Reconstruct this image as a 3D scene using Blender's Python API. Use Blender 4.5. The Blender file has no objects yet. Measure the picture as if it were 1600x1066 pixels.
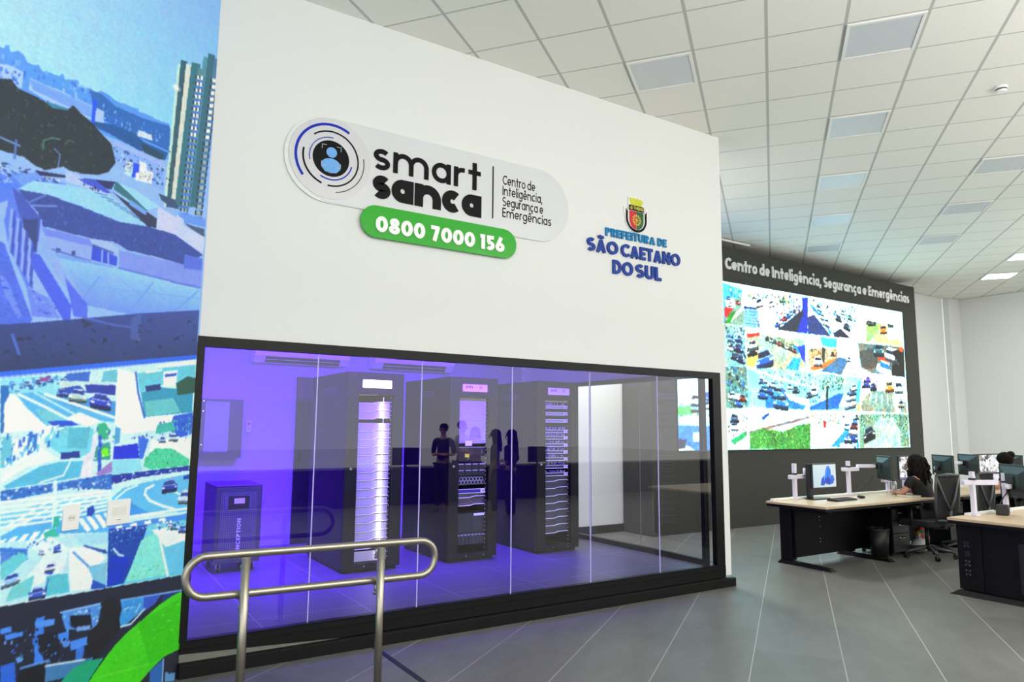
import bpy, bmesh, math, random
import numpy as np
from mathutils import Matrix, Vector

S = bpy.context.scene
COL = S.collection
PI = math.pi

# ---------------------------------------------------------------- camera
cam_data = bpy.data.cameras.new('camera')
cam_data.sensor_width = 36.0
cam_data.lens = 1095.0 / 1600.0 * 36.0
cam_data.clip_start = 0.05
cam = bpy.data.objects.new('camera', cam_data)
COL.objects.link(cam)
cam.matrix_world = Matrix(((0.8425, -0.0732, -0.5338, 0.0),
                           (-0.5387, -0.1000, -0.8365, 0.0),
                           (0.0078, 0.9923, -0.1237, 1.6),
                           (0, 0, 0, 1)))
S.camera = cam

# ---------------------------------------------------------------- view, world, large lights
S.view_settings.view_transform = 'Standard'
S.view_settings.look = 'None'
S.view_settings.exposure = 0.36
S.view_settings.gamma = 1.0
S.view_settings.use_curve_mapping = False
S.cycles.use_denoising = True
S.cycles.max_bounces = 8
S.cycles.transparent_max_bounces = 24
S.cycles.sample_clamp_indirect = 6.0
S.cycles.caustics_reflective = False
S.cycles.caustics_refractive = False

def lin(c):
    """sRGB 0-255 triple to linear RGBA"""
    o = []
    for v in c:
        v = v / 255.0
        o.append(v / 12.92 if v <= 0.04045 else ((v + 0.055) / 1.055) ** 2.4)
    return (o[0], o[1], o[2], 1.0)

world = bpy.data.worlds.new('room_light')
S.world = world
world.use_nodes = True
world.node_tree.nodes['Background'].inputs[0].default_value = (1.0, 1.0, 0.985, 1)
world.node_tree.nodes['Background'].inputs[1].default_value = 1.62

def area_light(name, loc, size, size_y, power, color, rot=(0, 0, 0)):
    d = bpy.data.lights.new(name, 'AREA')
    d.shape = 'RECTANGLE'; d.size = size; d.size_y = size_y
    d.energy = power; d.color = color
    o = bpy.data.objects.new(name, d); COL.objects.link(o)
    o.location = loc; o.rotation_euler = rot
    return o

# violet luminaires of the server room: a ceiling field and a bar over the glass that washes the rear wall
area_light('violet_ceiling_lamp', (2.9, 7.3, 2.82), 4.2, 2.0, 340, (0.10, 0.012, 1.0)).data.spread = 1.35
area_light('violet_wall_washer', (2.7, 5.45, 2.74), 3.8, 0.2, 95, (0.10, 0.012, 1.0), (math.radians(58), 0, 0)).data.spread = 1.9
area_light('corridor_fill', (6.7, 7.4, 4.80), 0.6, 0.6, 120, (1.0, 0.98, 0.95))  # added fill light that brightens the wall seen through the side glass
# rows of white ceiling lamps over the control room, behind and right of the viewer
for lx, ly, pw in ((3.0, -2.5, 60), (7.5, -2.0, 60), (12.0, 0.5, 70), (14.8, 3.2, 170)):  # last one added to brighten the far right-hand walls
    area_light('ceiling_lamp', (lx, ly, 4.80), 2.4, 0.6, pw, (1.0, 0.99, 0.95))

# unseen fill lights added behind and right of the viewer to brighten the ceiling
for lx, ly, sx, sy, pw in ((4.0, -1.6, 9.0, 0.8, 480), (10.5, 1.2, 5.0, 0.8, 30), (15.0, 3.2, 4.0, 0.8, 40)):
    area_light('ceiling_fill', (lx, ly, 2.6), sx, sy, pw, (1.0, 0.99, 0.95), (PI, 0, 0))

# ---------------------------------------------------------------- materials
MATS = {}
def mat(name, color, rough=0.5, metal=0.0, emit=None, estr=1.0, coat=0.0, spec=0.5, bump=0.0, bscale=60.0, vary=0.0):
    if name in MATS:
        return MATS[name]
    m = bpy.data.materials.new(name); m.use_nodes = True
    nt = m.node_tree; b = nt.nodes['Principled BSDF']
    b.inputs['Base Color'].default_value = lin(color)
    b.inputs['Roughness'].default_value = rough
    b.inputs['Metallic'].default_value = metal
    b.inputs['Specular IOR Level'].default_value = spec
    b.inputs['Coat Weight'].default_value = coat
    if emit is not None:
        b.inputs['Emission Color'].default_value = lin(emit)
        b.inputs['Emission Strength'].default_value = estr
    if bump or vary:
        tc = nt.nodes.new('ShaderNodeTexCoord')
        nz = nt.nodes.new('ShaderNodeTexNoise'); nz.inputs['Scale'].default_value = bscale
        nz.inputs['Detail'].default_value = 4
        nt.links.new(tc.outputs['Object'], nz.inputs['Vector'])
        if bump:
            bp = nt.nodes.new('ShaderNodeBump'); bp.inputs['Strength'].default_value = bump
            bp.inputs['Distance'].default_value = 0.01
            nt.links.new(nz.outputs['Fac'], bp.inputs['Height'])
            nt.links.new(bp.outputs['Normal'], b.inputs['Normal'])
        if vary:
            cr = nt.nodes.new('ShaderNodeMixRGB')
            c = lin(color)
            cr.inputs[1].default_value = tuple(v * (1 - vary) for v in c[:3]) + (1,)
            cr.inputs[2].default_value = tuple(min(1, v * (1 + vary)) for v in c[:3]) + (1,)
            nt.links.new(nz.outputs['Fac'], cr.inputs[0])
            nt.links.new(cr.outputs[0], b.inputs['Base Color'])
    MATS[name] = m
    return m

def math_node(nt, op, a, b=None):
    n = nt.nodes.new('ShaderNodeMath'); n.operation = op
    for i, v in enumerate((a, b)):
        if v is None: continue
        if isinstance(v, (int, float)): n.inputs[i].default_value = v
        else: nt.links.new(v, n.inputs[i])
    return n.outputs[0]

def grid_mat(name, tile, line, angle, pu, pv, ou, ov, wu, wv, rough, stagger=0.0, noise=0.12, nscale=3.0, stretch=(1, 1), spec=0.4, lines_u=None, bump=0.0):
    """tiles in the XY plane of the world: u along the angle, v across it; wu / wv are line widths at constant u / v"""
    m = bpy.data.materials.new(name); m.use_nodes = True
    nt = m.node_tree; b = nt.nodes['Principled BSDF']
    geo = nt.nodes.new('ShaderNodeNewGeometry')
    sx = nt.nodes.new('ShaderNodeSeparateXYZ'); nt.links.new(geo.outputs['Position'], sx.inputs[0])
    ca, sa = math.cos(angle), math.sin(angle)
    X, Y = sx.outputs[0], sx.outputs[1]
    u = math_node(nt, 'ADD', math_node(nt, 'MULTIPLY', X, ca), math_node(nt, 'MULTIPLY', Y, sa))
    v = math_node(nt, 'ADD', math_node(nt, 'MULTIPLY', X, -sa), math_node(nt, 'MULTIPLY', Y, ca))
    vs = math_node(nt, 'DIVIDE', math_node(nt, 'SUBTRACT', v, ov), pv)
    row = math_node(nt, 'FLOOR', vs)
    us = math_node(nt, 'DIVIDE', math_node(nt, 'SUBTRACT', u, ou), pu)
    if stagger:
        us = math_node(nt, 'ADD', us, math_node(nt, 'MULTIPLY', row, stagger))
    col = math_node(nt, 'FLOOR', us)
    def edge(c, p, w):
        f = math_node(nt, 'FRACT', c)
        d = math_node(nt, 'MINIMUM', f, math_node(nt, 'SUBTRACT', 1.0, f))
        return math_node(nt, 'LESS_THAN', math_node(nt, 'MULTIPLY', d, p), w / 2)
    eu, ev = edge(us, pu, wu), edge(vs, pv, wv)
    cmb = nt.nodes.new('ShaderNodeCombineXYZ')
    nt.links.new(math_node(nt, 'MULTIPLY', u, stretch[0]), cmb.inputs[0])
    nt.links.new(math_node(nt, 'MULTIPLY', v, stretch[1]), cmb.inputs[1])
    nz = nt.nodes.new('ShaderNodeTexNoise'); nz.inputs['Scale'].default_value = nscale
    nz.inputs['Detail'].default_value = 6; nz.inputs['Roughness'].default_value = 0.65
    nt.links.new(cmb.outputs[0], nz.inputs['Vector'])
    wn = nt.nodes.new('ShaderNodeTexWhiteNoise'); wn.noise_dimensions = '2D'
    c2 = nt.nodes.new('ShaderNodeCombineXYZ'); nt.links.new(col, c2.inputs[0]); nt.links.new(row, c2.inputs[1])
    nt.links.new(c2.outputs[0], wn.inputs['Vector'])
    fac = math_node(nt, 'ADD', math_node(nt, 'MULTIPLY', nz.outputs['Fac'], 0.8), math_node(nt, 'MULTIPLY', wn.outputs['Value'], 0.2))
    t = lin(tile)
    mx = nt.nodes.new('ShaderNodeMixRGB')
    mx.inputs[1].default_value = tuple(x * (1 - noise) for x in t[:3]) + (1,)
    mx.inputs[2].default_value = tuple(min(1, x * (1 + noise)) for x in t[:3]) + (1,)
    nt.links.new(fac, mx.inputs[0])
    cur = mx.outputs[0]
    for e, c in ((eu, lines_u or line), (ev, line)):
        m2 = nt.nodes.new('ShaderNodeMixRGB'); nt.links.new(e, m2.inputs[0]); nt.links.new(cur, m2.inputs[1])
        m2.inputs[2].default_value = lin(c); cur = m2.outputs[0]
    nt.links.new(cur, b.inputs['Base Color'])
    b.inputs['Roughness'].default_value = rough
    b.inputs['Specular IOR Level'].default_value = spec
    if bump:
        n2 = nt.nodes.new('ShaderNodeTexNoise'); n2.inputs['Scale'].default_value = 90; nt.links.new(geo.outputs['Position'], n2.inputs['Vector'])
        bp = nt.nodes.new('ShaderNodeBump'); bp.inputs['Strength'].default_value = bump; bp.inputs['Distance'].default_value = 0.01
        nt.links.new(n2.outputs['Fac'], bp.inputs['Height']); nt.links.new(bp.outputs['Normal'], b.inputs['Normal'])
    return m

def glass_mat(name, tint=(1, 1, 1), ior=1.5, boost=1.0):
    """thin pane: clear transmission plus Fresnel reflection"""
    m = bpy.data.materials.new(name); m.use_nodes = True
    nt = m.node_tree; nt.nodes.clear()
    out = nt.nodes.new('ShaderNodeOutputMaterial')
    tr = nt.nodes.new('ShaderNodeBsdfTransparent'); tr.inputs[0].default_value = tint + (1,)
    gl = nt.nodes.new('ShaderNodeBsdfGlossy'); gl.inputs['Roughness'].default_value = 0.0
    fr = nt.nodes.new('ShaderNodeFresnel'); ge = nt.nodes.new('ShaderNodeNewGeometry')
    # the same reflectance from both sides of the pane
    nt.links.new(math_node(nt, 'POWER', ior, math_node(nt, 'SUBTRACT', 1.0, math_node(nt, 'MULTIPLY', ge.outputs['Backfacing'], 2.0))), fr.inputs[0])
    f = math_node(nt, 'MINIMUM', math_node(nt, 'MULTIPLY', fr.outputs[0], boost), 1.0)
    mx = nt.nodes.new('ShaderNodeMixShader')
    nt.links.new(f, mx.inputs[0]); nt.links.new(tr.outputs[0], mx.inputs[1]); nt.links.new(gl.outputs[0], mx.inputs[2])
    nt.links.new(mx.outputs[0], out.inputs[0])
    return m

def paint_mat(name, emit=0.0, rough=0.6, coat=0.0):
    """surface whose picture is held in the mesh as a colour layer"""
    m = bpy.data.materials.new(name); m.use_nodes = True
    nt = m.node_tree; b = nt.nodes['Principled BSDF']
    at = nt.nodes.new('ShaderNodeAttribute'); at.attribute_name = 'print'
    b.inputs['Roughness'].default_value = rough; b.inputs['Coat Weight'].default_value = coat
    if emit:
        b.inputs['Base Color'].default_value = (0.02, 0.02, 0.02, 1)
        nt.links.new(at.outputs['Color'], b.inputs['Emission Color'])
        b.inputs['Emission Strength'].default_value = emit
    else:
        nt.links.new(at.outputs['Color'], b.inputs['Base Color'])
    return m

# ---------------------------------------------------------------- mesh building
class MB:
    def __init__(self):
        self.v = []; self.f = []; self.m = []; self.sm = []
    def add(self, verts, faces, mi=0, smooth=False):
        o = len(self.v); self.v += [tuple(p) for p in verts]
        for f in faces:
            self.f.append(tuple(i + o for i in f)); self.m.append(mi); self.sm.append(smooth)
        return self
    def box(self, x0, x1, y0, y1, z0, z1, mi=0):
        v = [(x0, y0, z0), (x1, y0, z0), (x1, y1, z0), (x0, y1, z0), (x0, y0, z1), (x1, y0, z1), (x1, y1, z1), (x0, y1, z1)]
        return self.add(v, [(3, 2, 1, 0), (4, 5, 6, 7), (0, 1, 5, 4), (1, 2, 6, 5), (2, 3, 7, 6), (3, 0, 4, 7)], mi)
    def hexa(self, v, mi=0):
        """eight corners: four below, four above, each counter-clockwise from above"""
        return self.add(v, [(3, 2, 1, 0), (4, 5, 6, 7), (0, 1, 5, 4), (1, 2, 6, 5), (2, 3, 7, 6), (3, 0, 4, 7)], mi)
    def rbox(self, x0, x1, y0, y1, z0, z1, r, axis='z', n=5, mi=0, ends=None):
        """box with rounded corners around one axis"""
        if axis == 'z': a0, a1, b0, b1, c0, c1 = x0, x1, y0, y1, z0, z1
        elif axis == 'y': a0, a1, b0, b1, c0, c1 = x0, x1, z0, z1, y0, y1
        else: a0, a1, b0, b1, c0, c1 = y0, y1, z0, z1, x0, x1
        pts = []
        for cx, cy, s in ((a1 - r, b1 - r, 0), (a0 + r, b1 - r, 1), (a0 + r, b0 + r, 2), (a1 - r, b0 + r, 3)):
            for k in range(n + 1):
                t = (s + k / n) * PI / 2
                pts.append((cx + r * math.cos(t), cy + r * math.sin(t)))
        def P(a, b, c):
            return (a, b, c) if axis == 'z' else ((a, c, b) if axis == 'y' else (c, a, b))
        N = len(pts)
        v = [P(a, b, c0) for a, b in pts] + [P(a, b, c1) for a, b in pts]
        fs = [tuple(range(N - 1, -1, -1)), tuple(range(N, 2 * N))] + [(i, (i + 1) % N, N + (i + 1) % N, N + i) for i in range(N)]
        if axis == 'y': fs = [tuple(reversed(f)) for f in fs]
        return self.add(v, fs, mi)
    def cyl(self, p0, p1, r0, r1=None, n=16, mi=0, smooth=True, caps=True):
        r1 = r0 if r1 is None else r1
        p0, p1 = Vector(p0), Vector(p1); d = (p1 - p0).normalized()
        a = d.orthogonal().normalized(); b = d.cross(a)
        ring = lambda p, r: [p + (a * math.cos(2 * PI * k / n) + b * math.sin(2 * PI * k / n)) * r for k in range(n)]
        self.add(ring(p0, r0) + ring(p1, r1), [(i, (i + 1) % n, n + (i + 1) % n, n + i) for i in range(n)], mi, smooth)
        if caps:
            self.add(ring(p0, r0), [tuple(range(n - 1, -1, -1))], mi); self.add(ring(p1, r1), [tuple(range(n))], mi)
        return self
    def tube(self, path, r, n=12, mi=0, closed=False):
        P = [Vector(p) for p in path]; N = len(P)
        T = []
        for i in range(N):
            if closed: t = P[(i + 1) % N] - P[i - 1]
            else: t = P[min(i + 1, N - 1)] - P[max(i - 1, 0)]
            T.append(t.normalized())
        a = T[0].orthogonal().normalized(); rings = []
        for i in range(N):
            a = (a - T[i] * a.dot(T[i])).normalized(); b = T[i].cross(a)
            rr = r[i] if isinstance(r, (list, tuple)) else r
            rings.append([P[i] + (a * math.cos(2 * PI * k / n) + b * math.sin(2 * PI * k / n)) * rr for k in range(n)])
        v = [p for q in rings for p in q]; fs = []
        for i in range(N if closed else N - 1):
            j = (i + 1) % N
            fs += [(i * n + k, i * n + (k + 1) % n, j * n + (k + 1) % n, j * n + k) for k in range(n)]
        self.add(v, fs, mi, True)
        if not closed:
            self.add(rings[0], [tuple(range(n - 1, -1, -1))], mi); self.add(rings[-1], [tuple(range(n))], mi)
        return self
    def prism(self, pts, f, d0, d1, mi=0, side=None):
        """extrude a 2-D outline: f(a, b, depth) -> point, from depth d0 to d1"""
        N = len(pts)
        v = [f(a, b, d0) for a, b in pts] + [f(a, b, d1) for a, b in pts]
        self.add(v, [tuple(range(N - 1, -1, -1)), tuple(range(N, 2 * N))], mi)
        self.add(v, [(i, (i + 1) % N, N + (i + 1) % N, N + i) for i in range(N)], mi if side is None else side)
        return self
    def strip(self, pts, w, f, d0, d1, mi=0, closed=False):
        """ribbon of width w along a 2-D polyline, extruded"""
        P = [np.array(p, float) for p in pts]
        P = [p for i, p in enumerate(P) if i == 0 or np.linalg.norm(p - P[i - 1]) > 1e-6]
        N = len(P)
        if N < 2: return self
        L, Rr = [], []
        for i in range(N):
            if closed: a, b = P[i] - P[i - 1], P[(i + 1) % N] - P[i]
            else: a = P[i] - P[i - 1] if i else P[1] - P[0]; b = P[i + 1] - P[i] if i < N - 1 else a
            a = a / np.linalg.norm(a); b = b / np.linalg.norm(b)
            na, nb = np.array([-a[1], a[0]]), np.array([-b[1], b[0]])
            m = na + nb; l = np.linalg.norm(m)
            m = na if l < 1e-6 else m / l
            k = min(1 / max(0.35, m @ na), 2.2)
            L.append(P[i] + m * k * w / 2); Rr.append(P[i] - m * k * w / 2)
        q = L + Rr
        v = [f(a, b, d0) for a, b in q] + [f(a, b, d1) for a, b in q]; M = 2 * N
        fs = []
        for i in range(N if closed else N - 1):
            j = (i + 1) % N
            fs += [(N + i, N + j, j, i)[::-1], (M + N + i, M + N + j, M + j, M + i), (i, j, M + j, M + i)[::-1], (N + i, N + j, M + N + j, M + N + i)]
        if not closed:
            fs += [(0, N, M + N, M), (N - 1, M + N - 1, M + 2 * N - 1, 2 * N - 1)]
        return self.add(v, fs, mi)
    def sphere(self, c, r, n=14, mi=0, sx=1, sy=1, sz=1):
        v = []; fs = []
        h = n // 2
        for i in range(h + 1):
            t = PI * i / h
            for k in range(n):
                p = 2 * PI * k / n
                v.append((c[0] + r * sx * math.sin(t) * math.cos(p), c[1] + r * sy * math.sin(t) * math.sin(p), c[2] + r * sz * math.cos(t)))
        for i in range(h):
            for k in range(n):
                fs.append((i * n + k, (i + 1) * n + k, (i + 1) * n + (k + 1) % n, i * n + (k + 1) % n))
        return self.add(v, fs, mi, True)
    def build(self, name, mats, parent=None, bevel=0.0, loc=None):
        me = bpy.data.meshes.new(name)
        me.from_pydata(self.v, [], self.f)
        for m in (mats if isinstance(mats, (list, tuple)) else [mats]): me.materials.append(m)
        me.polygons.foreach_set('material_index', self.m)
        me.polygons.foreach_set('use_smooth', self.sm)
        bm = bmesh.new(); bm.from_mesh(me)
        bmesh.ops.remove_doubles(bm, verts=bm.verts, dist=1e-6)
        bmesh.ops.recalc_face_normals(bm, faces=bm.faces)
        bm.to_mesh(me); bm.free()
        o = bpy.data.objects.new(name, me); COL.objects.link(o)
        if parent: o.parent = parent
        if loc: o.location = loc
        if bevel:
            b = o.modifiers.new('bevel', 'BEVEL'); b.width = bevel; b.segments = 2; b.limit_method = 'ANGLE'
        return o

def tag(o, label, cat, group=None):
    o['label'] = label; o['category'] = cat
    if group: o['group'] = group
    return o
def thing(name, label, cat, loc=(0, 0, 0), rz=0.0, group=None):
    o = bpy.data.objects.new(name, None); COL.objects.link(o)
    o.empty_display_size = 0.1
    o.location = loc; o.rotation_euler = (0, 0, rz)
    return tag(o, label, cat, group)
def struct(o):
    o['kind'] = 'structure'; return o
def copy_tree(root, loc, rz, label, group=None):
    r = root.copy(); COL.objects.link(r); r.location = loc; r.rotation_euler = (0, 0, rz); r['label'] = label
    if group: r['group'] = group
    for ch in [o for o in bpy.data.objects if o.parent == root]:
        c = ch.copy(); COL.objects.link(c); c.parent = r
        for g in [o for o in bpy.data.objects if o.parent == ch]:
            d = g.copy(); COL.objects.link(d); d.parent = c
    return r

def arc(cx, cy, rx, ry, a0, a1, n=None):
    n = n or max(6, int(abs(a1 - a0) / 12))
    return [(cx + rx * math.cos(math.radians(a0 + (a1 - a0) * k / n)), cy + ry * math.sin(math.radians(a0 + (a1 - a0) * k / n))) for k in range(n + 1)]
def pill(x0, x1, z0, z1, n=24):
    r = (z1 - z0) / 2; c = (z0 + z1) / 2
    return arc(x1 - r, c, r, r, -90, 90, n) + arc(x0 + r, c, r, r, 90, 270, n)

# ---------------------------------------------------------------- stroke lettering, cap height 1
XH = 0.72
def glyph(ch, w, xh=XH):
    h = w / 2; r = xh / 2; R = xh - h; q = r - h
    base = {'ê': 'e', 'ã': 'a', 'Ã': 'A', 'ç': 'c'}.get(ch, ch)
    s = []; W = 0.6
    if base in 'adgqc' or base in 'eo':
        W = 2 * r
        if base == 'o': s = [arc(r, r, q, q, 0, 360, 28)[:-1] + ['closed']]
        elif base == 'c': s = [arc(r, r, q, q, 48, 312, 24)]; W = 2 * r - 0.06
        elif base == 'e': s = [[(2 * r - h, r - 0.02), (h, r - 0.02)], arc(r, r, q, q, -2, 318, 28)]; s[1] = arc(r, r, q, q, -3, 315, 28)
        else:
            s = [arc(r, r, q, q, 0, 360, 28)[:-1] + ['closed']]
            xs = 2 * r - h
            if base == 'a': s.append([(xs, 0), (xs, xh)])
            if base == 'd': s.append([(xs, 0), (xs, 1.06)])
            if base == 'g': s.append([(xs, xh), (xs, -0.02)] + arc(r, -0.02, q, q * 0.8, 0, -150, 14))
    elif base == 'i': s = [[(h, 0), (h, xh)], [(h - w * 0.6, xh + 0.22), (h + w * 0.6, xh + 0.22)]]; s[1] = [(h, xh + 0.14), (h, xh + 0.14 + w * 1.2)]; W = w
    elif base == 'l': s = [[(h, 0), (h, 1.06)]]; W = w
    elif base in 'nm':
        a = (0.62 if base == 'n' else 0.56) * xh / XH; x = h
        s = [[(h, 0), (h, xh)]]
        for k in range(1 if base == 'n' else 2):
            rr = a / 2 - h * 0.0
            s.append([(x, xh - rr - h)] + arc(x + rr, xh - rr - h, rr, rr, 180, 0, 14) + [(x + a, 0)]); x += a
        W = x + h
    elif base == 'r': s = [[(h, 0), (h, xh)], [(h, xh * 0.55)] + arc(h + 0.27, xh * 0.55, 0.27, xh * 0.45 - h, 180, 78, 10)]; W = h + 0.36
    elif base == 't': s = [[(0.16 + h, 0), (0.16 + h, 0.98)], [(0, xh - h), (0.32 + w, xh - h)]]; W = 0.32 + w
    elif base == 'u':
        a = 0.60; rr = a / 2 - h
        s = [[(h, xh), (h, h + rr)] + arc(h + rr, h + rr, rr, rr, 180, 360, 14) + [(h + 2 * rr, xh)], [(h + 2 * rr, 0), (h + 2 * rr, xh)]]; W = a
    elif base in 'sS':
        H = xh if base == 's' else 1.0; W = 0.56 * H / XH * (1.0 if base == 's' else 0.86)
        ry = (H - w) / 4; rx = W / 2 - h; cx = W / 2
        s = [arc(cx, H - h - ry, rx, ry, 35, 270, 16) + arc(cx, h + ry, rx * 1.04, ry, 90, -145, 16)[1:]]
    elif base == ',': s = [[(h * 1.2, w), (h * 0.6, -0.16)]]; W = w * 1.3
    elif base == 'A': W = 0.82; s = [[(h * 1.1, 0), (0.41, 1 - h * 0.6)], [(0.41, 1 - h * 0.6), (0.82 - h * 1.1, 0)], [(0.2, 0.27), (0.62, 0.27)]]
    elif base == 'C': W = 0.80; s = [arc(0.5, 0.5, 0.5 - h, 0.5 - h, 45, 315, 28)]
    elif base in 'OQ': W = 0.96; s = [arc(0.48, 0.5, 0.48 - h, 0.5 - h, 0, 360, 32)[:-1] + ['closed']]
    elif base == 'D': W = 0.76; s = [[(h, h), (0.3, h)] + arc(0.3, 0.5, 0.46 - h, 0.5 - h, -90, 90, 18) + [(h, 1 - h)], [(h, 0), (h, 1)]]
    elif base == 'E': W = 0.56; s = [[(h, 0), (h, 1)], [(h, h), (W, h)], [(h, 0.5), (W - 0.04, 0.5)], [(h, 1 - h), (W, 1 - h)]]
    elif base == 'F': W = 0.54; s = [[(h, 0), (h, 1)], [(h, 0.47), (W - 0.04, 0.47)], [(h, 1 - h), (W, 1 - h)]]
    elif base == 'H': W = 0.72; s = [[(h, 0), (h, 1)], [(W - h, 0), (W - h, 1)], [(h, 0.5), (W - h, 0.5)]]
    elif base == 'I': W = w; s = [[(h, 0), (h, 1)]]
    elif base == 'L': W = 0.52; s = [[(h, 1), (h, h), (W, h)]]; s = [[(h, 0), (h, 1)], [(h, h), (W, h)]]
    elif base == 'N': W = 0.76; s = [[(h, 0), (h, 1)], [(W - h, 0), (W - h, 1)], [(h, 1 - h * 0.5), (W - h, h * 0.5)]]
    elif base in 'PR':
        W = 0.62; rr = (0.56 - w) / 2
        s = [[(h, 0), (h, 1)], [(h, 1 - h), (0.32, 1 - h)] + arc(0.32, 1 - h - rr, 0.30 - h, rr, 90, -90, 14) + [(h, 1 - h - 2 * rr)]]
        if base == 'R': s.append([(0.3, 0.44), (0.62 - h, 0)]); W = 0.64
    elif base == 'T': W = 0.62; s = [[(0.31, 0), (0.31, 1)], [(0, 1 - h), (W, 1 - h)]]
    elif base == 'U': W = 0.72; s = [[(h, 1), (h, 0.36)] + arc(0.36, 0.36, 0.36 - h, 0.36 - h, 180, 360, 16) + [(W - h, 1)]]
    elif base == '0': W = 0.70; s = [arc(0.35, 0.5, 0.35 - h, 0.5 - h, 0, 360, 28)[:-1] + ['closed']]
    elif base == '8': W = 0.66; s = [arc(0.33, 0.73, 0.28 - h, 0.27 - h * 0.95, 0, 360, 22)[:-1] + ['closed'], arc(0.33, 0.28, 0.33 - h, 0.28 - h * 0.95, 0, 360, 22)[:-1] + ['closed']]
    elif base == '7': W = 0.58; s = [[(0, 1 - h), (W - h * 0.6, 1 - h)], [(W - h * 1.1, 1 - h * 0.4), (0.22, 0)]]
    elif base == '1': W = 0.32; s = [[(W - h, 0), (W - h, 1)], [(0, 1 - h), (W - h, 1 - h)]]
    elif base == '5': W = 0.60; s = [[(W - 0.05, 1 - h), (0.13 + h * 0.4, 1 - h)], [(0.12 + h * 0.6, 1), (0.07 + h, 0.5)], [(0.08 + h, 0.56)] + arc(0.28, 0.32, 0.32 - h, 0.32 - h, 105, -140, 20)]
    elif base == '6': W = 0.64; s = [arc(0.32, 0.32, 0.32 - h, 0.32 - h, 0, 360, 26)[:-1] + ['closed'], [(h + 0.02, 0.40), (0.40, 1.0)]]
    if ch == 'ê': s.append([(r - 0.17, xh + 0.10), (r, xh + 0.27), (r + 0.17, xh + 0.10)])
    if ch in 'ãÃ':
        c, z = (r, xh + 0.17) if ch == 'ã' else (0.41, 1.16)
        s.append([(c - 0.22, z - 0.04), (c - 0.09, z + 0.05), (c + 0.07, z - 0.03), (c + 0.21, z + 0.05)])
    if ch == 'ç': s.append([(r, 0), (r + 0.06, -0.12), (r - 0.10, -0.22)])
    return s, W

def text_mb(mb, text, x0, z0, cap, f, d0, d1, w=0.14, width=None, gap=0.10, space=0.30, xh=XH, mi=0):
    """stroke text from (x0, z0); stretched along x to the given width"""
    items = []; x = 0.0
    for ch in text:
        if ch == ' ': x += space; continue
        s, W = glyph(ch, w, xh); items.append((x, s)); x += W + gap
    x -= gap
    sx = width / (x * cap) if width else 1.0
    k = 0
    for gx, s in items:
        for st in s:
            closed = st[-1] == 'closed'
            p = [(a + gx, b) for a, b in (st[:-1] if closed else st)]
            k += 1; e = (k % 5) * 0.00012
            mb.strip(p, w, lambda a, b, d: f(x0 + a * cap * sx, z0 + b * cap, d), d0, d1 + (e if d1 > d0 else -e), mi, closed)
    return mb

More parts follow.
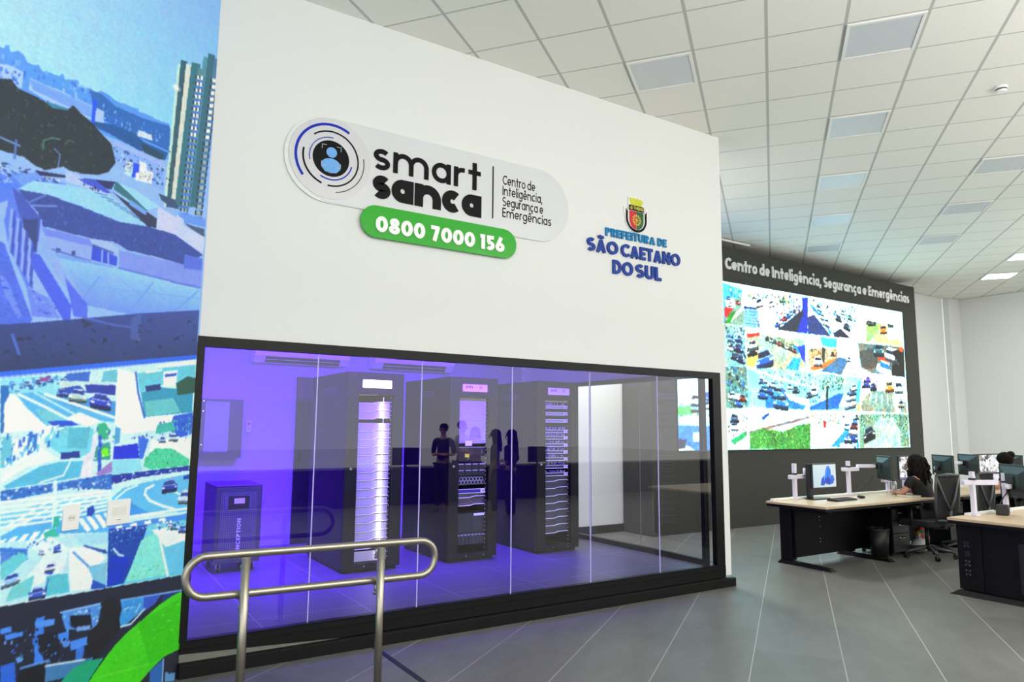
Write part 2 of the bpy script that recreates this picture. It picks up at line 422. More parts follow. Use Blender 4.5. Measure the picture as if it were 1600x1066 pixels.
# ---------------------------------------------------------------- the two pictures, in millimetres on their surfaces
MURAL = [
('G4',(163,196,232),(140,172,232),(190,228,218),(128,204,232),[1710,3740,-113,4939,-212,3698,1649,3118]),
('b',(232,240,238),0.55,[1554,3376,981,3426]),
('b',(165,215,240),0.5,[1230,3824,450,3842]),
('p',(96,150,220),[1681,3445,1437,3503,1417,3507,1416,3526,1395,3537,1388,3506,1381,3505,1348,3531,1319,3523,1297,3495,1268,3493,1235,3509,1216,3485,1187,3495,1118,3504,1114,3519,1097,3526,1088,3502,1013,3534,999,3505,961,3509,925,3528,917,3496,865,3540,818,3540,767,3524,736,3525,706,3535,667,3533,610,3544,602,3528,562,3536,522,3541,477,3535,367,3548,317,3310,795,3288,1417,3301,1661,3238]),
('s',3,80,(14,26),((120,172,232),(74,128,205),(150,190,238),(62,112,190)),[1451,3468,1296,3480,1022,3513,766,3502,477,3501,378,3507,413,3419,755,3383,1013,3411,1422,3348]),
('p',(52,104,168),[933,3513,864,3524,765,3491,559,3501,366,3536,351,3370,574,3366,754,3372,897,3376]),
('s',4,60,(10,20),((126,176,228),(80,130,205),(60,110,180)),[860,3481,557,3479,360,3465,356,3418,601,3367,851,3386]),
('p',(172,196,242),[1276,3418,1197,3418,1111,3428,1036,3424,908,3427,834,3427,832,3348,917,3342,1050,3347,1172,3335,1274,3351]),
('l',(118,156,228),0.008,[1274,3407,1035,3416,912,3416]),
('l',(118,156,228),0.008,[1271,3399,1034,3406,912,3406]),
('l',(118,156,228),0.008,[1267,3392,1033,3397,911,3397]),
('l',(118,156,228),0.008,[1264,3385,1033,3388,910,3387]),
('l',(118,156,228),0.008,[1260,3377,1032,3379,909,3378]),
('l',(118,156,228),0.008,[1257,3370,1031,3370,908,3368]),
('l',(118,156,228),0.008,[1253,3363,1030,3361,907,3359]),
('p',(42,92,224),[909,3468,885,3474,889,3314,909,3317]),
('p',(176,200,240),[1479,3395,1394,3430,1312,3432,1311,3343,1366,3336,1473,3332]),
('s',5,30,(10,18),((110,150,220),(70,110,190)),[1445,3404,1328,3414,1322,3357,1439,3339]),
('p',(38,86,140),[894,3340,778,3373,628,3379,546,3354,365,3353,382,3298,594,3288,797,3309,892,3313]),
('p',(60,130,150),[1179,3329,1050,3346,1069,3322,1172,3312]),
('p',(40,50,58),[1663,3255,1421,3342,1369,3364,1329,3332,1263,3334,1193,3328,1141,3310,1060,3334,1026,3378,974,3351,892,3322,843,3288,780,3258,734,3220,734,3150,776,3079,843,3037,943,3009,1019,3003,1051,3012,1149,2956,1198,2958,1268,2985,1386,2975,1629,2912]),
('s',6,120,(10,16),((52,66,66),(32,42,52),(64,84,72)),[1420,3329,1368,3355,1262,3326,1030,3361,892,3313,766,3232,778,3095,944,3024,1150,2971,1387,2989]),
('l',(90,140,120),0.006,[1174,3063,1173,3113,1126,3147,1085,3154]),
('l',(80,110,100),0.006,[1053,3141,1034,3169,1002,3172]),
('l',(120,150,190),0.01,[1428,3044,1294,3035]),
('l',(90,120,180),0.012,[1314,3056,1314,2960]),
('l',(120,150,190),0.006,[1111,3092,1076,3070,1081,2996]),
('p',(140,172,234),[780,3277,672,3292,592,3266,378,3257,378,3088,552,3107,735,3155]),
('s',7,90,(14,14),((190,212,240),(80,110,200),(60,90,150),(160,190,238),(40,60,90)),[768,3254,591,3255,385,3249,379,3106,579,3121,736,3166]),
('p',(206,218,238),[598,3414,498,3421,488,3387,599,3373]),
('p',(160,180,235),[746,3285,567,3281,401,3279,385,3255,577,3248,768,3254]),
('p',(40,70,90),[572,3343,392,3331,402,3290,540,3286]),
('p',(198,220,224),[665,3187,615,3196,617,3102,668,3106]),
('p',(50,84,220),[615,3196,570,3202,572,3117,617,3102]),
('p',(226,228,224),[568,3223,519,3224,511,3185,466,3184,471,3109,590,3094,591,3139,571,3149]),
('s',8,26,(8,8),((70,80,110),(120,130,150)),[661,3171,617,3182,618,3113,662,3114]),
('s',9,24,(6,8),((110,115,130),),[567,3206,476,3168,479,3120,565,3114]),
('p',(196,222,206),[337,3984,309,3983,344,2998,369,2990]),
('p',(58,92,104),[313,4022,257,4036,294,3013,347,2997]),
('p',(60,66,66),[281,3926,262,3920,296,3013,313,3007]),
('p',(214,216,200),[268,4020,215,4031,266,3022,314,3007]),
('p',(62,112,122),[223,4052,145,4076,209,3039,282,3017]),
('p',(92,132,140),[165,4046,126,4050,189,3046,225,3035]),
('p',(98,146,176),[138,3997,93,4004,153,3056,195,3044]),
('p',(88,142,156),[124,4147,72,4158,142,3060,190,3045]),
('p',(62,104,116),[83,4190,21,4206,98,3073,155,3056]),
('p',(80,120,150),[26,4185,-35,4200,43,3090,100,3073]),
('p',(70,120,196),[180,3945,105,3974,105,3953,180,3924]),
('p',(40,56,70),[180,3979,107,4004,107,3981,181,3955]),
('p',(232,232,222),[168,3982,149,3989,148,3963,167,3957]),
('p',(232,232,222),[138,3995,117,4002,116,3974,137,3966]),
('p',(70,120,196),[45,3982,-24,4010,-24,3991,45,3963]),
('p',(44,60,72),[49,4023,-18,4050,-19,4018,48,3991]),
('p',(232,232,222),[32,4028,-4,4044,-5,4014,31,3999]),
('p',(70,120,196),[183,3898,108,3926,108,3905,183,3877]),
('p',(40,56,70),[183,3932,110,3957,110,3933,184,3908]),
('p',(232,232,222),[170,3935,151,3942,151,3916,170,3910]),
('p',(232,232,222),[141,3947,120,3955,119,3926,140,3919]),
('p',(70,120,196),[48,3934,-21,3961,-21,3942,48,3915]),
('p',(44,60,72),[52,3975,-15,4001,-15,3969,51,3943]),
('p',(232,232,222),[35,3980,-1,3995,-2,3966,34,3951]),
('p',(70,120,196),[186,3851,111,3879,111,3858,186,3831]),
('p',(40,56,70),[186,3885,113,3909,113,3886,187,3861]),
('p',(232,232,222),[173,3888,154,3895,154,3869,173,3863]),
('p',(232,232,222),[143,3900,123,3907,122,3879,143,3872]),
('p',(70,120,196),[51,3886,-18,3913,-18,3894,52,3867]),
('p',(44,60,72),[55,3927,-11,3953,-12,3921,54,3895]),
('p',(232,232,222),[38,3932,2,3946,1,3917,38,3903]),
('p',(70,120,196),[189,3805,114,3832,114,3811,189,3784]),
('p',(40,56,70),[188,3838,116,3862,116,3839,190,3815]),
('p',(232,232,222),[176,3842,157,3848,157,3822,175,3816]),
('p',(232,232,222),[146,3853,126,3860,125,3832,146,3825]),
('p',(70,120,196),[54,3838,-15,3864,-15,3845,55,3819]),
('p',(44,60,72),[58,3879,-8,3904,-9,3872,57,3847]),
('p',(232,232,222),[41,3884,5,3898,5,3869,41,3855]),
('p',(70,120,196),[192,3758,117,3785,116,3764,191,3738]),
('p',(40,56,70),[191,3792,119,3815,119,3792,192,3768]),
('p',(232,232,222),[179,3795,160,3801,159,3776,178,3770]),
('p',(232,232,222),[149,3806,129,3813,128,3785,148,3778]),
('p',(70,120,196),[58,3790,-11,3816,-11,3797,58,3772]),
('p',(44,60,72),[61,3831,-5,3856,-6,3824,60,3800]),
('p',(232,232,222),[44,3836,8,3850,8,3821,44,3807]),
('p',(70,120,196),[194,3712,119,3738,119,3717,194,3692]),
('p',(40,56,70),[194,3746,122,3768,122,3745,195,3722]),
('p',(232,232,222),[181,3749,163,3755,162,3729,181,3723]),
('p',(232,232,222),[152,3760,132,3766,131,3738,151,3731]),
('p',(70,120,196),[61,3743,-8,3768,-8,3749,61,3724]),
('p',(44,60,72),[64,3784,-2,3808,-2,3776,63,3752]),
('p',(232,232,222),[48,3788,12,3802,11,3773,47,3759]),
('p',(70,120,196),[197,3666,122,3691,122,3670,197,3646]),
('p',(40,56,70),[197,3700,125,3721,125,3698,198,3676]),
('p',(232,232,222),[184,3703,166,3708,165,3683,184,3677]),
('p',(232,232,222),[155,3713,134,3720,134,3691,154,3685]),
('p',(70,120,196),[64,3696,-5,3720,-5,3701,64,3677]),
('p',(44,60,72),[67,3736,2,3759,1,3728,66,3705]),
('p',(232,232,222),[51,3741,15,3754,14,3725,50,3712]),
('p',(70,120,196),[200,3621,125,3645,125,3624,200,3600]),
('p',(40,56,70),[199,3654,128,3675,127,3651,201,3630]),
('p',(232,232,222),[187,3657,168,3662,168,3637,186,3631]),
('p',(232,232,222),[158,3667,137,3673,137,3645,157,3639]),
('p',(70,120,196),[67,3648,-2,3672,-2,3653,67,3630]),
('p',(44,60,72),[70,3689,5,3712,4,3680,69,3658]),
('p',(232,232,222),[54,3693,18,3706,17,3677,53,3665]),
('p',(70,120,196),[202,3575,128,3598,128,3578,202,3555]),
('p',(40,56,70),[202,3608,131,3628,130,3605,203,3585]),
('p',(232,232,222),[190,3611,171,3616,171,3591,189,3585]),
('p',(232,232,222),[160,3621,140,3627,139,3599,160,3593]),
('p',(70,120,196),[70,3602,1,3624,1,3606,70,3583]),
('p',(44,60,72),[73,3642,8,3664,7,3633,72,3611]),
('p',(232,232,222),[57,3646,21,3658,20,3630,56,3618]),
('p',(70,120,196),[205,3529,131,3552,131,3531,205,3509]),
('p',(40,56,70),[205,3562,133,3582,133,3559,206,3539]),
('p',(232,232,222),[192,3565,174,3570,173,3545,192,3540]),
('p',(232,232,222),[163,3575,143,3580,142,3552,163,3547]),
('p',(70,120,196),[73,3555,4,3577,5,3558,73,3537]),
('p',(44,60,72),[76,3595,11,3616,10,3585,75,3564]),
('p',(232,232,222),[60,3599,24,3611,23,3582,59,3571]),
('p',(70,120,196),[208,3484,134,3506,134,3485,208,3464]),
('p',(40,56,70),[207,3517,136,3536,136,3513,209,3494]),
('p',(150,170,170),[195,3519,177,3524,176,3499,195,3494]),
('p',(150,170,170),[166,3529,146,3534,145,3506,165,3501]),
('p',(70,120,196),[76,3508,8,3530,8,3511,76,3490]),
('p',(44,60,72),[79,3548,14,3569,13,3538,78,3518]),
('p',(150,170,170),[63,3552,27,3564,27,3535,62,3524]),
('p',(70,120,196),[211,3439,137,3460,137,3439,210,3419]),
('p',(40,56,70),[210,3472,139,3490,139,3467,211,3449]),
('p',(150,170,170),[198,3474,179,3479,179,3454,197,3449]),
('p',(150,170,170),[169,3483,149,3488,148,3461,168,3455]),
('p',(70,120,196),[79,3462,11,3483,11,3464,79,3444]),
('p',(44,60,72),[82,3502,17,3522,17,3491,81,3471]),
('p',(150,170,170),[66,3506,30,3517,30,3488,65,3477]),
('p',(70,120,196),[213,3394,140,3414,139,3394,213,3374]),
('p',(40,56,70),[213,3427,142,3444,142,3421,214,3404]),
('p',(150,170,170),[201,3429,182,3433,182,3408,200,3404]),
('p',(150,170,170),[172,3437,151,3443,151,3415,171,3410]),
('p',(70,120,196),[82,3415,14,3436,14,3417,82,3397]),
('p',(44,60,72),[85,3455,21,3475,20,3444,84,3425]),
('p',(150,170,170),[69,3459,33,3470,33,3442,68,3431]),
('p',(70,120,196),[216,3349,142,3369,142,3348,216,3329]),
('p',(40,56,70),[216,3382,145,3398,145,3375,217,3359]),
('p',(150,170,170),[203,3384,185,3388,184,3363,203,3359]),
('p',(150,170,170),[174,3392,154,3397,154,3369,174,3365]),
('p',(70,120,196),[85,3369,17,3389,17,3371,85,3351]),
('p',(44,60,72),[88,3409,24,3428,23,3397,87,3379]),
('p',(150,170,170),[72,3413,37,3423,36,3395,71,3385]),
('p',(70,120,196),[219,3304,145,3323,145,3303,218,3284]),
('p',(40,56,70),[218,3337,148,3353,147,3330,219,3314]),
('p',(150,170,170),[206,3339,188,3343,187,3318,205,3314]),
('p',(150,170,170),[177,3347,157,3352,156,3324,176,3319]),
('p',(70,120,196),[88,3323,20,3342,20,3324,88,3305]),
('p',(44,60,72),[91,3363,27,3381,26,3351,90,3333]),
('p',(150,170,170),[75,3366,40,3377,39,3348,74,3338]),
('p',(70,120,196),[221,3260,148,3278,148,3258,221,3240]),
('p',(40,56,70),[221,3292,150,3307,150,3285,222,3269]),
('p',(150,170,170),[209,3294,190,3298,190,3273,208,3269]),
('p',(150,170,170),[180,3302,160,3306,159,3279,179,3274]),
('p',(70,120,196),[91,3278,23,3296,23,3278,91,3260]),
('p',(44,60,72),[94,3317,30,3335,29,3304,93,3287]),
('p',(150,170,170),[78,3320,43,3330,42,3302,77,3292]),
('p',(70,120,196),[224,3215,151,3233,151,3213,224,3195]),
('p',(40,56,70),[223,3248,153,3262,153,3240,225,3225]),
('p',(150,170,170),[211,3249,193,3253,193,3228,211,3225]),
('p',(150,170,170),[183,3257,163,3261,162,3234,182,3230]),
('p',(70,120,196),[93,3232,26,3249,27,3231,94,3214]),
('p',(44,60,72),[97,3272,33,3289,32,3258,96,3241]),
('p',(150,170,170),[81,3275,46,3284,45,3256,80,3247]),
('p',(70,120,196),[226,3171,154,3188,154,3168,226,3151]),
('p',(40,56,70),[226,3203,156,3217,156,3195,227,3181]),
('p',(150,170,170),[214,3205,196,3209,195,3184,213,3180]),
('p',(150,170,170),[185,3212,165,3216,165,3189,185,3185]),
('p',(70,120,196),[96,3186,29,3203,30,3185,97,3169]),
('p',(44,60,72),[100,3226,36,3242,35,3212,99,3196]),
('p',(150,170,170),[84,3229,49,3238,48,3210,83,3201]),
('p',(70,120,196),[229,3127,156,3143,156,3123,229,3107]),
('p',(40,56,70),[229,3159,159,3172,159,3150,230,3136]),
('p',(150,170,170),[217,3161,199,3164,198,3139,216,3136]),
('p',(150,170,170),[188,3168,168,3172,167,3144,187,3140]),
('p',(70,120,196),[99,3141,33,3157,33,3139,99,3123]),
('p',(44,60,72),[103,3181,39,3196,38,3166,102,3151]),
('p',(150,170,170),[87,3183,52,3192,51,3164,86,3156]),
('p',(70,120,196),[232,3083,159,3098,159,3078,232,3063]),
('p',(40,56,70),[231,3115,162,3127,161,3105,232,3092]),
('p',(150,170,170),[219,3116,201,3120,201,3095,219,3092]),
('p',(150,170,170),[191,3123,171,3127,170,3100,190,3096]),
('p',(70,120,196),[102,3096,36,3112,36,3094,102,3078]),
('p',(44,60,72),[105,3135,42,3150,41,3120,105,3105]),
('p',(150,170,170),[90,3138,55,3146,54,3119,89,3110]),
('p',(70,120,196),[234,3039,162,3054,162,3034,234,3019]),
('p',(40,56,70),[234,3071,164,3083,164,3061,235,3049]),
('p',(150,170,170),[222,3072,204,3075,203,3051,221,3048]),
('p',(150,170,170),[193,3079,174,3082,173,3055,193,3052]),
('p',(70,120,196),[105,3051,39,3066,39,3048,105,3033]),
('p',(44,60,72),[108,3090,45,3105,44,3074,107,3060]),
('p',(150,170,170),[93,3093,58,3101,57,3073,92,3065]),
('p',(70,120,196),[237,2995,165,3009,165,2990,237,2976]),
('p',(40,56,70),[237,3027,167,3038,167,3016,238,3005]),
('p',(150,170,170),[225,3028,207,3031,206,3007,224,3004]),
('p',(150,170,170),[196,3035,176,3038,176,3011,195,3008]),
('p',(70,120,196),[108,3006,42,3020,42,3003,108,2989]),
('p',(44,60,72),[111,3045,48,3059,47,3029,110,3015]),
('p',(150,170,170),[96,3048,61,3055,60,3028,95,3020]),
('s',10,14,(14,12),((60,100,70),(40,56,50)),[356,3418,284,3446,329,3111,365,3099]),
('b',(255,255,235),1.0,[377,3841,290,3788]),
('p',(88,128,226),[1645,2838,1258,2897,1029,2921,1023,2855,1267,2777,1614,2521]),
('s',11,110,(22,8),((190,210,240),(60,80,140),(40,50,80),(120,150,225),(200,220,240)),[1420,2922,1198,2930,1053,2925,1212,2859,1408,2803]),
('p',(118,152,234),[1316,2866,1198,2930,1153,2912,1262,2832]),
('p',(44,52,90),[1209,2936,952,2982,726,3036,748,2980,1032,2954,1175,2916]),
('p',(158,206,242),[1288,2802,1209,2876,1023,2917,886,2935,745,2943,475,2833,679,2805,937,2823,1123,2828]),
('l',(70,110,150),0.005,[850,2930,771,2937]),
('l',(70,110,150),0.005,[808,2920,727,2924]),
('l',(70,110,150),0.005,[766,2910,683,2911]),
('l',(70,110,150),0.005,[722,2899,637,2898]),
('l',(70,110,150),0.005,[678,2888,591,2885]),
('l',(70,110,150),0.005,[633,2877,544,2871]),
('l',(70,110,150),0.005,[587,2866,496,2857]),
('l',(70,110,150),0.005,[540,2855,447,2843]),
('p',(182,196,240),[1041,2997,950,2988,747,2969,750,2941,883,2936,947,2935,1031,2937]),
('p',(70,90,190),[961,2974,854,3004,749,2962,772,2949,913,2961]),
('s',12,8,(12,16),((40,50,70),),[938,2964,772,2954,772,2946,936,2942]),
('p',(160,210,238),[726,3034,587,3034,401,2983,488,2933,636,2949,733,2986]),
('p',(60,110,120),[726,3034,713,3039,488,2933,502,2922,733,2986]),
('p',(52,58,84),[741,2971,636,2943,490,2923,405,2899,404,2841,479,2832]),
('p',(120,160,220),[616,2962,490,2925,495,2898,621,2929]),
('p',(60,80,110),[411,3066,285,3067,239,3014,312,3005,393,3033]),
('p',(110,150,226),[246,2996,14,3012,9,2957,191,2940,235,2961]),
('p',(70,90,110),[190,2934,17,2941,12,2886,138,2914]),
('p',(200,206,242),[412,2980,258,2952,257,2971,201,2958,198,2918,9,2884,17,2762,265,2833,410,2838]),
('p',(62,80,146),[1278,2807,1123,2828,937,2823,679,2805,475,2832,265,2838,57,2775,16,2760,167,2657,330,2659,610,2649,694,2676,861,2657,1134,2650,1167,2717,1257,2780]),
('s',13,160,(8,20),((72,92,160),(54,70,130),(80,100,170)),[1236,2776,936,2809,480,2813,230,2815,124,2748,218,2672,611,2667,862,2674,1119,2671]),
('l',(130,150,220),0.008,[1232,2735,1068,2781]),
('l',(120,140,210),0.007,[1223,2753,1133,2822]),
('p',(120,140,226),[1144,2644,860,2651,832,2612,1035,2606,1119,2605]),
('p',(150,172,240),[1118,2600,1035,2606,844,2609,843,2528,1027,2524,1102,2544]),
('p',(170,190,242),[861,2657,720,2664,663,2624,674,2603,833,2623]),
('p',(60,84,196),[839,2627,673,2591,675,2537,837,2535]),
('l',(160,180,240),0.01,[774,2614,771,2533]),
('l',(160,180,240),0.01,[735,2606,728,2531]),
('l',(70,90,150),0.01,[833,2623,702,2608]),
('p',(60,80,130),[1050,2552,1024,2556,1022,2531,1050,2527]),
('p',(60,80,130),[961,2559,937,2563,937,2538,961,2535]),
('l',(90,110,180),0.01,[1113,2542,843,2526]),
('p',(132,150,222),[666,2635,167,2659,14,2650,16,2539,239,2533,654,2529]),
('p',(92,116,206),[173,2729,14,2733,14,2650,174,2635]),
('l',(100,120,200),0.014,[654,2526,239,2525,19,2532]),
('p',(124,160,238),[1061,2522,836,2527,599,2523,652,2500,1037,2503]),
('G4',(150,196,242),(150,200,242),(120,148,236),(112,146,234),[1031,2501,654,2523,21,2518,16,2348,491,2262,838,2271,919,2364]),
('l',(110,150,220),0.008,[779,2449,919,2230]),
('l',(110,150,220),0.008,[407,2488,576,2261]),
('l',(110,150,220),0.008,[35,2508,267,2296]),
('l',(126,160,226),0.005,[962,2445,767,2324]),
('l',(126,160,226),0.005,[805,2455,554,2337]),
('l',(126,160,226),0.005,[663,2473,380,2342]),
('l',(126,160,226),0.005,[510,2480,141,2342]),
('l',(126,160,226),0.005,[360,2472,57,2355]),
('l',(126,160,226),0.005,[920,2375,25,2456]),
('p',(84,110,206),[1616,2549,1322,2510,1260,2380,1146,2151,1152,2108,1565,2023]),
('p',(120,140,225),[1337,2364,1284,2314,1198,2154,1217,2140,1297,2250]),
('s',14,70,(26,5),((100,126,222),(66,90,190)),[1379,2496,1310,2482,1168,2169,1341,2102]),
('p',(100,126,220),[1333,2621,1322,2769,1306,2806,1245,2656,1188,2491,1155,2307,1192,2311,1302,2505]),
('p',(72,90,170),[1311,2807,1255,2781,1145,2687,1143,2621,1151,2500,1209,2507,1232,2628,1269,2691]),
('p',(150,172,240),[1150,2684,1142,2686,1138,2611,1147,2501,1153,2500]),
('p',(54,70,120),[1243,2657,1163,2680,1158,2503,1207,2508]),
('p',(150,172,238),[1309,2701,1294,2694,1288,2467,1302,2484]),
('p',(70,90,180),[1294,2694,1279,2683,1271,2450,1288,2467]),
('p',(150,172,238),[1274,2658,1259,2650,1252,2421,1266,2441]),
('p',(70,90,180),[1259,2650,1244,2639,1234,2405,1252,2421]),
('p',(150,172,238),[1240,2615,1224,2605,1215,2375,1229,2397]),
('p',(70,90,180),[1224,2605,1208,2593,1197,2358,1215,2375]),
('p',(150,172,238),[1204,2572,1188,2559,1177,2328,1192,2353]),
('p',(70,90,180),[1188,2559,1172,2547,1159,2311,1177,2328]),
('p',(146,172,240),[1147,2593,1105,2576,984,2429,838,2277,831,2198,897,2188,976,2342,1126,2506]),
('p',(80,100,210),[1178,2494,1135,2493,932,2250,933,2128,983,2176,1183,2439]),
('p',(112,136,228),[1192,2311,1060,2272,995,2174,1147,2161]),
('s',15,24,(22,12),((74,92,200),(130,150,235)),[1161,2317,1003,2260,972,2177,1127,2175]),
('p',(90,110,214),[987,2406,838,2277,834,2198,916,2197]),
('G4',(62,82,160),(66,82,142),(40,52,84),(46,56,84),[1566,2041,1154,2127,855,2195,492,2280,17,2378,12,2072,1543,1803]),
('p',(74,92,150),[546,2241,479,2288,467,2192,470,2106,542,2121]),
('l',(84,104,180),0.01,[856,2200,677,2186,541,2188]),
('l',(80,110,190),0.014,[1239,2055,1195,1958]),
('p',(44,52,80),[873,2192,792,2170,850,2139]),
('s',16,60,(30,16),((54,66,110),(38,48,80)),[1299,2068,876,2158,55,2329,36,2103,1283,1900]),
('p',(56,108,226),[1543,1805,1280,1860,13,2074,14,2044,1277,1837,1541,1784]),
('p',(206,234,236),[1519,1796,1276,1828,608,1938,12,2044,-29,626,1410,678]),
('p',(150,216,226),[1276,1825,1188,1840,966,1866,864,1788,600,1644,609,1612,693,1622,825,1600,1000,1580,1179,1753,1268,1740]),
('p',(98,176,212),[1193,1752,1087,1772,600,1649,604,1623,892,1629,1001,1584,1106,1663]),
('p',(76,150,200),[1032,1755,861,1753,608,1738,600,1649,877,1698]),
('p',(120,196,208),[1088,1682,948,1667,825,1598,1000,1578]),
('l',(240,246,244),0.014,[1179,1753,1031,1693,837,1605]),
('l',(236,246,246),0.016,[1037,1760,846,1709,605,1644]),
('l',(226,244,244),0.008,[1096,1766,863,1659]),
('p',(246,246,244),[1238,1750,1193,1752,1126,1681,1001,1582,1233,1558,1247,1660]),
('p',(50,110,170),[1273,1793,1229,1796,1228,1742,1246,1696,1233,1561,1250,1552]),
('s',21,70,(22,14),((50,100,170),(96,160,200),(180,220,230),(70,120,190)),[1274,1802,997,1863,873,1887,785,1884,992,1810,1217,1760]),
('p',(150,80,140),[1075,1845,1016,1855,1014,1833,1071,1825]),
('p',(64,110,190),[931,1878,786,1902,792,1843,910,1825]),
('p',(116,186,196),[701,1909,613,1927,609,1854,713,1848]),
('p',(200,226,220),[974,1836,643,1852,652,1820,960,1798]),
('p',(52,64,150),[813,1826,617,1833,612,1775,798,1781]),
('p',(50,80,170),[970,1792,845,1819,798,1781,956,1759]),
('p',(186,212,200),[910,1761,885,1779,831,1780,793,1756,794,1743,903,1745]),
('p',(60,80,190),[784,1747,740,1769,671,1767,635,1737,642,1714,771,1727]),
('s',22,10,(20,8),((30,40,110),(180,210,220)),[772,1747,657,1741,655,1721,771,1727]),
('p',(246,246,244),[904,1639,832,1670,693,1624,781,1592]),
('p',(42,84,190),[1014,1618,881,1624,825,1600,971,1589]),
('p',(245,246,244),[608,1934,486,1912,449,1788,398,1647,178,1674,170,1582,543,1549,607,1612]),
('p',(112,194,204),[473,1913,14,2032,16,1905,165,1871,293,1852,444,1799]),
('p',(64,148,172),[437,1800,292,1841,26,1832,22,1689,398,1652]),
('p',(110,190,190),[406,1746,187,1777,120,1687,385,1656]),
('p',(40,60,110),[408,1840,294,1861,291,1824,398,1807]),
('p',(246,250,250),[279,1939,166,1959,172,1859,272,1848]),
('p',(60,80,160),[268,1922,171,1941,177,1920,262,1906]),
('p',(46,84,70),[173,1871,80,1924,5,1918,1,1821,152,1796]),
('p',(240,246,246),[365,1962,15,2044,12,2008,247,1970]),
('p',(240,246,246),[422,1931,288,1955,294,1943,411,1918]),
('l',(40,90,170),0.012,[484,1917,457,1799,398,1649]),
('p',(56,96,190),[177,1662,14,1689,10,1547,107,1524,198,1570]),
('s',23,60,(14,12),((40,70,150),(90,150,190),(70,170,150),(180,220,220)),[300,1615,16,1677,14,1547,280,1537]),
('p',(72,176,160),[299,1604,174,1628,155,1570,308,1548]),
('p',(240,244,242),[333,1515,16,1523,11,1382,112,1408,339,1438]),
('s',24,40,(16,12),((190,214,224),(90,120,190),(60,90,160)),[493,1549,18,1547,14,1499,515,1517]),
('p',(86,196,150),[376,1395,301,1459,174,1456,19,1382,23,1341,316,1327,379,1352]),
('s',25,80,(12,10),((60,170,110),(120,220,180),(70,190,140),(40,130,110)),[376,1395,301,1459,174,1456,19,1382,23,1341,316,1327]),
('p',(40,56,190),[595,1476,430,1492,416,1402,596,1402]),
('p',(64,110,200),[434,1538,353,1515,389,1396,413,1397]),
('p',(150,214,224),[602,1399,408,1394,383,1325,594,1310]),
('p',(90,160,200),[595,1591,558,1581,562,1497,598,1487]),
('p',(60,170,130),[714,1601,669,1617,629,1570,637,1518,701,1519]),
('p',(60,150,140),[736,1469,624,1508,614,1404,724,1398]),
('p',(120,220,40),[690,1468,632,1467,622,1420,686,1422]),
('p',(50,90,180),[703,1540,683,1539,666,1325,689,1326]),
('s',26,40,(10,14),((220,230,236),(70,120,190),(60,160,130)),[736,1591,593,1570,603,1404,719,1408]),
('p',(150,130,190),[700,1327,602,1393,596,1331,681,1305]),
('p',(226,226,236),[786,1411,722,1570,703,1550,733,1309,799,1313]),
('p',(124,204,214),[1065,1533,889,1590,735,1580,745,1449,819,1412,927,1445]),
('p',(238,242,240),[1245,1499,1140,1534,1051,1589,942,1599,1061,1495,925,1416,1098,1386,1226,1304]),
('p',(112,190,204),[1248,1535,1196,1543,1176,1425,1216,1382,1234,1383]),
('p',(62,120,180),[1114,1552,1062,1556,1059,1467,1104,1441]),
('s',27,60,(14,30),((60,110,190),(120,190,210),(220,236,236)),[1248,1535,1058,1561,868,1600,935,1532,1075,1440,1225,1383]),
('p',(40,60,130),[923,1450,812,1456,809,1419,919,1416]),
('p',(100,180,196),[888,1580,758,1590,770,1470,888,1473]),
('p',(96,180,204),[1208,1293,1031,1383,923,1402,785,1401,799,1313,914,1301,1198,1279]),
('l',(225,240,240),0.01,[861,1404,896,1328,1023,1298]),
('p',(60,110,180),[1223,1272,913,1291,595,1321,589,1228,837,1257,1218,1215]),
('s',28,80,(18,10),((40,80,160),(120,180,220),(230,240,240),(70,120,200)),[1223,1268,913,1291,600,1311,593,1233,857,1249,1218,1215]),
('p',(34,54,140),[600,1311,8,1339,5,1309,393,1288,590,1259]),
('s',29,40,(16,8),((200,220,235),(60,80,150)),[594,1305,7,1334,5,1309,393,1293,590,1264]),
('p',(206,232,236),[1218,1215,835,1237,592,1223,601,995,1195,980]),
('p',(92,172,216),[1202,1047,1026,1123,601,1127,589,988,919,1022,1196,985]),
('p',(124,200,216),[1212,1153,905,1205,607,1188,601,1127,1026,1123,1206,1091]),
('l',(240,246,246),0.012,[1218,1215,937,1217,598,1223]),
('l',(240,246,246),0.012,[1215,1190,934,1192,596,1203]),
('l',(240,246,246),0.012,[1213,1165,932,1167,595,1182]),
('l',(240,246,246),0.012,[1211,1141,930,1143,593,1162]),
('l',(240,246,246),0.012,[1208,1116,927,1118,591,1141]),
('l',(240,246,246),0.012,[1206,1091,925,1093,589,1120]),
('l',(236,244,246),0.01,[1171,1096,907,1224]),
('l',(236,244,246),0.01,[1081,1101,844,1219]),
('l',(236,244,246),0.01,[986,1106,779,1213]),
('l',(236,244,246),0.01,[886,1112,712,1207]),
('l',(236,244,246),0.01,[781,1117,643,1202]),
('p',(244,247,247),[1200,1029,1165,1033,1221,976,1255,977]),
('p',(244,247,247),[1146,1034,1110,1038,1167,975,1202,974]),
('p',(244,247,247),[1090,1039,1053,1043,1111,973,1147,971]),
('p',(244,247,247),[1032,1044,994,1048,1054,972,1090,967]),
('p',(244,247,247),[973,1049,933,1053,995,970,1032,964]),
('p',(244,247,247),[795,1088,762,1089,701,1018,727,1006]),
('p',(244,247,247),[743,1092,710,1093,649,1021,676,1010]),
('p',(244,247,247),[690,1096,656,1097,596,1024,624,1013]),
('p',(244,247,247),[635,1100,600,1101,541,1028,570,1016]),
('p',(46,74,160),[734,1140,701,1149,686,1115,707,1088,736,1101]),
('l',(226,240,240),0.024,[939,1293,924,1056]),
('p',(60,170,150),[927,1112,902,1114,891,1056,932,1057]),
('p',(70,180,160),[979,1035,922,1055,886,1004,966,1001]),
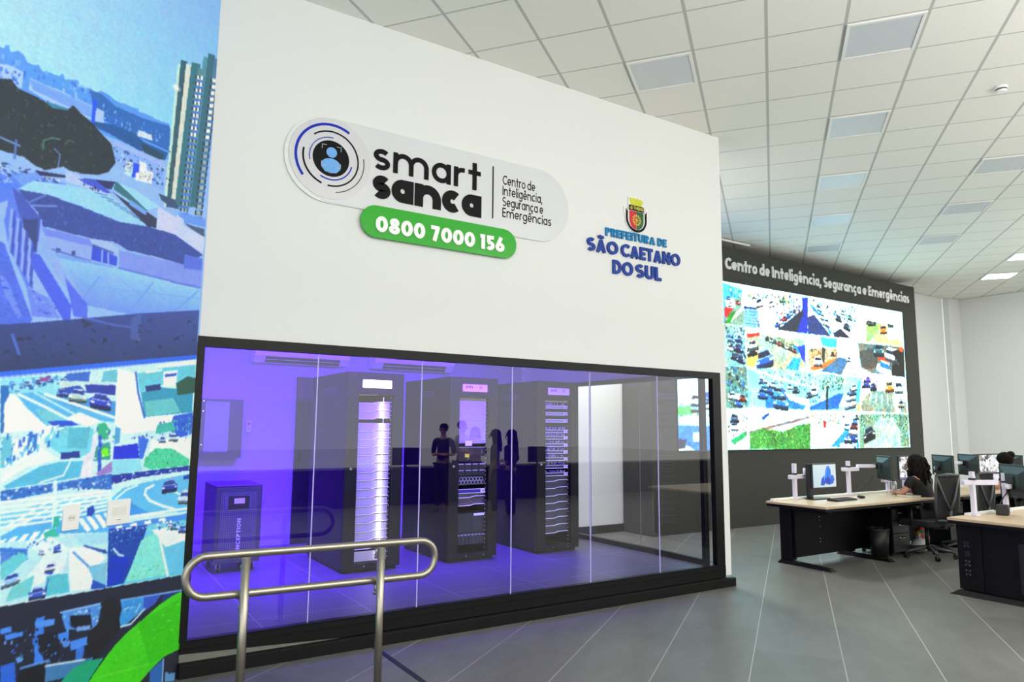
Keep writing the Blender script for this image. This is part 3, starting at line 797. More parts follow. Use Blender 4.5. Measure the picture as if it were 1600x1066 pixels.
('p',(106,184,220),[583,1181,514,1232,363,1254,8,1288,6,1044,573,1073]),
('p',(76,150,212),[457,1144,307,1065,127,1070,346,1058,475,1062]),
('l',(242,248,248),0.016,[295,1232,347,1214,355,1183,314,1141,214,1099,112,1068]),
('l',(236,246,246),0.01,[558,1174,489,1220,414,1241]),
('l',(236,246,246),0.012,[166,1195,76,1159]),
('l',(238,246,246),0.016,[572,1057,0,1064]),
('p',(40,66,150),[230,1200,213,1243,142,1252,108,1225,116,1200,194,1188]),
('p',(196,214,228),[76,1131,70,1176,34,1191,5,1171,3,1095,71,1108]),
('p',(40,60,120),[59,1178,9,1171,12,1151,61,1157]),
('p',(40,70,150),[63,1273,8,1282,5,1255,61,1254]),
('p',(80,140,210),[592,1024,-3,1031,-9,950,587,968]),
('p',(240,246,248),[544,1013,502,1018,494,996,542,997]),
('p',(240,246,248),[446,1015,402,1021,393,998,444,999]),
('p',(240,246,248),[343,1018,297,1023,288,1001,341,1002]),
('p',(240,246,248),[235,1021,187,1026,178,1003,234,1004]),
('p',(190,226,230),[1199,1016,600,992,577,673,1170,711]),
('p',(84,130,200),[1196,987,1065,967,1051,914,1134,869,1185,870]),
('p',(112,196,200),[1189,912,1091,963,1052,922,1148,838,1182,836]),
('p',(224,238,238),[1078,1003,931,1009,827,931,855,809,1088,743,1153,715,1075,790,969,909]),
('p',(96,186,196),[941,808,825,804,800,700,950,705]),
('p',(120,200,200),[1126,784,1008,829,1025,729,1146,722]),
('p',(238,242,240),[827,931,725,934,587,846,649,809,661,755,681,689,800,700]),
('l',(60,130,190),0.01,[799,908,704,819,655,749]),
('p',(170,214,224),[803,1000,594,986,594,924,746,935]),
('p',(40,70,140),[735,937,590,885,589,865,745,932]),
('p',(130,190,210),[704,819,584,817,578,682,651,706]),
('p',(44,84,170),[670,738,579,692,580,673,671,687]),
('p',(210,226,230),[954,832,942,869,906,889,892,847,909,815]),
('p',(50,80,170),[956,843,906,841,908,810,953,820]),
('p',(60,100,180),[917,953,879,966,875,920,914,919]),
('p',(160,200,220),[1179,811,1132,843,1086,856,1095,820,1152,789]),
('p',(40,70,150),[1178,801,1162,808,1152,789,1177,790]),
('p',(40,60,150),[1031,743,944,738,931,797,933,719,1025,729]),
('l',(60,120,190),0.018,[1196,983,1065,958]),
('s',31,26,(14,10),((60,100,170),(230,240,240),(110,180,200)),[1182,1010,931,1000,896,932,1142,945]),
('p',(120,200,210),[594,1001,0,990,0,642,572,676]),
('p',(34,70,150),[588,1005,315,996,345,908,458,678,572,679]),
('s',32,70,(10,8),((60,130,160),(24,40,110),(120,190,200),(50,90,190)),[577,989,327,987,381,893,519,845,568,881]),
('l',(200,226,236),0.012,[546,888,508,848,478,838]),
('p',(30,60,170),[565,852,423,819,481,682,570,681]),
('p',(140,222,206),[358,909,221,953,143,668,362,679,447,685]),
('p',(236,242,240),[287,961,1,957,7,860,171,841,230,912]),
('l',(240,246,246),0.016,[224,917,136,662]),
('p',(110,190,216),[171,830,10,860,0,647,122,659]),
('s',33,40,(16,8),((100,200,150),(160,226,200)),[393,754,177,748,157,671,411,688]),
('s',34,30,(18,14),((60,100,180),(220,236,240),(90,170,190)),[265,1010,3,990,5,925,260,958]),
('s',35,18,(12,7),((230,240,250),),[578,997,302,992,303,978,577,983]),
('p',(30,34,50),[1403,717,1169,704,0,642,-58,-283,1340,79]),
('p',(88,140,205),[836,605,608,593,596,582,618,457,807,505,832,564]),
('p',(70,150,205),[473,584,174,558,297,495,436,430,471,434]),
('p',(60,90,180),[309,568,174,558,222,509,308,478]),
('p',(30,52,110),[161,559,9,545,88,500,169,508]),
('l',(140,180,226),0.01,[844,602,608,595]),
('l',(130,170,220),0.01,[473,584,2,546]),
('l',(190,220,236),0.012,[491,433,389,430,297,495]),
('s',41,40,(16,12),((190,214,230),(60,100,180),(120,190,200)),[825,589,607,575,618,466,798,512]),
('s',42,30,(22,8),((160,200,220),(60,130,190)),[460,571,315,559,322,501,438,450]),
('l',(220,236,240),0.006,[358,489,331,533]),
('p',(22,24,34),[789,572,663,549,646,473,736,487,779,516]),
('p',(26,26,32),[603,593,533,614,473,584,462,533,474,464,459,426,522,366,603,296,667,305,679,436,640,472,578,503]),
('p',(84,140,220),[1159,598,1104,597,1102,571,1156,569]),
('p',(76,132,214),[1135,563,1040,556,1040,531,1127,531]),
('p',(70,126,206),[976,607,936,605,918,361,969,372,980,583]),
('p',(92,146,222),[985,586,874,579,873,546,977,552]),
('p',(60,110,190),[991,505,957,505,955,466,983,469]),
('p',(74,130,210),[864,493,786,491,787,446,859,459]),
('p',(90,140,210),[822,447,777,444,779,409,817,415]),
('p',(84,140,220),[776,435,626,431,620,388,767,386]),
('p',(66,116,196),[738,384,685,383,690,321,737,321]),
('p',(120,160,210),[747,503,658,490,661,468,740,477]),
('p',(24,26,36),[960,518,856,509,826,386,910,376,953,439]),
('p',(50,100,190),[1142,419,1070,414,1055,303,1133,328]),
('p',(100,150,200),[1069,431,1033,441,1029,411,1056,402]),
('p',(16,18,26),[1035,371,908,358,899,253,1055,303]),
('l',(96,140,196),0.012,[1036,375,891,371]),
('p',(70,120,160),[905,345,626,312,640,234,900,265]),
('l',(200,220,226),0.01,[903,347,679,313]),
('s',43,50,(12,12),((60,110,190),(20,24,34),(110,160,220)),[1152,609,787,500,791,324,1125,423]),
('p',(34,36,48),[297,74,126,158,-19,179,-54,-282,264,-165]),
('p',(54,104,160),[226,117,126,158,119,-7,218,25]),
('l',(170,200,220),0.008,[126,158,123,-6]),
('p',(100,150,190),[105,70,23,55,25,-6,107,14]),
('p',(30,34,44),[95,98,4,154,-5,47,77,51]),
('p',(70,190,30),[-12,545,91,527,194,492,304,437,409,389,496,331,558,273,607,224,650,173,709,86,415,-63,341,26,291,72,226,117,127,168,-22,183]),
('p',(60,178,24),[340,426,-15,510,-22,183,127,168,230,158]),
('p',(34,150,110),[559,288,667,301,747,284,812,237,853,170,709,86,646,185]),
('l',(96,200,60),0.01,[594,192,366,169,230,158]),
('s',44,26,(26,12),((80,200,50),(60,180,40),(90,205,60)),[449,318,275,390,17,474,13,262,324,245,508,212]),
('c',(60,90,170),(50,70,140),[974,1774,909,1771]),
('c',(190,214,206),(50,70,140),[905,1766,796,1759]),
('c',(56,76,180),(50,70,140),[776,1745,637,1728]),
('c',(44,66,150),(50,70,140),[229,1217,106,1223]),
('c',(200,216,228),(50,70,140),[95,1142,-26,1131]),
('c',(120,170,210),(50,70,140),[1157,1810,1120,1812]),
('c',(90,110,180),(50,70,140),[1100,1823,1065,1825]),
('c',(60,100,180),(50,70,140),[1031,1835,997,1837]),
('c',(190,216,226),(50,70,140),[201,1525,129,1524]),
('c',(120,160,200),(50,70,140),[278,1512,222,1511]),
('c',(206,222,230),(50,70,140),[956,850,896,851]),
('c',(70,110,190),(50,70,140),[916,937,871,934]),
('c',(150,190,220),(50,70,140),[1174,819,1082,833]),
('c',(60,90,180),(50,70,140),[1030,732,938,730]),
('c',(190,214,226),(50,70,140),[998,938,964,932]),
('c',(90,150,190),(50,70,140),[144,964,83,956]),
('c',(60,110,190),(50,70,140),[77,940,6,930]),
('c',(220,236,240),(50,70,140),[163,977,122,972]),
('p',(26,26,32),[596,578,577,606,544,614,503,602,472,578,461,533,472,478,460,436,606,324,663,313,674,435,635,471,577,494]),
('l',(60,90,150),0.004,[472,578,459,532,470,477]),
('l',(150,190,226),0.006,[844,602,608,593]),
('p',(70,190,30),[-12,545,91,527,194,492,304,437,409,389,496,331,558,273,607,224,650,173,709,86,415,-63,341,26,291,72,226,117,127,168,-22,183]),
('p',(60,178,24),[340,426,-15,510,-22,183,127,168,230,158]),
('l',(96,200,60),0.01,[594,192,366,169,230,158]),
('s',44,26,(26,12),((80,200,50),(60,180,40),(90,205,60)),[449,318,275,390,17,474,13,262,324,245,508,212])]
VIDEO = [
('p',(206,232,232),[7910,4165,14889,4139,14879,1273,7834,1241]),
('p',(96,176,220),[8179,4066,9320,4085,9806,4010,9801,3387,9310,3383,8158,3365]),
('p',(140,160,150),[9380,3828,9826,3875,9812,3388,9320,3380]),
('s',1,68,(24,31),((30,60,130),(240,246,246),(60,130,200)),[8410,4061,9755,4047,9799,3873,8636,3747]),
('p',(236,244,242),[9328,3787,9535,3844,9607,3710,9422,3621]),
('p',(230,60,50),[9322,3663,9553,3669,9365,3475,9325,3506]),
('l',(240,246,240),0.05,[9803,3945,9790,3692,9413,3409]),
('p',(60,150,60),[9419,3550,9630,3641,9464,3414,9361,3384]),
('p',(236,240,232),[9837,4003,11401,4045,11325,3388,10370,3385,9854,3377]),
('s',2,119,(43,37),((70,130,90),(120,160,150),(60,80,100),(200,220,210),(250,220,120)),[9859,4016,11431,4048,11328,3865,10623,3850,9906,3884]),
('p',(240,242,236),[10013,3859,10629,3962,10647,3778,10060,3737]),
('p',(44,70,120),[9824,3732,10142,3746,10233,3391,9838,3376]),
('l',(150,180,220),0.05,[9842,3669,10194,3689]),
('l',(150,180,220),0.05,[9839,3615,10191,3634]),
('l',(150,180,220),0.05,[9837,3561,10188,3579]),
('l',(150,180,220),0.05,[9834,3507,10185,3525]),
('l',(150,180,220),0.05,[9831,3454,10182,3470]),
('l',(150,180,220),0.05,[9829,3400,10179,3416]),
('s',3,102,(37,31),((30,60,150),(180,60,60),(220,230,240),(60,110,190)),[10671,3706,11425,3951,11379,3736,10710,3413,10498,3469]),
('p',(58,70,90),[10709,3394,11446,3819,11583,4026,11416,3396]),
('p',(40,70,170),[11463,4067,11649,4072,11587,3390,11295,3386,11333,3503,11471,3745]),
('p',(226,236,236),[11649,4072,13206,4053,13160,3393,12296,3388,11608,3680]),
('p',(66,84,130),[11609,3700,11814,3777,12329,3390,11599,3387]),
('s',4,153,(37,24),((60,140,190),(40,90,160),(110,170,160),(240,246,246),(40,60,60)),[11710,4059,13206,4053,13174,3701,12592,3770,11757,3849]),
('p',(54,56,80),[12401,3475,12642,3574,12966,3399,12426,3378]),
('p',(240,246,246),[12001,3736,12227,3737,12279,3583,12118,3589]),
('s',5,40,(31,24),((40,70,80),(90,150,120)),[12734,3864,13185,3825,13159,3536,12846,3591]),
('l',(60,140,220),0.05,[11733,3944,12033,3739,12303,3467]),
('p',(250,252,248),[13232,4035,14849,4064,14845,3389,13490,3376,13172,3374]),
('p',(166,196,128),[13524,3731,14008,3815,13973,3475,13490,3376]),
('p',(200,214,150),[13911,3596,14740,3511,14844,3384,13562,3378]),
('p',(70,84,70),[13532,3815,13896,3814,13850,3717,13523,3723]),
('p',(226,150,40),[14018,3774,14288,3763,14289,3626,14017,3613]),
('p',(70,90,80),[14294,3819,14539,3810,14515,3731,14316,3735]),
('l',(190,200,190),0.03,[13437,3952,14821,3887]),
('c',(60,110,200),(46,60,84),[10645,3468,10785,3507]),
('c',(230,235,240),(46,60,84),[10746,3531,10899,3574]),
('c',(190,40,50),(46,60,84),[10854,3598,10997,3638]),
('c',(60,110,190),(46,60,84),[10963,3654,11095,3691]),
('c',(225,230,235),(46,60,84),[11066,3710,11187,3744]),
('c',(70,80,110),(46,60,84),[11159,3765,11269,3797]),
('c',(220,225,230),(46,60,84),[11246,3821,11345,3849]),
('c',(240,240,235),(46,60,84),[10479,3818,10652,3869]),
('c',(246,246,240),(46,60,84),[10118,3794,10342,3861]),
('c',(90,150,110),(46,60,84),[10852,3936,10983,3975]),
('c',(240,244,246),(46,60,84),[12080,3675,12296,3634]),
('c',(220,230,236),(46,60,84),[11978,3770,12155,3737]),
('c',(120,170,200),(46,60,84),[11952,3841,12091,3815]),
('c',(230,230,230),(46,60,84),[11926,3913,12039,3893]),
('c',(60,90,120),(46,60,84),[11907,3964,12001,3947]),
('c',(60,70,80),(46,60,84),[12493,3788,12691,3752]),
('c',(40,60,70),(46,60,84),[12736,3653,12965,3611]),
('c',(200,210,210),(46,60,84),[12664,3910,12811,3884]),
('c',(90,140,130),(46,60,84),[12882,3841,13058,3810]),
('c',(240,240,236),(46,60,84),[9412,3725,9546,3739]),
('c',(80,140,190),(46,60,84),[9380,3828,9483,3839]),
('c',(200,60,50),(46,60,84),[9605,3781,9721,3793]),
('c',(226,140,40),(46,60,84),[14007,3667,14281,3690]),
('c',(60,74,60),(46,60,84),[13585,3770,13761,3785]),
('p',(150,176,170),[8156,3299,9335,3368,9827,3375,9835,2697,9355,2684,8135,2578]),
('s',6,119,(37,37),((30,50,90),(70,110,160),(230,240,240),(50,60,60)),[9348,3334,9825,3339,9826,2721,9538,2792,9356,3057]),
('p',(178,180,158),[9868,3350,11505,3365,11493,2757,10836,2667,10112,2683,9846,2704]),
('p',(240,246,244),[9880,3361,11475,3370,11469,3286,10701,3265,9902,3274]),
('s',7,85,(31,22),((60,110,70),(40,50,40),(120,130,100)),[10335,3255,10872,3241,11306,3104,11209,3003,10691,3098,10358,3166]),
('p',(50,150,200),[11159,3150,11396,3110,11268,2988,11122,3035]),
('p',(60,110,190),[10063,2780,10318,2946,10568,2933,10518,2850,10197,2741]),
('p',(230,240,246),[10152,2917,10347,2977,10467,2937,10287,2890]),
('p',(34,40,44),[9862,3005,10160,3061,10171,2972,9908,2867]),
('p',(210,190,120),[9855,2881,10182,2973,10341,2875,10004,2678,9856,2687]),
('p',(56,156,206),[10896,2696,11144,2925,11351,2900,11277,2690]),
('p',(40,90,190),[11277,3120,11498,3174,11474,2831,11382,2901]),
('p',(200,70,50),[9874,3254,10228,3300,10208,3245,9897,3185]),
('p',(244,248,246),[11536,3367,13175,3415,13187,2787,12768,2698,11550,2703]),
('p',(72,180,226),[11973,3363,12491,3363,12476,3184,12023,3191]),
('p',(196,170,140),[11579,3103,12509,3186,12490,2948,11991,2784,11587,2800]),
('s',8,102,(31,27),((140,80,60),(90,80,70),(220,200,180),(60,110,60),(230,160,110)),[11591,3104,12508,3174,12458,2966,11589,2819]),
('p',(224,130,70),[11585,2762,12460,2985,12248,2797,11673,2706]),
('p',(98,128,150),[11922,2703,12528,3009,12862,2990,12599,2678]),
('s',9,68,(24,24),((220,80,80),(60,150,90),(160,190,200)),[12793,2986,13216,3092,13178,2686,12833,2669]),
('p',(60,84,80),[12021,3172,12116,3159,12061,2865,11985,2860]),
('p',(130,130,122),[13203,3335,14842,3367,14843,2678,13892,2678,13263,2851]),
('p',(104,100,92),[13223,3174,13881,3301,13839,2882,13472,2822,13281,2893]),
('p',(70,110,110),[13723,3331,14123,3334,14051,3144,13713,3082]),
('p',(236,240,240),[14296,3329,14713,3272,14504,3130,14204,3175]),
('p',(216,96,40),[13902,3135,14426,3125,14338,3014,13854,3028]),
('p',(240,244,240),[13848,2965,14298,2991,14115,2688,13798,2839]),
('p',(76,150,196),[13837,2861,14137,2898,14078,2686,13792,2776]),
('p',(40,36,34),[14440,3254,14877,3326,14846,2700,14342,2698]),
('p',(230,110,40),[14667,3346,14849,3359,14838,3258,14674,3269]),
('c',(40,60,110),(46,60,84),[9538,3006,9765,2975]),
('c',(60,70,90),(46,60,84),[9439,2858,9643,2829]),
('c',(120,150,190),(46,60,84),[9391,3147,9564,3124]),
('c',(60,80,120),(46,60,84),[9607,3161,9763,3141]),
('c',(30,50,100),(46,60,84),[9591,2816,9798,2786]),
('c',(200,210,220),(46,60,84),[9368,2987,9520,2966]),
('c',(56,116,196),(46,60,84),[10085,2779,10555,2913]),
('c',(52,58,60),(46,60,84),[9874,2942,10145,2996]),
('c',(200,205,200),(46,60,84),[9896,3053,10134,3085]),
('c',(60,80,60),(46,60,84),[10367,3226,10488,3203]),
('c',(210,214,206),(46,60,84),[10471,3203,10594,3180]),
('c',(80,84,80),(46,60,84),[10577,3180,10700,3156]),
('c',(150,60,50),(46,60,84),[10683,3156,10808,3133]),
('c',(60,80,60),(46,60,84),[10791,3133,10916,3109]),
('c',(210,214,206),(46,60,84),[10899,3109,11025,3085]),
('c',(80,84,80),(46,60,84),[11008,3085,11136,3061]),
('c',(150,60,50),(46,60,84),[11118,3061,11247,3036]),
('c',(232,232,226),(46,60,84),[11735,2884,12013,2900]),
('c',(120,60,40),(46,60,84),[12269,3052,12400,3060]),
('c',(180,200,210),(46,60,84),[12787,2985,12937,2994]),
('c',(64,112,110),(46,60,84),[13727,3223,14114,3249]),
('c',(226,236,240),(46,60,84),[14130,3191,14504,3130]),
('c',(238,242,240),(60,140,190),[13848,2891,14361,2800]),
('c',(40,40,40),(46,60,84),[14413,2997,14645,3010]),
('p',(120,150,140),[8136,2611,9359,2671,9845,2687,9861,1973,9348,1961,8116,1934]),
('s',10,136,(37,37),((40,60,50),(70,130,180),(210,220,210),(150,110,80),(40,110,190)),[9368,2644,9834,2669,9853,2007,9359,1995]),
('p',(230,236,230),[9358,2199,9717,2211,9816,2110,9353,2080]),
('p',(150,130,90),[9993,2659,10137,2649,10118,1996,9969,2010]),
('p',(160,190,190),[9844,2669,11487,2681,11528,1979,9862,1980]),
('s',11,170,(31,27),((70,150,190),(50,80,70),(220,232,226),(110,140,130),(240,246,246)),[10165,2651,11485,2644,11460,2305,10816,2356,10178,2403]),
('p',(40,130,190),[10279,2265,10560,2328,10567,1988,10318,1990]),
('p',(70,120,170),[10529,2291,10816,2356,10966,2179,10937,2003,10568,2006]),
('p',(130,190,220),[10477,2343,10702,2359,10753,2263,10554,2238]),
('p',(30,60,90),[10576,2131,10949,2178,10939,2033,10580,2024]),
('p',(236,240,236),[10812,2283,11510,2158,11510,1990,11199,1984]),
('p',(60,140,190),[10862,2176,11442,2044,11377,1976,10965,1990]),
('s',12,44,(22,18),((60,140,190),(230,240,240)),[10179,2421,10535,2381,10473,2271,10199,2297]),
('l',(250,252,250),0.03,[9844,2669,10656,2531,11468,2418]),
('p',(170,200,206),[11518,2683,13174,2645,13168,1985,11545,1972]),
('p',(36,120,190),[11550,2028,12468,2301,12635,2326,12444,2010,11558,1973]),
('p',(226,232,230),[12449,2068,12594,2227,13003,2279,13049,2043]),
('s',13,204,(24,24),((40,70,40),(70,110,60),(110,150,80),(30,50,30)),[11973,2552,12236,2641,12661,2622,12607,2384,12211,2331,11960,2380]),
('l',(40,50,34),0.06,[12120,2405,12076,2002]),
('s',14,102,(24,22),((60,110,130),(220,230,230),(40,90,160)),[11546,2647,11945,2589,11944,2170,11566,2085]),
('p',(100,180,226),[12889,2157,13170,2605,13254,2608,13128,2144]),
('s',15,51,(22,18),((220,230,230),(60,80,90),(40,130,200)),[12671,2347,13086,2441,13049,2043,12714,2074]),
('p',(230,180,120),[13057,2122,13162,2144,13147,1985,13059,1995]),
('p',(236,240,236),[13256,2770,14888,2723,14863,1955,13182,1986]),
('s',16,68,(31,24),((60,80,150),(40,40,70),(130,60,150)),[13258,2649,13888,2636,13721,2424,13258,2428]),
('s',17,61,(31,24),((230,150,40),(200,60,40),(60,120,70)),[14034,2622,14875,2615,14853,2422,14087,2417]),
('p',(150,152,138),[13217,2206,13574,2398,14237,2422,14829,2209,14849,1972,13196,1986]),
('l',(226,230,222),0.03,[13393,2364,13287,2208]),
('l',(226,230,222),0.03,[13577,2354,13496,2189]),
('l',(226,230,222),0.03,[13763,2344,13710,2171]),
('l',(226,230,222),0.03,[13952,2333,13926,2152]),
('l',(226,230,222),0.03,[14144,2323,14147,2133]),
('l',(226,230,222),0.03,[14339,2313,14370,2113]),
('l',(226,230,222),0.03,[14536,2302,14598,2093]),
('p',(226,230,224),[14382,2364,14609,2329,14610,1993,14415,1968]),
('c',(64,140,200),(46,60,84),[10525,2121,10943,2092]),
('c',(90,160,205),(46,60,84),[10472,2270,10810,2249]),
('c',(70,130,180),(46,60,84),[10304,2321,10558,2305]),
('c',(120,180,210),(46,60,84),[10216,2396,10413,2385]),
('c',(60,110,150),(46,60,84),[10143,2451,10295,2443]),
('c',(50,120,180),(46,60,84),[10104,2237,10375,2219]),
('c',(200,220,226),(46,60,84),[10453,2404,10620,2395]),
('c',(60,70,70),(46,60,84),[11064,2338,11264,2326]),
('c',(230,236,232),(46,60,84),[10916,2385,11067,2377]),
('c',(60,110,170),(46,60,84),[9504,2060,9709,2045]),
('c',(235,238,236),(46,60,84),[9357,2175,9560,2161]),
('c',(150,70,50),(46,60,84),[9621,2148,9807,2135]),
('c',(236,240,240),(46,60,84),[12631,2123,13015,2188]),
('c',(220,228,230),(46,60,84),[12709,2247,13025,2303]),
('c',(90,120,150),(46,60,84),[12798,2345,13061,2391]),
('c',(200,210,214),(46,60,84),[12886,2419,13094,2456]),
('c',(230,234,232),(46,60,84),[11593,2293,11819,2335]),
('c',(60,80,90),(46,60,84),[11455,2235,11641,2269]),
('c',(60,80,160),(46,60,84),[13282,2529,13538,2539]),
('c',(50,50,90),(46,60,84),[13532,2478,13778,2488]),
('c',(120,70,160),(46,60,84),[13396,2615,13582,2623]),
('c',(232,150,40),(46,60,84),[14081,2499,14414,2512]),
('c',(240,240,236),(46,60,84),[14419,2491,14761,2504]),
('c',(160,165,150),(46,60,84),[14513,2158,14746,2164]),
('p',(210,226,220),[8116,1934,9347,1955,9860,1938,9836,1285,9317,1277,8096,1270]),
('p',(60,160,110),[9373,1423,9790,1593,9785,1507,9471,1356]),
('p',(230,236,238),[9343,1860,9753,1901,9793,1661,9332,1624]),
('s',18,51,(31,31),((40,80,110),(220,60,70),(180,200,190)),[9338,1759,9832,1903,9840,1559,9325,1457]),
('p',(226,234,230),[9833,1937,11555,1935,11518,1270,9826,1285]),
('s',19,102,(31,12),((130,150,150),(250,252,250),(90,110,110),(190,160,160)),[9882,1869,11552,1898,11536,1675,9893,1559]),
('l',(150,130,130),0.05,[9866,1559,11518,1842]),
('l',(236,240,238),0.06,[9862,1473,11511,1749]),
('p',(96,150,84),[9866,1559,10216,1630,10767,1580,11239,1710,11552,1731,11518,1270,9852,1278]),
('s',20,442,(22,21),((70,120,60),(130,180,110),(90,150,70),(50,90,50),(170,210,150)),[9893,1559,10216,1630,10767,1580,11239,1710,11540,1731,11508,1289,9879,1292]),
('p',(44,90,140),[10172,1804,10369,1913,10405,1878,10251,1770]),
('p',(220,222,208),[11573,1928,13107,1925,13081,1276,11538,1285]),
('s',22,119,(31,27),((60,110,60),(200,60,60),(120,140,110),(230,230,220),(50,70,50)),[11585,1928,12701,1926,12550,1722,11601,1732]),
('p',(236,234,220),[11574,1694,12486,1741,12669,1568,12127,1302,11544,1292]),
('p',(60,150,206),[12127,1302,12676,1646,13020,1726,13048,1280]),
('s',23,68,(28,24),((40,100,170),(230,240,240),(150,60,80),(30,50,90)),[12564,1877,13035,1884,13022,1374,12656,1414]),
('p',(230,240,242),[12421,1357,12656,1414,12987,1366,12966,1281,12448,1285]),
('p',(200,40,50),[11950,1773,12026,1774,12017,1660,11948,1660]),
('p',(140,160,140),[13107,1925,14879,1955,14848,1282,13081,1276]),
('p',(176,184,170),[13305,1452,13813,1896,14257,1903,14602,1575,14492,1276,13220,1286]),
('s',24,187,(24,24),((30,44,34),(70,90,60),(110,130,100),(200,210,200)),[13142,1925,14568,1958,14879,1955,14847,1408,14516,1491,14400,1823,13518,1831,13181,1609]),
('p',(30,30,30),[13217,1471,13465,1651,13639,1612,13594,1511,13333,1372]),
('l',(220,226,214),0.03,[13763,1411,14328,1863]),
('s',25,68,(24,24),((40,50,40),(80,90,60),(160,170,150)),[14519,1866,14905,1914,14833,1291,14535,1326]),
('c',(70,150,205),(46,60,84),[12568,1386,12940,1363]),
('c',(40,90,160),(46,60,84),[12690,1500,13012,1482]),
('c',(228,236,240),(46,60,84),[12740,1616,13036,1600]),
('c',(150,60,70),(46,60,84),[12802,1712,13045,1700]),
('c',(70,120,180),(46,60,84),[12856,1789,13060,1780]),
('c',(225,230,232),(46,60,84),[12581,1689,12779,1679]),
('c',(232,240,242),(46,60,84),[12492,1342,12888,1316]),
('c',(60,80,90),(46,60,84),[12958,1868,13108,1861]),
('c',(34,34,36),(46,60,84),[13219,1495,13625,1608]),
('c',(70,90,110),(46,60,84),[9375,1793,9609,1796]),
('c',(236,238,236),(46,60,84),[9384,1658,9587,1660]),
('p',(90,150,190),[7589,3635,8830,3768,8786,2613,7565,2548]),
('s',26,102,(55,37),((230,240,240),(60,110,180),(60,150,90),(200,220,220)),[7589,3635,8778,3694,8738,2610,7565,2548]),
('p',(200,226,226),[8076,2460,9012,2505,8961,1242,7526,1258,7535,1657,8053,1661]),
('p',(230,238,238),[8165,2432,8986,2453,8973,2134,8155,2109]),
('p',(60,110,180),[8759,2194,8976,2218,8966,1967,8750,1963]),
('p',(96,160,190),[8498,2136,8757,2144,8750,1963,8492,1957]),
('p',(120,190,110),[8133,1949,8470,1989,8512,1843,8147,1821]),
('s',27,85,(31,24),((120,190,150),(230,240,236),(70,120,110)),[8134,2013,8968,2001,8955,1686,8142,1678]),
('p',(226,240,236),[8281,1791,8888,1817,8958,1768,8323,1696]),
('p',(60,140,206),[7556,1657,8142,1662,8505,1665,8882,1669,8938,1275,8538,1272,8313,1376,7959,1441,7548,1289]),
('p',(240,240,240),[7548,1289,7613,1365,7871,1425,8134,1409,8265,1282]),
('p',(40,50,90),[8180,1456,8360,1440,8311,1313,8153,1298]),
('p',(220,236,240),[8502,1552,8688,1553,8683,1407,8497,1408]),
('p',(30,40,60),[7740,1364,8133,1377,8130,1277,7653,1281]),
('c',(226,236,240),(46,60,84),[8450,2069,8731,2077]),
('c',(60,120,180),(46,60,84),[8652,2124,8862,2131]),
('c',(150,180,190),(46,60,84),[8446,1956,8679,1961]),
('c',(240,240,240),(46,60,84),[8695,1994,8905,1999])]

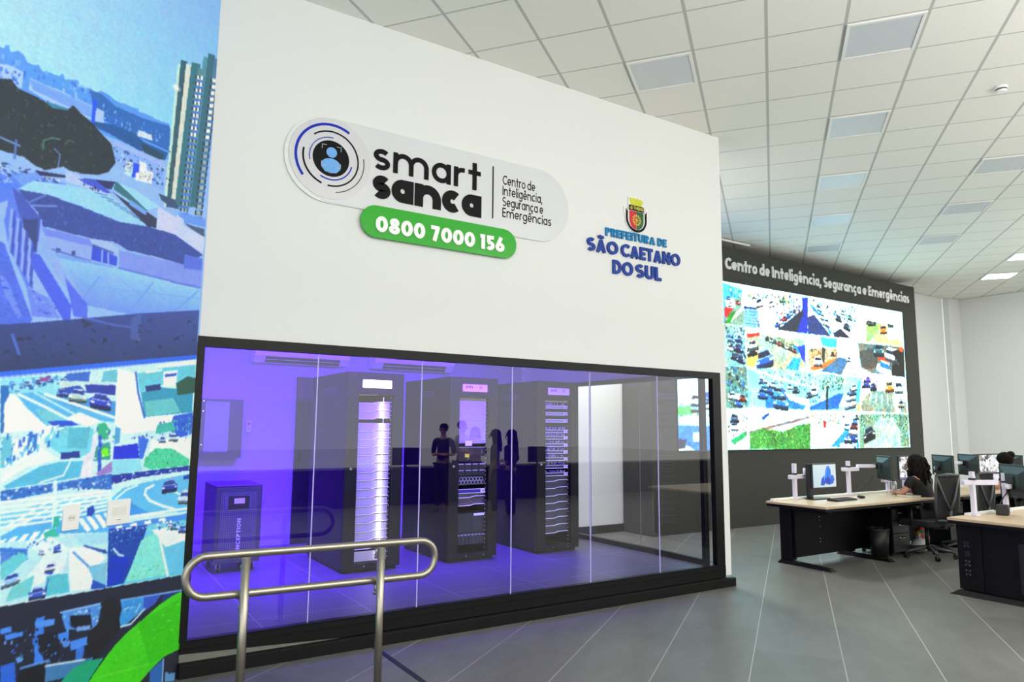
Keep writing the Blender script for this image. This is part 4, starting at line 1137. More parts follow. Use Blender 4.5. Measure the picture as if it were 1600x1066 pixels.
# ---------------------------------------------------------------- pictures laid down as a colour layer on a fine mesh
class Canvas:
    def __init__(self, x0, x1, z0, z1, step, fill, flip=False):
        self.x0, self.z0, self.step, self.flip = x0, z0, step, flip
        self.nx = int((x1 - x0) / step) + 1; self.nz = int((z1 - z0) / step) + 1
        self.X = x0 + np.arange(self.nx) * step; self.Z = z0 + np.arange(self.nz) * step
        self.img = np.zeros((self.nz, self.nx, 3)); self.img[:] = fill
    def win(self, xs, zs, pad=0.0):
        i0 = max(0, int((min(xs) - pad - self.x0) / self.step)); i1 = min(self.nx, int((max(xs) + pad - self.x0) / self.step) + 2)
        k0 = max(0, int((min(zs) - pad - self.z0) / self.step)); k1 = min(self.nz, int((max(zs) + pad - self.z0) / self.step) + 2)
        if i0 >= i1 or k0 >= k1: return None
        gx, gz = np.meshgrid(self.X[i0:i1], self.Z[k0:k1])
        return gx, gz, (slice(k0, k1), slice(i0, i1))
    def inside(self, pts, gx, gz):
        m = np.zeros(gx.shape, bool); n = len(pts)
        for a in range(n):
            (xa, za), (xb, zb) = pts[a], pts[(a + 1) % n]
            if za == zb: continue
            c = ((za > gz) != (zb > gz)) & (gx < (xb - xa) * (gz - za) / (zb - za) + xa)
            m ^= c
        return m
    def draw(self, ops):
        for o in ops:
            k = o[0]; q = [v / 1000.0 for v in o[-1]]
            pts = list(zip(q[0::2], q[1::2]))
            xs = q[0::2]; zs = q[1::2]
            if k == 'p':
                w = self.win(xs, zs)
                if w is None: continue
                gx, gz, sl = w; m = self.inside(pts, gx, gz); self.img[sl][m] = o[1]
            elif k == 'G4':
                w = self.win(xs, zs)
                if w is None: continue
                gx, gz, sl = w; m = self.inside(pts, gx, gz)
                s = (gx - min(xs)) / (max(xs) - min(xs)); s = (1 - s if self.flip else s)[..., None]
                t = ((max(zs) - gz) / (max(zs) - min(zs)))[..., None]
                c = [np.array(v, float) for v in o[1:5]]
                col = (c[0] * (1 - s) + c[1] * s) * (1 - t) + (c[2] * (1 - s) + c[3] * s) * t
                self.img[sl][m] = col[m]
            elif k == 'b':
                (xa, za), (xb, zb) = pts[0], pts[1]
                w = self.win(xs, zs)
                if w is None: continue
                gx, gz, sl = w
                d = ((gx - (xa + xb) / 2) / (abs(xb - xa) / 2)) ** 2 + ((gz - (za + zb) / 2) / (abs(zb - za) / 2)) ** 2
                a = (np.clip(1 - d, 0, 1) ** 1.5 * o[2])[..., None]
                self.img[sl] = self.img[sl] * (1 - a) + np.array(o[1], float) * a
            elif k == 'l':
                for (xa, za), (xb, zb) in zip(pts[:-1], pts[1:]):
                    w = self.win((xa, xb), (za, zb), o[2])
                    if w is None: continue
                    gx, gz, sl = w
                    dx, dz = xb - xa, zb - za; l2 = dx * dx + dz * dz + 1e-12
                    t = np.clip(((gx - xa) * dx + (gz - za) * dz) / l2, 0, 1)
                    d = np.hypot(gx - xa - t * dx, gz - za - t * dz)
                    a = np.clip((o[2] / 2 - d) / self.step + 0.5, 0, 1)[..., None]
                    self.img[sl] = self.img[sl] * (1 - a) + np.array(o[1], float) * a
            elif k == 'c':
                (xa, za), (xb, zb) = pts; ex, ez = xb - xa, zb - za; hh = math.hypot(ex, ez) * 0.33; col = o[1]
                T = lambda *q: [int(1000 * v) for i in range(0, len(q), 2) for v in (xa + (q[i] + 1) / 2 * ex + ez * q[i + 1] * 0.15, za + (q[i] + 1) / 2 * ez - q[i + 1] * hh)]
                dk = tuple(c * .55 for c in col); lt = tuple(min(255, c * .5 + 128) for c in col)
                self.draw([('p', (44, 48, 56), T(-1, .75, 1, .75, .9, 1.08, -.9, 1.08)), ('p', col, T(-1, .0, -.8, -.2, .8, -.2, 1, .0, 1, .85, -1, .85)), ('p', dk, T(-1, .5, 1, .5, 1, .85, -1, .85)),
                           ('p', o[2], T(-.72, -.2, -.5, -.85, .5, -.85, .72, -.2)), ('p', lt, T(-.5, -1, .5, -1, .55, -.8, -.55, -.8)), ('p', (250, 250, 250), T(-.95, .1, -.6, .1, -.6, .32, -.95, .32)),
                           ('p', (250, 250, 250), T(.6, .1, .95, .1, .95, .32, .6, .32)), ('p', lt, T(-.8, -.2, .8, -.2, .85, -.05, -.85, -.05))])
            elif k == 's':
                rnd = random.Random(o[1]); w0, h0 = o[3]
                n = 0; tries = 0
                while n < o[2] and tries < o[2] * 6:
                    tries += 1
                    x = rnd.uniform(min(xs), max(xs)); z = rnd.uniform(min(zs), max(zs))
                    if not self.inside(pts, np.array([[x]]), np.array([[z]]))[0, 0]: continue
                    n += 1
                    a = w0 / 2000.0 * rnd.uniform(0.4, 1.3); b = h0 / 2000.0 * rnd.uniform(0.4, 1.3); sk = rnd.uniform(-.5, .5) * a
                    quad = [(x - a, z - b + sk), (x + a, z - b - sk), (x + a * .8, z + b - sk), (x - a * .9, z + b + sk)]
                    w = self.win([p[0] for p in quad], [p[1] for p in quad])
                    if w is None: continue
                    gx, gz, sl = w; m = self.inside(quad, gx, gz); self.img[sl][m] = rnd.choice(o[4])
    def noise(self, rnd, cells):
        a = rnd.random((max(3, int(self.nz * self.step / cells) + 3), max(3, int(self.nx * self.step / cells) + 3)))
        zi = np.linspace(0, a.shape[0] - 1.001, self.nz); xi = np.linspace(0, a.shape[1] - 1.001, self.nx)
        z0 = zi.astype(int); x0 = xi.astype(int); fz = (zi - z0)[:, None]; fx = (xi - x0)[None]
        fz = fz * fz * (3 - 2 * fz); fx = fx * fx * (3 - 2 * fx)
        p = a[z0][:, x0]; q = a[z0][:, x0 + 1]; r = a[z0 + 1][:, x0]; t = a[z0 + 1][:, x0 + 1]
        return (p * (1 - fx) + q * fx) * (1 - fz) + (r * (1 - fx) + t * fx) * fz - 0.5
    def photo(self, seed, warp, amp, contrast, gain, tint=(1, 1, 1), zmax=None, soft=False, sat=1.0):
        """gives the drawn shapes the irregular outlines and texture of a photographic print"""
        rnd = np.random.default_rng(seed)
        kz, kx = np.meshgrid(np.arange(self.nz), np.arange(self.nx), indexing='ij')
        dz = (self.noise(rnd, warp * 3.5) * 2.2 + self.noise(rnd, warp * 1.4)) * warp / self.step
        dx = (self.noise(rnd, warp * 3.5) * 2.2 + self.noise(rnd, warp * 1.4)) * warp / self.step
        if zmax is not None: w = (self.Z < zmax)[:, None] * 0.75 + 0.25; dz = dz * w; dx = dx * w
        im = self.img[np.clip((kz + dz).round().astype(int), 0, self.nz - 1), np.clip((kx + dx).round().astype(int), 0, self.nx - 1)]
        im = im * 0.7 + 0.3 * self.img
        if soft:
            q = np.pad(im, ((1, 1), (1, 1), (0, 0)), 'edge')
            im = (q[1:-1, 1:-1] * 2 + q[:-2, 1:-1] + q[2:, 1:-1] + q[1:-1, :-2] + q[1:-1, 2:]) / 6
        lum = np.ones((self.nz, self.nx))
        for c, a in ((self.step * 1.6, 1.0), (self.step * 4, 0.8), (self.step * 18, 0.5)): lum += amp * a * self.noise(rnd, c)
        hue = self.noise(rnd, self.step * 12) * amp * 0.8
        v = np.clip(im / 255.0 * lum[..., None] * (1 + np.stack([-hue, hue * 0.3, hue], 2)), 0, 1.2)
        g = v.mean(2, keepdims=True); v = g + (v - g) * sat
        v = np.clip(v, 0, None) ** contrast * gain * np.array(tint)
        self.img = np.clip(v, 0, 1) * 255.0
    def mesh(self, name, f, m, parent=None):
        nx, nz = self.nx, self.nz
        gx, gz = np.meshgrid(self.X, self.Z)
        P = np.array(f(gx.ravel(), gz.ravel()), float).T
        i = (np.arange(nz - 1)[:, None] * nx + np.arange(nx - 1)[None]).ravel()
        q = np.stack([i, i + 1, i + nx + 1, i + nx], 1)
        if self.flip: q = q[:, ::-1]
        me = bpy.data.meshes.new(name)
        me.vertices.add(len(P)); me.vertices.foreach_set('co', P.ravel())
        me.loops.add(q.size); me.loops.foreach_set('vertex_index', q.ravel())
        me.polygons.add(len(q)); me.polygons.foreach_set('loop_start', np.arange(len(q)) * 4)
        me.update(calc_edges=True)
        c = self.img.reshape(-1, 3) / 255.0
        c = np.where(c <= 0.04045, c / 12.92, ((c + 0.055) / 1.055) ** 2.4)
        a = me.color_attributes.new('print', 'FLOAT_COLOR', 'POINT')
        a.data.foreach_set('color', np.concatenate([c, np.ones((len(c), 1))], 1).astype(np.float32).ravel())
        me.materials.append(m)
        o = bpy.data.objects.new(name, me); COL.objects.link(o)
        if parent: o.parent = parent
        return o

# ---------------------------------------------------------------- palette
white_paint = mat('white_wall_paint', (226, 228, 226), 0.55, bump=0.03, bscale=120)
cream_paint = mat('cream_wall_paint', (236, 236, 230), 0.6)
black_frame = mat('black_aluminium', (13, 14, 13), 0.4, 0.0, spec=0.25)
black_skirt = mat('black_skirting', (11, 11, 11), 0.5, spec=0.25)
grey_screed = mat('grey_screed', (118, 118, 110), 0.8, vary=0.1, bscale=30)
steel = mat('brushed_steel', (168, 162, 150), 0.32, 1.0)
rack_black = mat('black_rack_steel', (15, 15, 17), 0.45, 0.0, spec=0.25)
rack_dark = mat('dark_interior', (12, 12, 14), 0.6)
blank_grey = mat('blank_panel_grey', (88, 88, 92), 0.38, 0.5)
light_panel = mat('pale_panel', (178, 178, 168), 0.5)
lip_white = mat('white_panel_edge', (245, 245, 245), 0.4)
plate_white = mat('white_plastic', (240, 240, 238), 0.4)
dark_plastic = mat('dark_plastic', (26, 27, 28), 0.45)
monitor_back = mat('monitor_back_plastic', (34, 44, 42), 0.4)
desk_black = mat('black_laminate', (8, 8, 9), 0.5, spec=0.2)
desk_wood = mat('pale_wood_laminate', (196, 172, 140), 0.35, vary=0.08, bscale=6)
arm_white = mat('white_enamel', (214, 210, 226), 0.35)
mesh_grey = mat('grey_chair_frame', (64, 66, 66), 0.5)
mesh_black = mat('black_chair_mesh', (24, 25, 25), 0.8)
chrome = mat('chrome', (210, 210, 210), 0.15, 1.0)
glass = glass_mat('clear_glass', (0.96, 0.965, 0.98), 1.55, 1.75)
glass_side = glass_mat('clear_side_glass', (0.95, 0.96, 0.97), 1.5, 0.9)
glass_edge = mat('polished_glass_edge', (205, 200, 245), 0.3)

YW = 5.10      # face of the white wall
H = 4.85       # ceiling
ZR = 0.22      # raised floor of the server room
YB = 8.62      # rear wall
XL, XR = 0.745, 5.98
CA = math.radians(37.126); CU = (math.cos(CA), math.sin(CA)); CV = (-math.sin(CA), math.cos(CA))
def front(a, b, d): return (a, YW - d, b)

# ---------------------------------------------------------------- the setting
floor_m = grid_mat('grey_floor_tile', (107, 107, 103), (172, 172, 164), math.radians(35.8), 1.19, 0.592, 0.3, 0.317, 0.003, 0.006, 0.42, stagger=0.5, noise=0.42, nscale=2.2, stretch=(1.0, 2.4), lines_u=(84, 84, 80), spec=0.35)
raised_m = grid_mat('raised_floor_tile', (84, 84, 92), (160, 160, 172), 0.0, 0.805, 0.805, 1.277, 5.41, 0.005, 0.005, 0.38, noise=0.2, nscale=4.0)
ceil_m = grid_mat('ceiling_tile', (236, 236, 228), (186, 188, 182), CA, 0.603, 0.598, 5.87, -0.065, 0.016, 0.026, 0.8, noise=0.05, nscale=40, bump=0.15)
struct(MB().box(-20, 40, -6.0, 9.0, -0.1, 0).build('floor', floor_m))
struct(MB().box(-20, 40, -40, -6.001, -0.1, 0).build('floor_bounce', mat('bounce_white', (226, 226, 222), 0.8)))  # pale ground added out of view to brighten glass reflections and ambient light
struct(MB().box(-6, 19, -3.2, 9.0, H, H + 0.1).build('ceiling', ceil_m))
# dark joint strip let into the floor in front of the skirting
struct(MB().hexa([(2.035, 4.1, -0.02), (2.075, 4.1, -0.02), (2.075, 5.065, -0.02), (2.035, 5.065, -0.02), (2.035, 4.1, 0.002), (2.075, 4.1, 0.002), (2.075, 5.065, 0.002), (2.035, 5.065, 0.002)]).build('trim_1', mat('dark_joint', (34, 34, 40), 0.6)))
# white front wall above the glazing, with its right-hand pier
b = MB().box(XL - 0.02, XR, YW, YW + 0.16, 2.205, H)
struct(b.build('wall_front', white_paint))
struct(MB().box(5.885, XR, YW, YW + 0.16, 0.11, 2.2049).build('wall_pier', white_paint))
# solid side wall above the side glazing, and lid of the server room
struct(MB().box(XR - 0.16, XR, YW + 0.161, YB, 2.205, H).build('wall_side', white_paint))
struct(MB().box(XL, XR - 0.161, YW + 0.161, YB, 2.84, 2.90).build('ceiling_server_room', cream_paint))
struct(MB().box(XL - 0.02, XL + 0.02, YW + 0.17, YB, 0, H - 0.01).build('wall_partition', cream_paint))
struct(MB().box(-6, 18.02, YB, YB + 0.15, 0, H - 0.005).build('wall_rear', white_paint))
struct(MB().box(XL + 0.021, 5.66, YB - 0.019, YB - 0.001, ZR + 0.001, 2.835).build('wall_violet_tint', mat('violet_light_tint', (178, 172, 196), 0.6)))  # added layer with the violet light's tint put into its colour
struct(MB().box(18.02, 18.551, 8.47, 8.61, 0, H - 0.005).build('wall_column', white_paint))
struct(MB().box(18.555, 18.7, 0.5, 9.0, 0, H - 0.005).build('wall_right', white_paint))
struct(MB().box(5.05, 17.9, YB - 0.02, YB, 0.0, 0.12).build('baseboard_rear', black_skirt))
# raised floor with black skirting, ledge and grey screed visible where the ramp lowers the floor line
struct(MB().box(XL, 5.88, YW + 0.02, YB - 0.021, 0.0, ZR).build('floor_raised', raised_m))
struct(MB().box(XL, 6.01, YW - 0.035, YW + 0.019, 0.0, 0.085).build('baseboard_front', black_skirt, bevel=0.004))
struct(MB().box(5.881, 5.90, YW + 0.17, YB - 0.022, 0.0, ZR + 0.002).build('baseboard_side', black_skirt))
struct(MB().box(XL, 5.88, YW - 0.028, YW + 0.018, 0.0855, 0.094).build('trim_2', black_skirt))
b = MB()
b.prism([(XL, 0.148), (1.85, 0.098), (5.883, 0.098), (5.883, 0.218), (XL, 0.218)], front, 0.012, -0.018)
b.box(XL, 5.883, YW - 0.020, YW - 0.013, 0.172, 0.176)
struct(b.build('trim_3', black_frame))
struct(MB().prism([(XL, 0.0945), (1.80, 0.0945), (XL, 0.1475)], front, 0.006, -0.015).build('trim_4', grey_screed))
# glazing of the server room
w1 = MB()
w1.box(0.735, 0.785, YW - 0.01, YW + 0.05, 0.219, 2.2045); w1.box(5.765, 5.883, YW - 0.01, YW + 0.05, 0.219, 2.2045)
w1.box(0.786, 5.764, YW - 0.01, YW + 0.05, 2.135, 2.2045); w1.box(0.786, 5.764, YW - 0.004, YW + 0.05, 0.219, 0.226)
win1 = struct(w1.build('window_1', black_frame))
seams = [0.788, 1.570, 2.412, 3.272, 4.128, 4.987, 5.762]
for i in range(6):
    p = MB(); a, c = seams[i] + 0.003, seams[i + 1] - 0.003
    p.add([(a, YW + 0.02, 0.227), (c, YW + 0.02, 0.227), (c, YW + 0.02, 2.134), (a, YW + 0.02, 2.134)], [(0, 1, 2, 3)], 0)
    if i < 5: p.box(c, c + 0.006, YW + 0.016, YW + 0.026, 0.227, 2.134, 1)
    p.build('glass_pane', [glass, glass_edge], win1)
w2 = MB(); XS = 5.70
w2.box(XS - 0.03, XS + 0.03, YW + 0.06, YB - 0.03, ZR, ZR + 0.055); w2.box(XS - 0.03, XS + 0.03, YW + 0.06, YB - 0.03, 2.15, 2.2045)
w2.box(XS - 0.03, XS + 0.03, YB - 0.07, YB - 0.03, ZR + 0.056, 2.149); w2.box(XS - 0.03, XS + 0.03, YW + 0.06, YW + 0.11, ZR + 0.056, 2.149)
win2 = struct(w2.build('window_2', black_frame))
ys = [YW + 0.11, 6.15, 7.05, 7.9, YB - 0.07]
for i in range(4):
    p = MB(); a, c = ys[i] + 0.002, ys[i + 1] - 0.002
    p.add([(XS, a, ZR + 0.056), (XS, c, ZR + 0.056), (XS, c, 2.149), (XS, a, 2.149)], [(0, 1, 2, 3)], 0)
    if i < 3: p.box(XS - 0.004, XS + 0.004, c, c + 0.004, ZR + 0.056, 2.149, 1)
    p.build('glass_pane', [glass_side, mat('grey_glass_edge', (120, 120, 125), 0.4)], win2)

# angled wall at the left with its printed picture
ME = (0.745, 5.10); MU = (-CU[0], -CU[1]); MN = (math.sin(CA), -math.cos(CA))
def mural_pt(u, z, d): return (ME[0] + MU[0] * u + MN[0] * d, ME[1] + MU[1] * u + MN[1] * d, z)
b = MB(); b.hexa([mural_pt(-0.0, 0, -0.001), mural_pt(-0.0, 0, -0.15), mural_pt(3.4, 0, -0.15), mural_pt(3.4, 0, -0.001),
                  mural_pt(-0.0, H - 0.01, -0.001), mural_pt(-0.0, H - 0.01, -0.15), mural_pt(3.4, H - 0.01, -0.15), mural_pt(3.4, H - 0.01, -0.001)])
struct(b.build('wall_left', cream_paint))
cv = Canvas(0.0, 1.8, 0.0, 4.84, 0.0045, (150, 182, 230), flip=True)
cv.draw(MURAL)
cv.photo(3, 0.0022, 0.06, 1.0, 1.07, (0.98, 1.0, 1.05), zmax=2.02, soft=True, sat=1.18)
mural = cv.mesh('wall_mural', lambda u, z: (ME[0] + MU[0] * u + MN[0] * 0.003, ME[1] + MU[1] * u + MN[1] * 0.003, z), paint_mat('mural_print', 0.0, 0.5))
tag(mural, 'blue wall-high printed photo mural of a city, tower block and traffic camera pictures', 'mural')

# ---------------------------------------------------------------- ceiling panels, smoke detector
def cell(iu, iv):
    u = 5.87 + (iu + 0.5) * 0.603; v = -0.065 + (iv + 0.5) * 0.598
    return u * CU[0] + v * CV[0], u * CU[1] + v * CV[1]
diff_off = mat('unlit_diffuser', (206, 212, 216), 0.35)
diff_on = mat('lit_diffuser', (255, 253, 246), 0.4, emit=(255, 251, 240), estr=12.0)
panel_frame = mat('panel_frame_white', (235, 236, 232), 0.5)
LED = [(0, 1, 'unlit square ceiling panel just above the top edge of the white wall', 0), (0, -2, 'unlit square ceiling panel with pale rim, largest and nearest at top right', 0),
       (3, -2, 'pale bluish unlit ceiling panel next after the nearest large one', 0), (6, -2, 'bluish unlit ceiling panel third in the row running toward the video wall', 0),
       (9, -2, 'bluish unlit ceiling panel fourth in the row running toward the video wall', 0), (12, -2, 'dark bluish ceiling panel at the end of the row, above the video wall title', 0),
       (6, -5, 'pale unlit ceiling panel nearest the right edge, beyond the smoke detector', 0), (9, -5, 'pale unlit ceiling panel in middle of the right-hand row', 0),
       (12, -5, 'pale unlit ceiling panel farthest along the right-hand row, before the lit ones', 0),
       (15, -8, 'lit white ceiling panel at the right edge, nearer of the two lit', 1), (18, -8, 'lit white ceiling panel by the rear corner, farther of the two lit', 1)]
for iu, iv, lab, on in LED:
    x, y = cell(iu, iv)
    t = thing('ceiling_panel', lab, 'ceiling light', (x, y, H - 0.002), CA, 'square ceiling panels')
    f = MB()
    for s in (-1, 1):
        f.box(-0.289, 0.289, s * 0.272 - 0.013, s * 0.272 + 0.013, -0.012, 0.0); f.box(s * 0.274 - 0.014, s * 0.274 + 0.014, -0.258, 0.258, -0.012, 0.0)
    f.build('frame', panel_frame, t)
    MB().box(-0.259, 0.259, -0.258, 0.258, -0.006, 0.0).build('diffuser', diff_on if on else diff_off, t)
sd = thing('smoke_detector', 'small round white smoke detector on the ceiling at upper right', 'smoke detector', (7.28, 2.82, H))
MB().cyl((0, 0, 0), (0, 0, -0.022), 0.055, 0.052, 24).build('base', plate_white, sd)
MB().cyl((0, 0, -0.0225), (0, 0, -0.036), 0.046, 0.046, 24, mi=0).build('vent_ring', mat('detector_vent', (90, 92, 92), 0.6), sd)
MB().cyl((0, 0, -0.0365), (0, 0, -0.052), 0.047, 0.034, 24).build('cap', plate_white, sd)

# ---------------------------------------------------------------- wall plates on the mural
def plate(lab, u, z, w, h, kind):
    t = thing('wall_plate', lab, 'socket' if kind == 0 else 'switch', mural_pt(u, z, 0.004), CA - PI + 0.0)
    # local: x along the wall, y out of it
    b = MB().rbox(-w / 2, w / 2, 0, 0.010, -h / 2, h / 2, 0.006, 'y'); b.build('cover', plate_white, t, bevel=0.002)
    if kind == 0:
        MB().rbox(-0.022, 0.022, 0.0101, 0.0125, -0.019, 0.011, 0.011, 'y').build('socket', mat('socket_white', (225, 225, 220), 0.4), t)
        h_ = MB()
        for k in (-1, 0, 1): h_.cyl((k * 0.010, 0.0126, -0.004 + (0.002 if k == 0 else 0)), (k * 0.010, 0.0132, -0.004), 0.0028, n=8)
        h_.build('pin_hole', dark_plastic, t)
    else:
        for zz in (0.020, -0.006): MB().box(-0.046, 0.046, 0.0101, 0.013, zz - 0.012, zz + 0.012).build('rocker', mat('rocker_white', (232, 232, 226), 0.35), t, bevel=0.001)
        MB().box(-0.012, 0.012, 0.0101, 0.012, -0.046, -0.042).build('indicator', mat('indicator_grey', (150, 150, 150), 0.4), t)
plate('narrow white wall plate with one socket, left of the two on the mural', 0.836, 1.100, 0.096, 0.138, 0)
plate('wide white wall plate with switches, right of the two on the mural', 0.536, 1.097, 0.150, 0.142, 1)

# ---------------------------------------------------------------- acrylic sign
sg = thing('wall_sign', 'long rounded acrylic sign with smart sanca lettering and green phone plate on the white wall', 'sign', (0, 0, 0))
sign_grey = mat('sign_acrylic_grey', (216, 218, 221), 0.14, coat=0.3)
sign_rim = mat('sign_rim_acrylic', (228, 230, 226), 0.15)
ink = mat('black_acrylic', (16, 17, 18), 0.4, spec=0.12)
blue_ink = mat('royal_blue_acrylic', (24, 52, 176), 0.35, spec=0.15)
green_ac = mat('green_acrylic', (34, 168, 28), 0.2, spec=0.3)
MB().prism(pill(1.24, 3.862, 3.285, 3.962), front, 0.0, 0.016).build('clear_plate', sign_rim, sg, bevel=0.001)
MB().prism(pill(1.292, 3.855, 3.290, 3.957), front, 0.0162, 0.019).build('backplate', sign_grey, sg)
BC = (1.590, 3.632)
MB().prism(arc(BC[0], BC[1], 0.318, 0.318, 0, 354, 60), front, 0.0192, 0.022).build('badge_plate', mat('badge_acrylic', (212, 212, 216), 0.06, coat=0.8), sg)
r_ = MB()
for a0, a1, r, w in ((60, 219, 0.268, 0.019),): r_.strip(arc(*BC, r, r, a0, a1, 40), w, front, 0.0222, 0.026)
for a0, a1, r, w in ((86, 194, 0.166, 0.006), (-12, -118, 0.166, 0.009)): r_.strip(arc(*BC, r, r, a0, a1, 30), w, front, 0.0222, 0.026)
r_.build('blue_ring', blue_ink, sg)
r_ = MB()
for a0, a1, r, w in ((130, -95, 0.214, 0.011), (168, 252, 0.214, 0.013), (11, -80, 0.262, 0.005)): r_.strip(arc(*BC, r, r, a0, a1, 50), w, front, 0.0222, 0.0255)
r_.build('black_ring', ink, sg)
MB().prism(arc(*BC, 0.142, 0.142, 0, 352, 44), front, 0.0222, 0.0245).build('badge_disc', ink, sg)
p_ = MB().prism(arc(BC[0] + 0.002, BC[1] + 0.048, 0.041, 0.041, 0, 350, 30), front, 0.0247, 0.027)
p_.prism(arc(BC[0], BC[1] - 0.056, 0.075, 0.056, -8, 188, 30) + [(BC[0] - 0.072, BC[1] - 0.078), (BC[0] - 0.045, BC[1] - 0.108), (BC[0], BC[1] - 0.116), (BC[0] + 0.045, BC[1] - 0.108), (BC[0] + 0.072, BC[1] - 0.078)], front, 0.0247, 0.027)
p_.build('person_icon', mat('sky_blue_acrylic', (116, 174, 234), 0.35, spec=0.15), sg)
for sx in (-1, 1):
    for sz, zz in ((1, 0.10), (-1, -0.065)):
        c_ = MB(); x, z = BC[0] + sx * 0.074, BC[1] + zz
        c_.strip([(x, z - sz * 0.034), (x, z), (x - sx * 0.034, z)], 0.004, front, 0.0272, 0.028)
        c_.build('corner_mark', mat('pale_grey_mark', (190, 195, 200), 0.4), sg)
text_mb(MB(), 'smart', 1.93, 3.628, 0.245, front, 0.0192, 0.026, w=0.155, width=0.975, gap=0.12, xh=0.70).build('lettering', ink, sg)
text_mb(MB(), 'sanca', 1.93, 3.392, 0.25, front, 0.0192, 0.026, w=0.30, width=0.985, gap=0.045, xh=0.76).build('lettering', ink, sg)
MB().prism([(3.026, 3.41), (3.036, 3.41), (3.036, 3.88), (3.026, 3.88)], front, 0.0192, 0.024).build('divider_bar', ink, sg)
for k, (t_, wd) in enumerate((('Centro de', 0.345), ('Inteligência,', 0.425), ('Segurança e', 0.435), ('Emergências', 0.525))):
    text_mb(MB(), t_, 3.132, 3.738 - 0.0985 * k, 0.084, front, 0.0192, 0.022, w=0.125, width=wd, gap=0.14).build('lettering', ink, sg)
pl = MB().prism(pill(1.838, 3.272, 3.070, 3.330), front, 0.017, 0.034).build('phone_plate', green_ac, sg, bevel=0.002)
text_mb(MB(), '0800 7000 156', 1.958, 3.118, 0.128, front, 0.0345, 0.042, w=0.25, width=1.185, gap=0.06, space=0.30).build('lettering', mat('white_acrylic', (244, 244, 244), 0.3), pl)

# ---------------------------------------------------------------- city hall sign
ch = thing('city_hall_sign', 'coat of arms with raised blue letters at right of the white wall', 'sign', (0, 0, 0))
cyan_l = mat('cyan_blue_acrylic', (4, 122, 178), 0.3, spec=0.3); blue_l = mat('deep_blue_acrylic', (10, 58, 150), 0.25, spec=0.3)
for t_, x_, z_, c_, w_, m_, d_ in (('PREFEITURA', 4.315, 3.462, 0.082, 0.655, cyan_l, 0.016), ('DE', 5.005, 3.462, 0.082, 0.125, cyan_l, 0.016), ('SÃO', 4.085, 3.285, 0.130, 0.385, blue_l, 0.018),
                               ('CAETANO', 4.508, 3.285, 0.130, 0.812, blue_l, 0.018), ('DO', 4.400, 3.098, 0.138, 0.262, blue_l, 0.018), ('SUL', 4.698, 3.098, 0.138, 0.347, blue_l, 0.018)):
    text_mb(MB(), t_, x_, z_, c_, front, 0.001, d_, w=0.225, width=w_, gap=0.09).build('lettering', m_, ch)
CX, CZ = 4.715, 3.700
def shield(s, dz=0.0): return [(CX - 0.100 * s, CZ + 0.075 * s + dz)] + [(CX + 0.100 * s * math.cos(t), CZ - 0.02 * s + dz + 0.105 * s * math.sin(t)) for t in np.linspace(PI, 2 * PI, 18)] + [(CX + 0.100 * s, CZ + 0.075 * s + dz)]
cr = MB().prism([(CX - 0.165, CZ + 0.10), (CX - 0.10, CZ + 0.09), (CX - 0.105, CZ + 0.215), (CX + 0.085, CZ + 0.215), (CX + 0.10, CZ + 0.10), (CX + 0.155, CZ + 0.09)] + [(CX + 0.150 * math.cos(t), CZ - 0.0 + 0.150 * math.sin(t)) for t in np.linspace(0, -PI, 22)], front, 0.001, 0.012).build('crest', mat('crest_white', (236, 236, 232), 0.3), ch)
MB().prism([(CX - 0.138, CZ + 0.09), (CX - 0.118, CZ + 0.055), (CX - 0.112, CZ + 0.10)] + [(CX + 0.115 * math.cos(t), CZ - 0.01 + 0.110 * math.sin(t)) for t in np.linspace(PI - .1, 2 * PI + .1, 20)] + [(CX + 0.112, CZ + 0.10), (CX + 0.118, CZ + 0.055), (CX + 0.140, CZ + 0.09)] + [(CX + 0.140 * math.cos(t), CZ - 0.005 + 0.140 * math.sin(t)) for t in np.linspace(0.1, -PI - .1, 26)], front, 0.0122, 0.015).build('ribbon', ink, cr)
MB().prism([(CX - 0.098, CZ + 0.075), (CX + 0.098, CZ + 0.075), (CX + 0.098, CZ + 0.128), (CX - 0.098, CZ + 0.128)], front, 0.0152, 0.017).build('motto_band', ink, cr)
text_mb(MB(), 'di THIENE', CX - 0.088, CZ + 0.086, 0.032, front, 0.0172, 0.0185, w=0.17, width=0.176).build('motto', mat('crest_yellow', (214, 202, 60), 0.4), cr)
half = shield(0.94)
L_ = [p for p in half if p[0] <= CX + 1e-6] + [(CX, CZ + 0.0705)]; R_ = [(CX, CZ + 0.0705)] + [p for p in half if p[0] >= CX - 1e-6]
MB().prism(L_ + [], front, 0.0152, 0.0165).build('red_field', mat('crest_red', (200, 22, 44), 0.4), cr)
MB().prism([(CX, CZ - 0.119)] + [p for p in half if p[0] > CX + 1e-6] + [(CX, CZ + 0.0705)], front, 0.0152, 0.0165).build('green_field', mat('crest_green', (10, 92, 48), 0.4), cr)
g_ = MB().strip(arc(CX, CZ - 0.02, 0.046, 0.046, 0, 348, 30), 0.010, front, 0.0167, 0.0185, closed=True)
for k in range(4):
    t = k * PI / 4; g_.strip([(CX - 0.044 * math.cos(t), CZ - 0.02 - 0.044 * math.sin(t)), (CX + 0.044 * math.cos(t), CZ - 0.02 + 0.044 * math.sin(t))], 0.006, front, 0.0167, 0.018 + k * 0.0001)
for k in range(12):
    t = k * PI / 6; g_.strip([(CX + 0.050 * math.cos(t), CZ - 0.02 + 0.050 * math.sin(t)), (CX + 0.060 * math.cos(t), CZ - 0.02 + 0.060 * math.sin(t))], 0.010, front, 0.0167, 0.018)
g_.build('cogwheel', mat('crest_gold', (206, 172, 60), 0.4), cr)
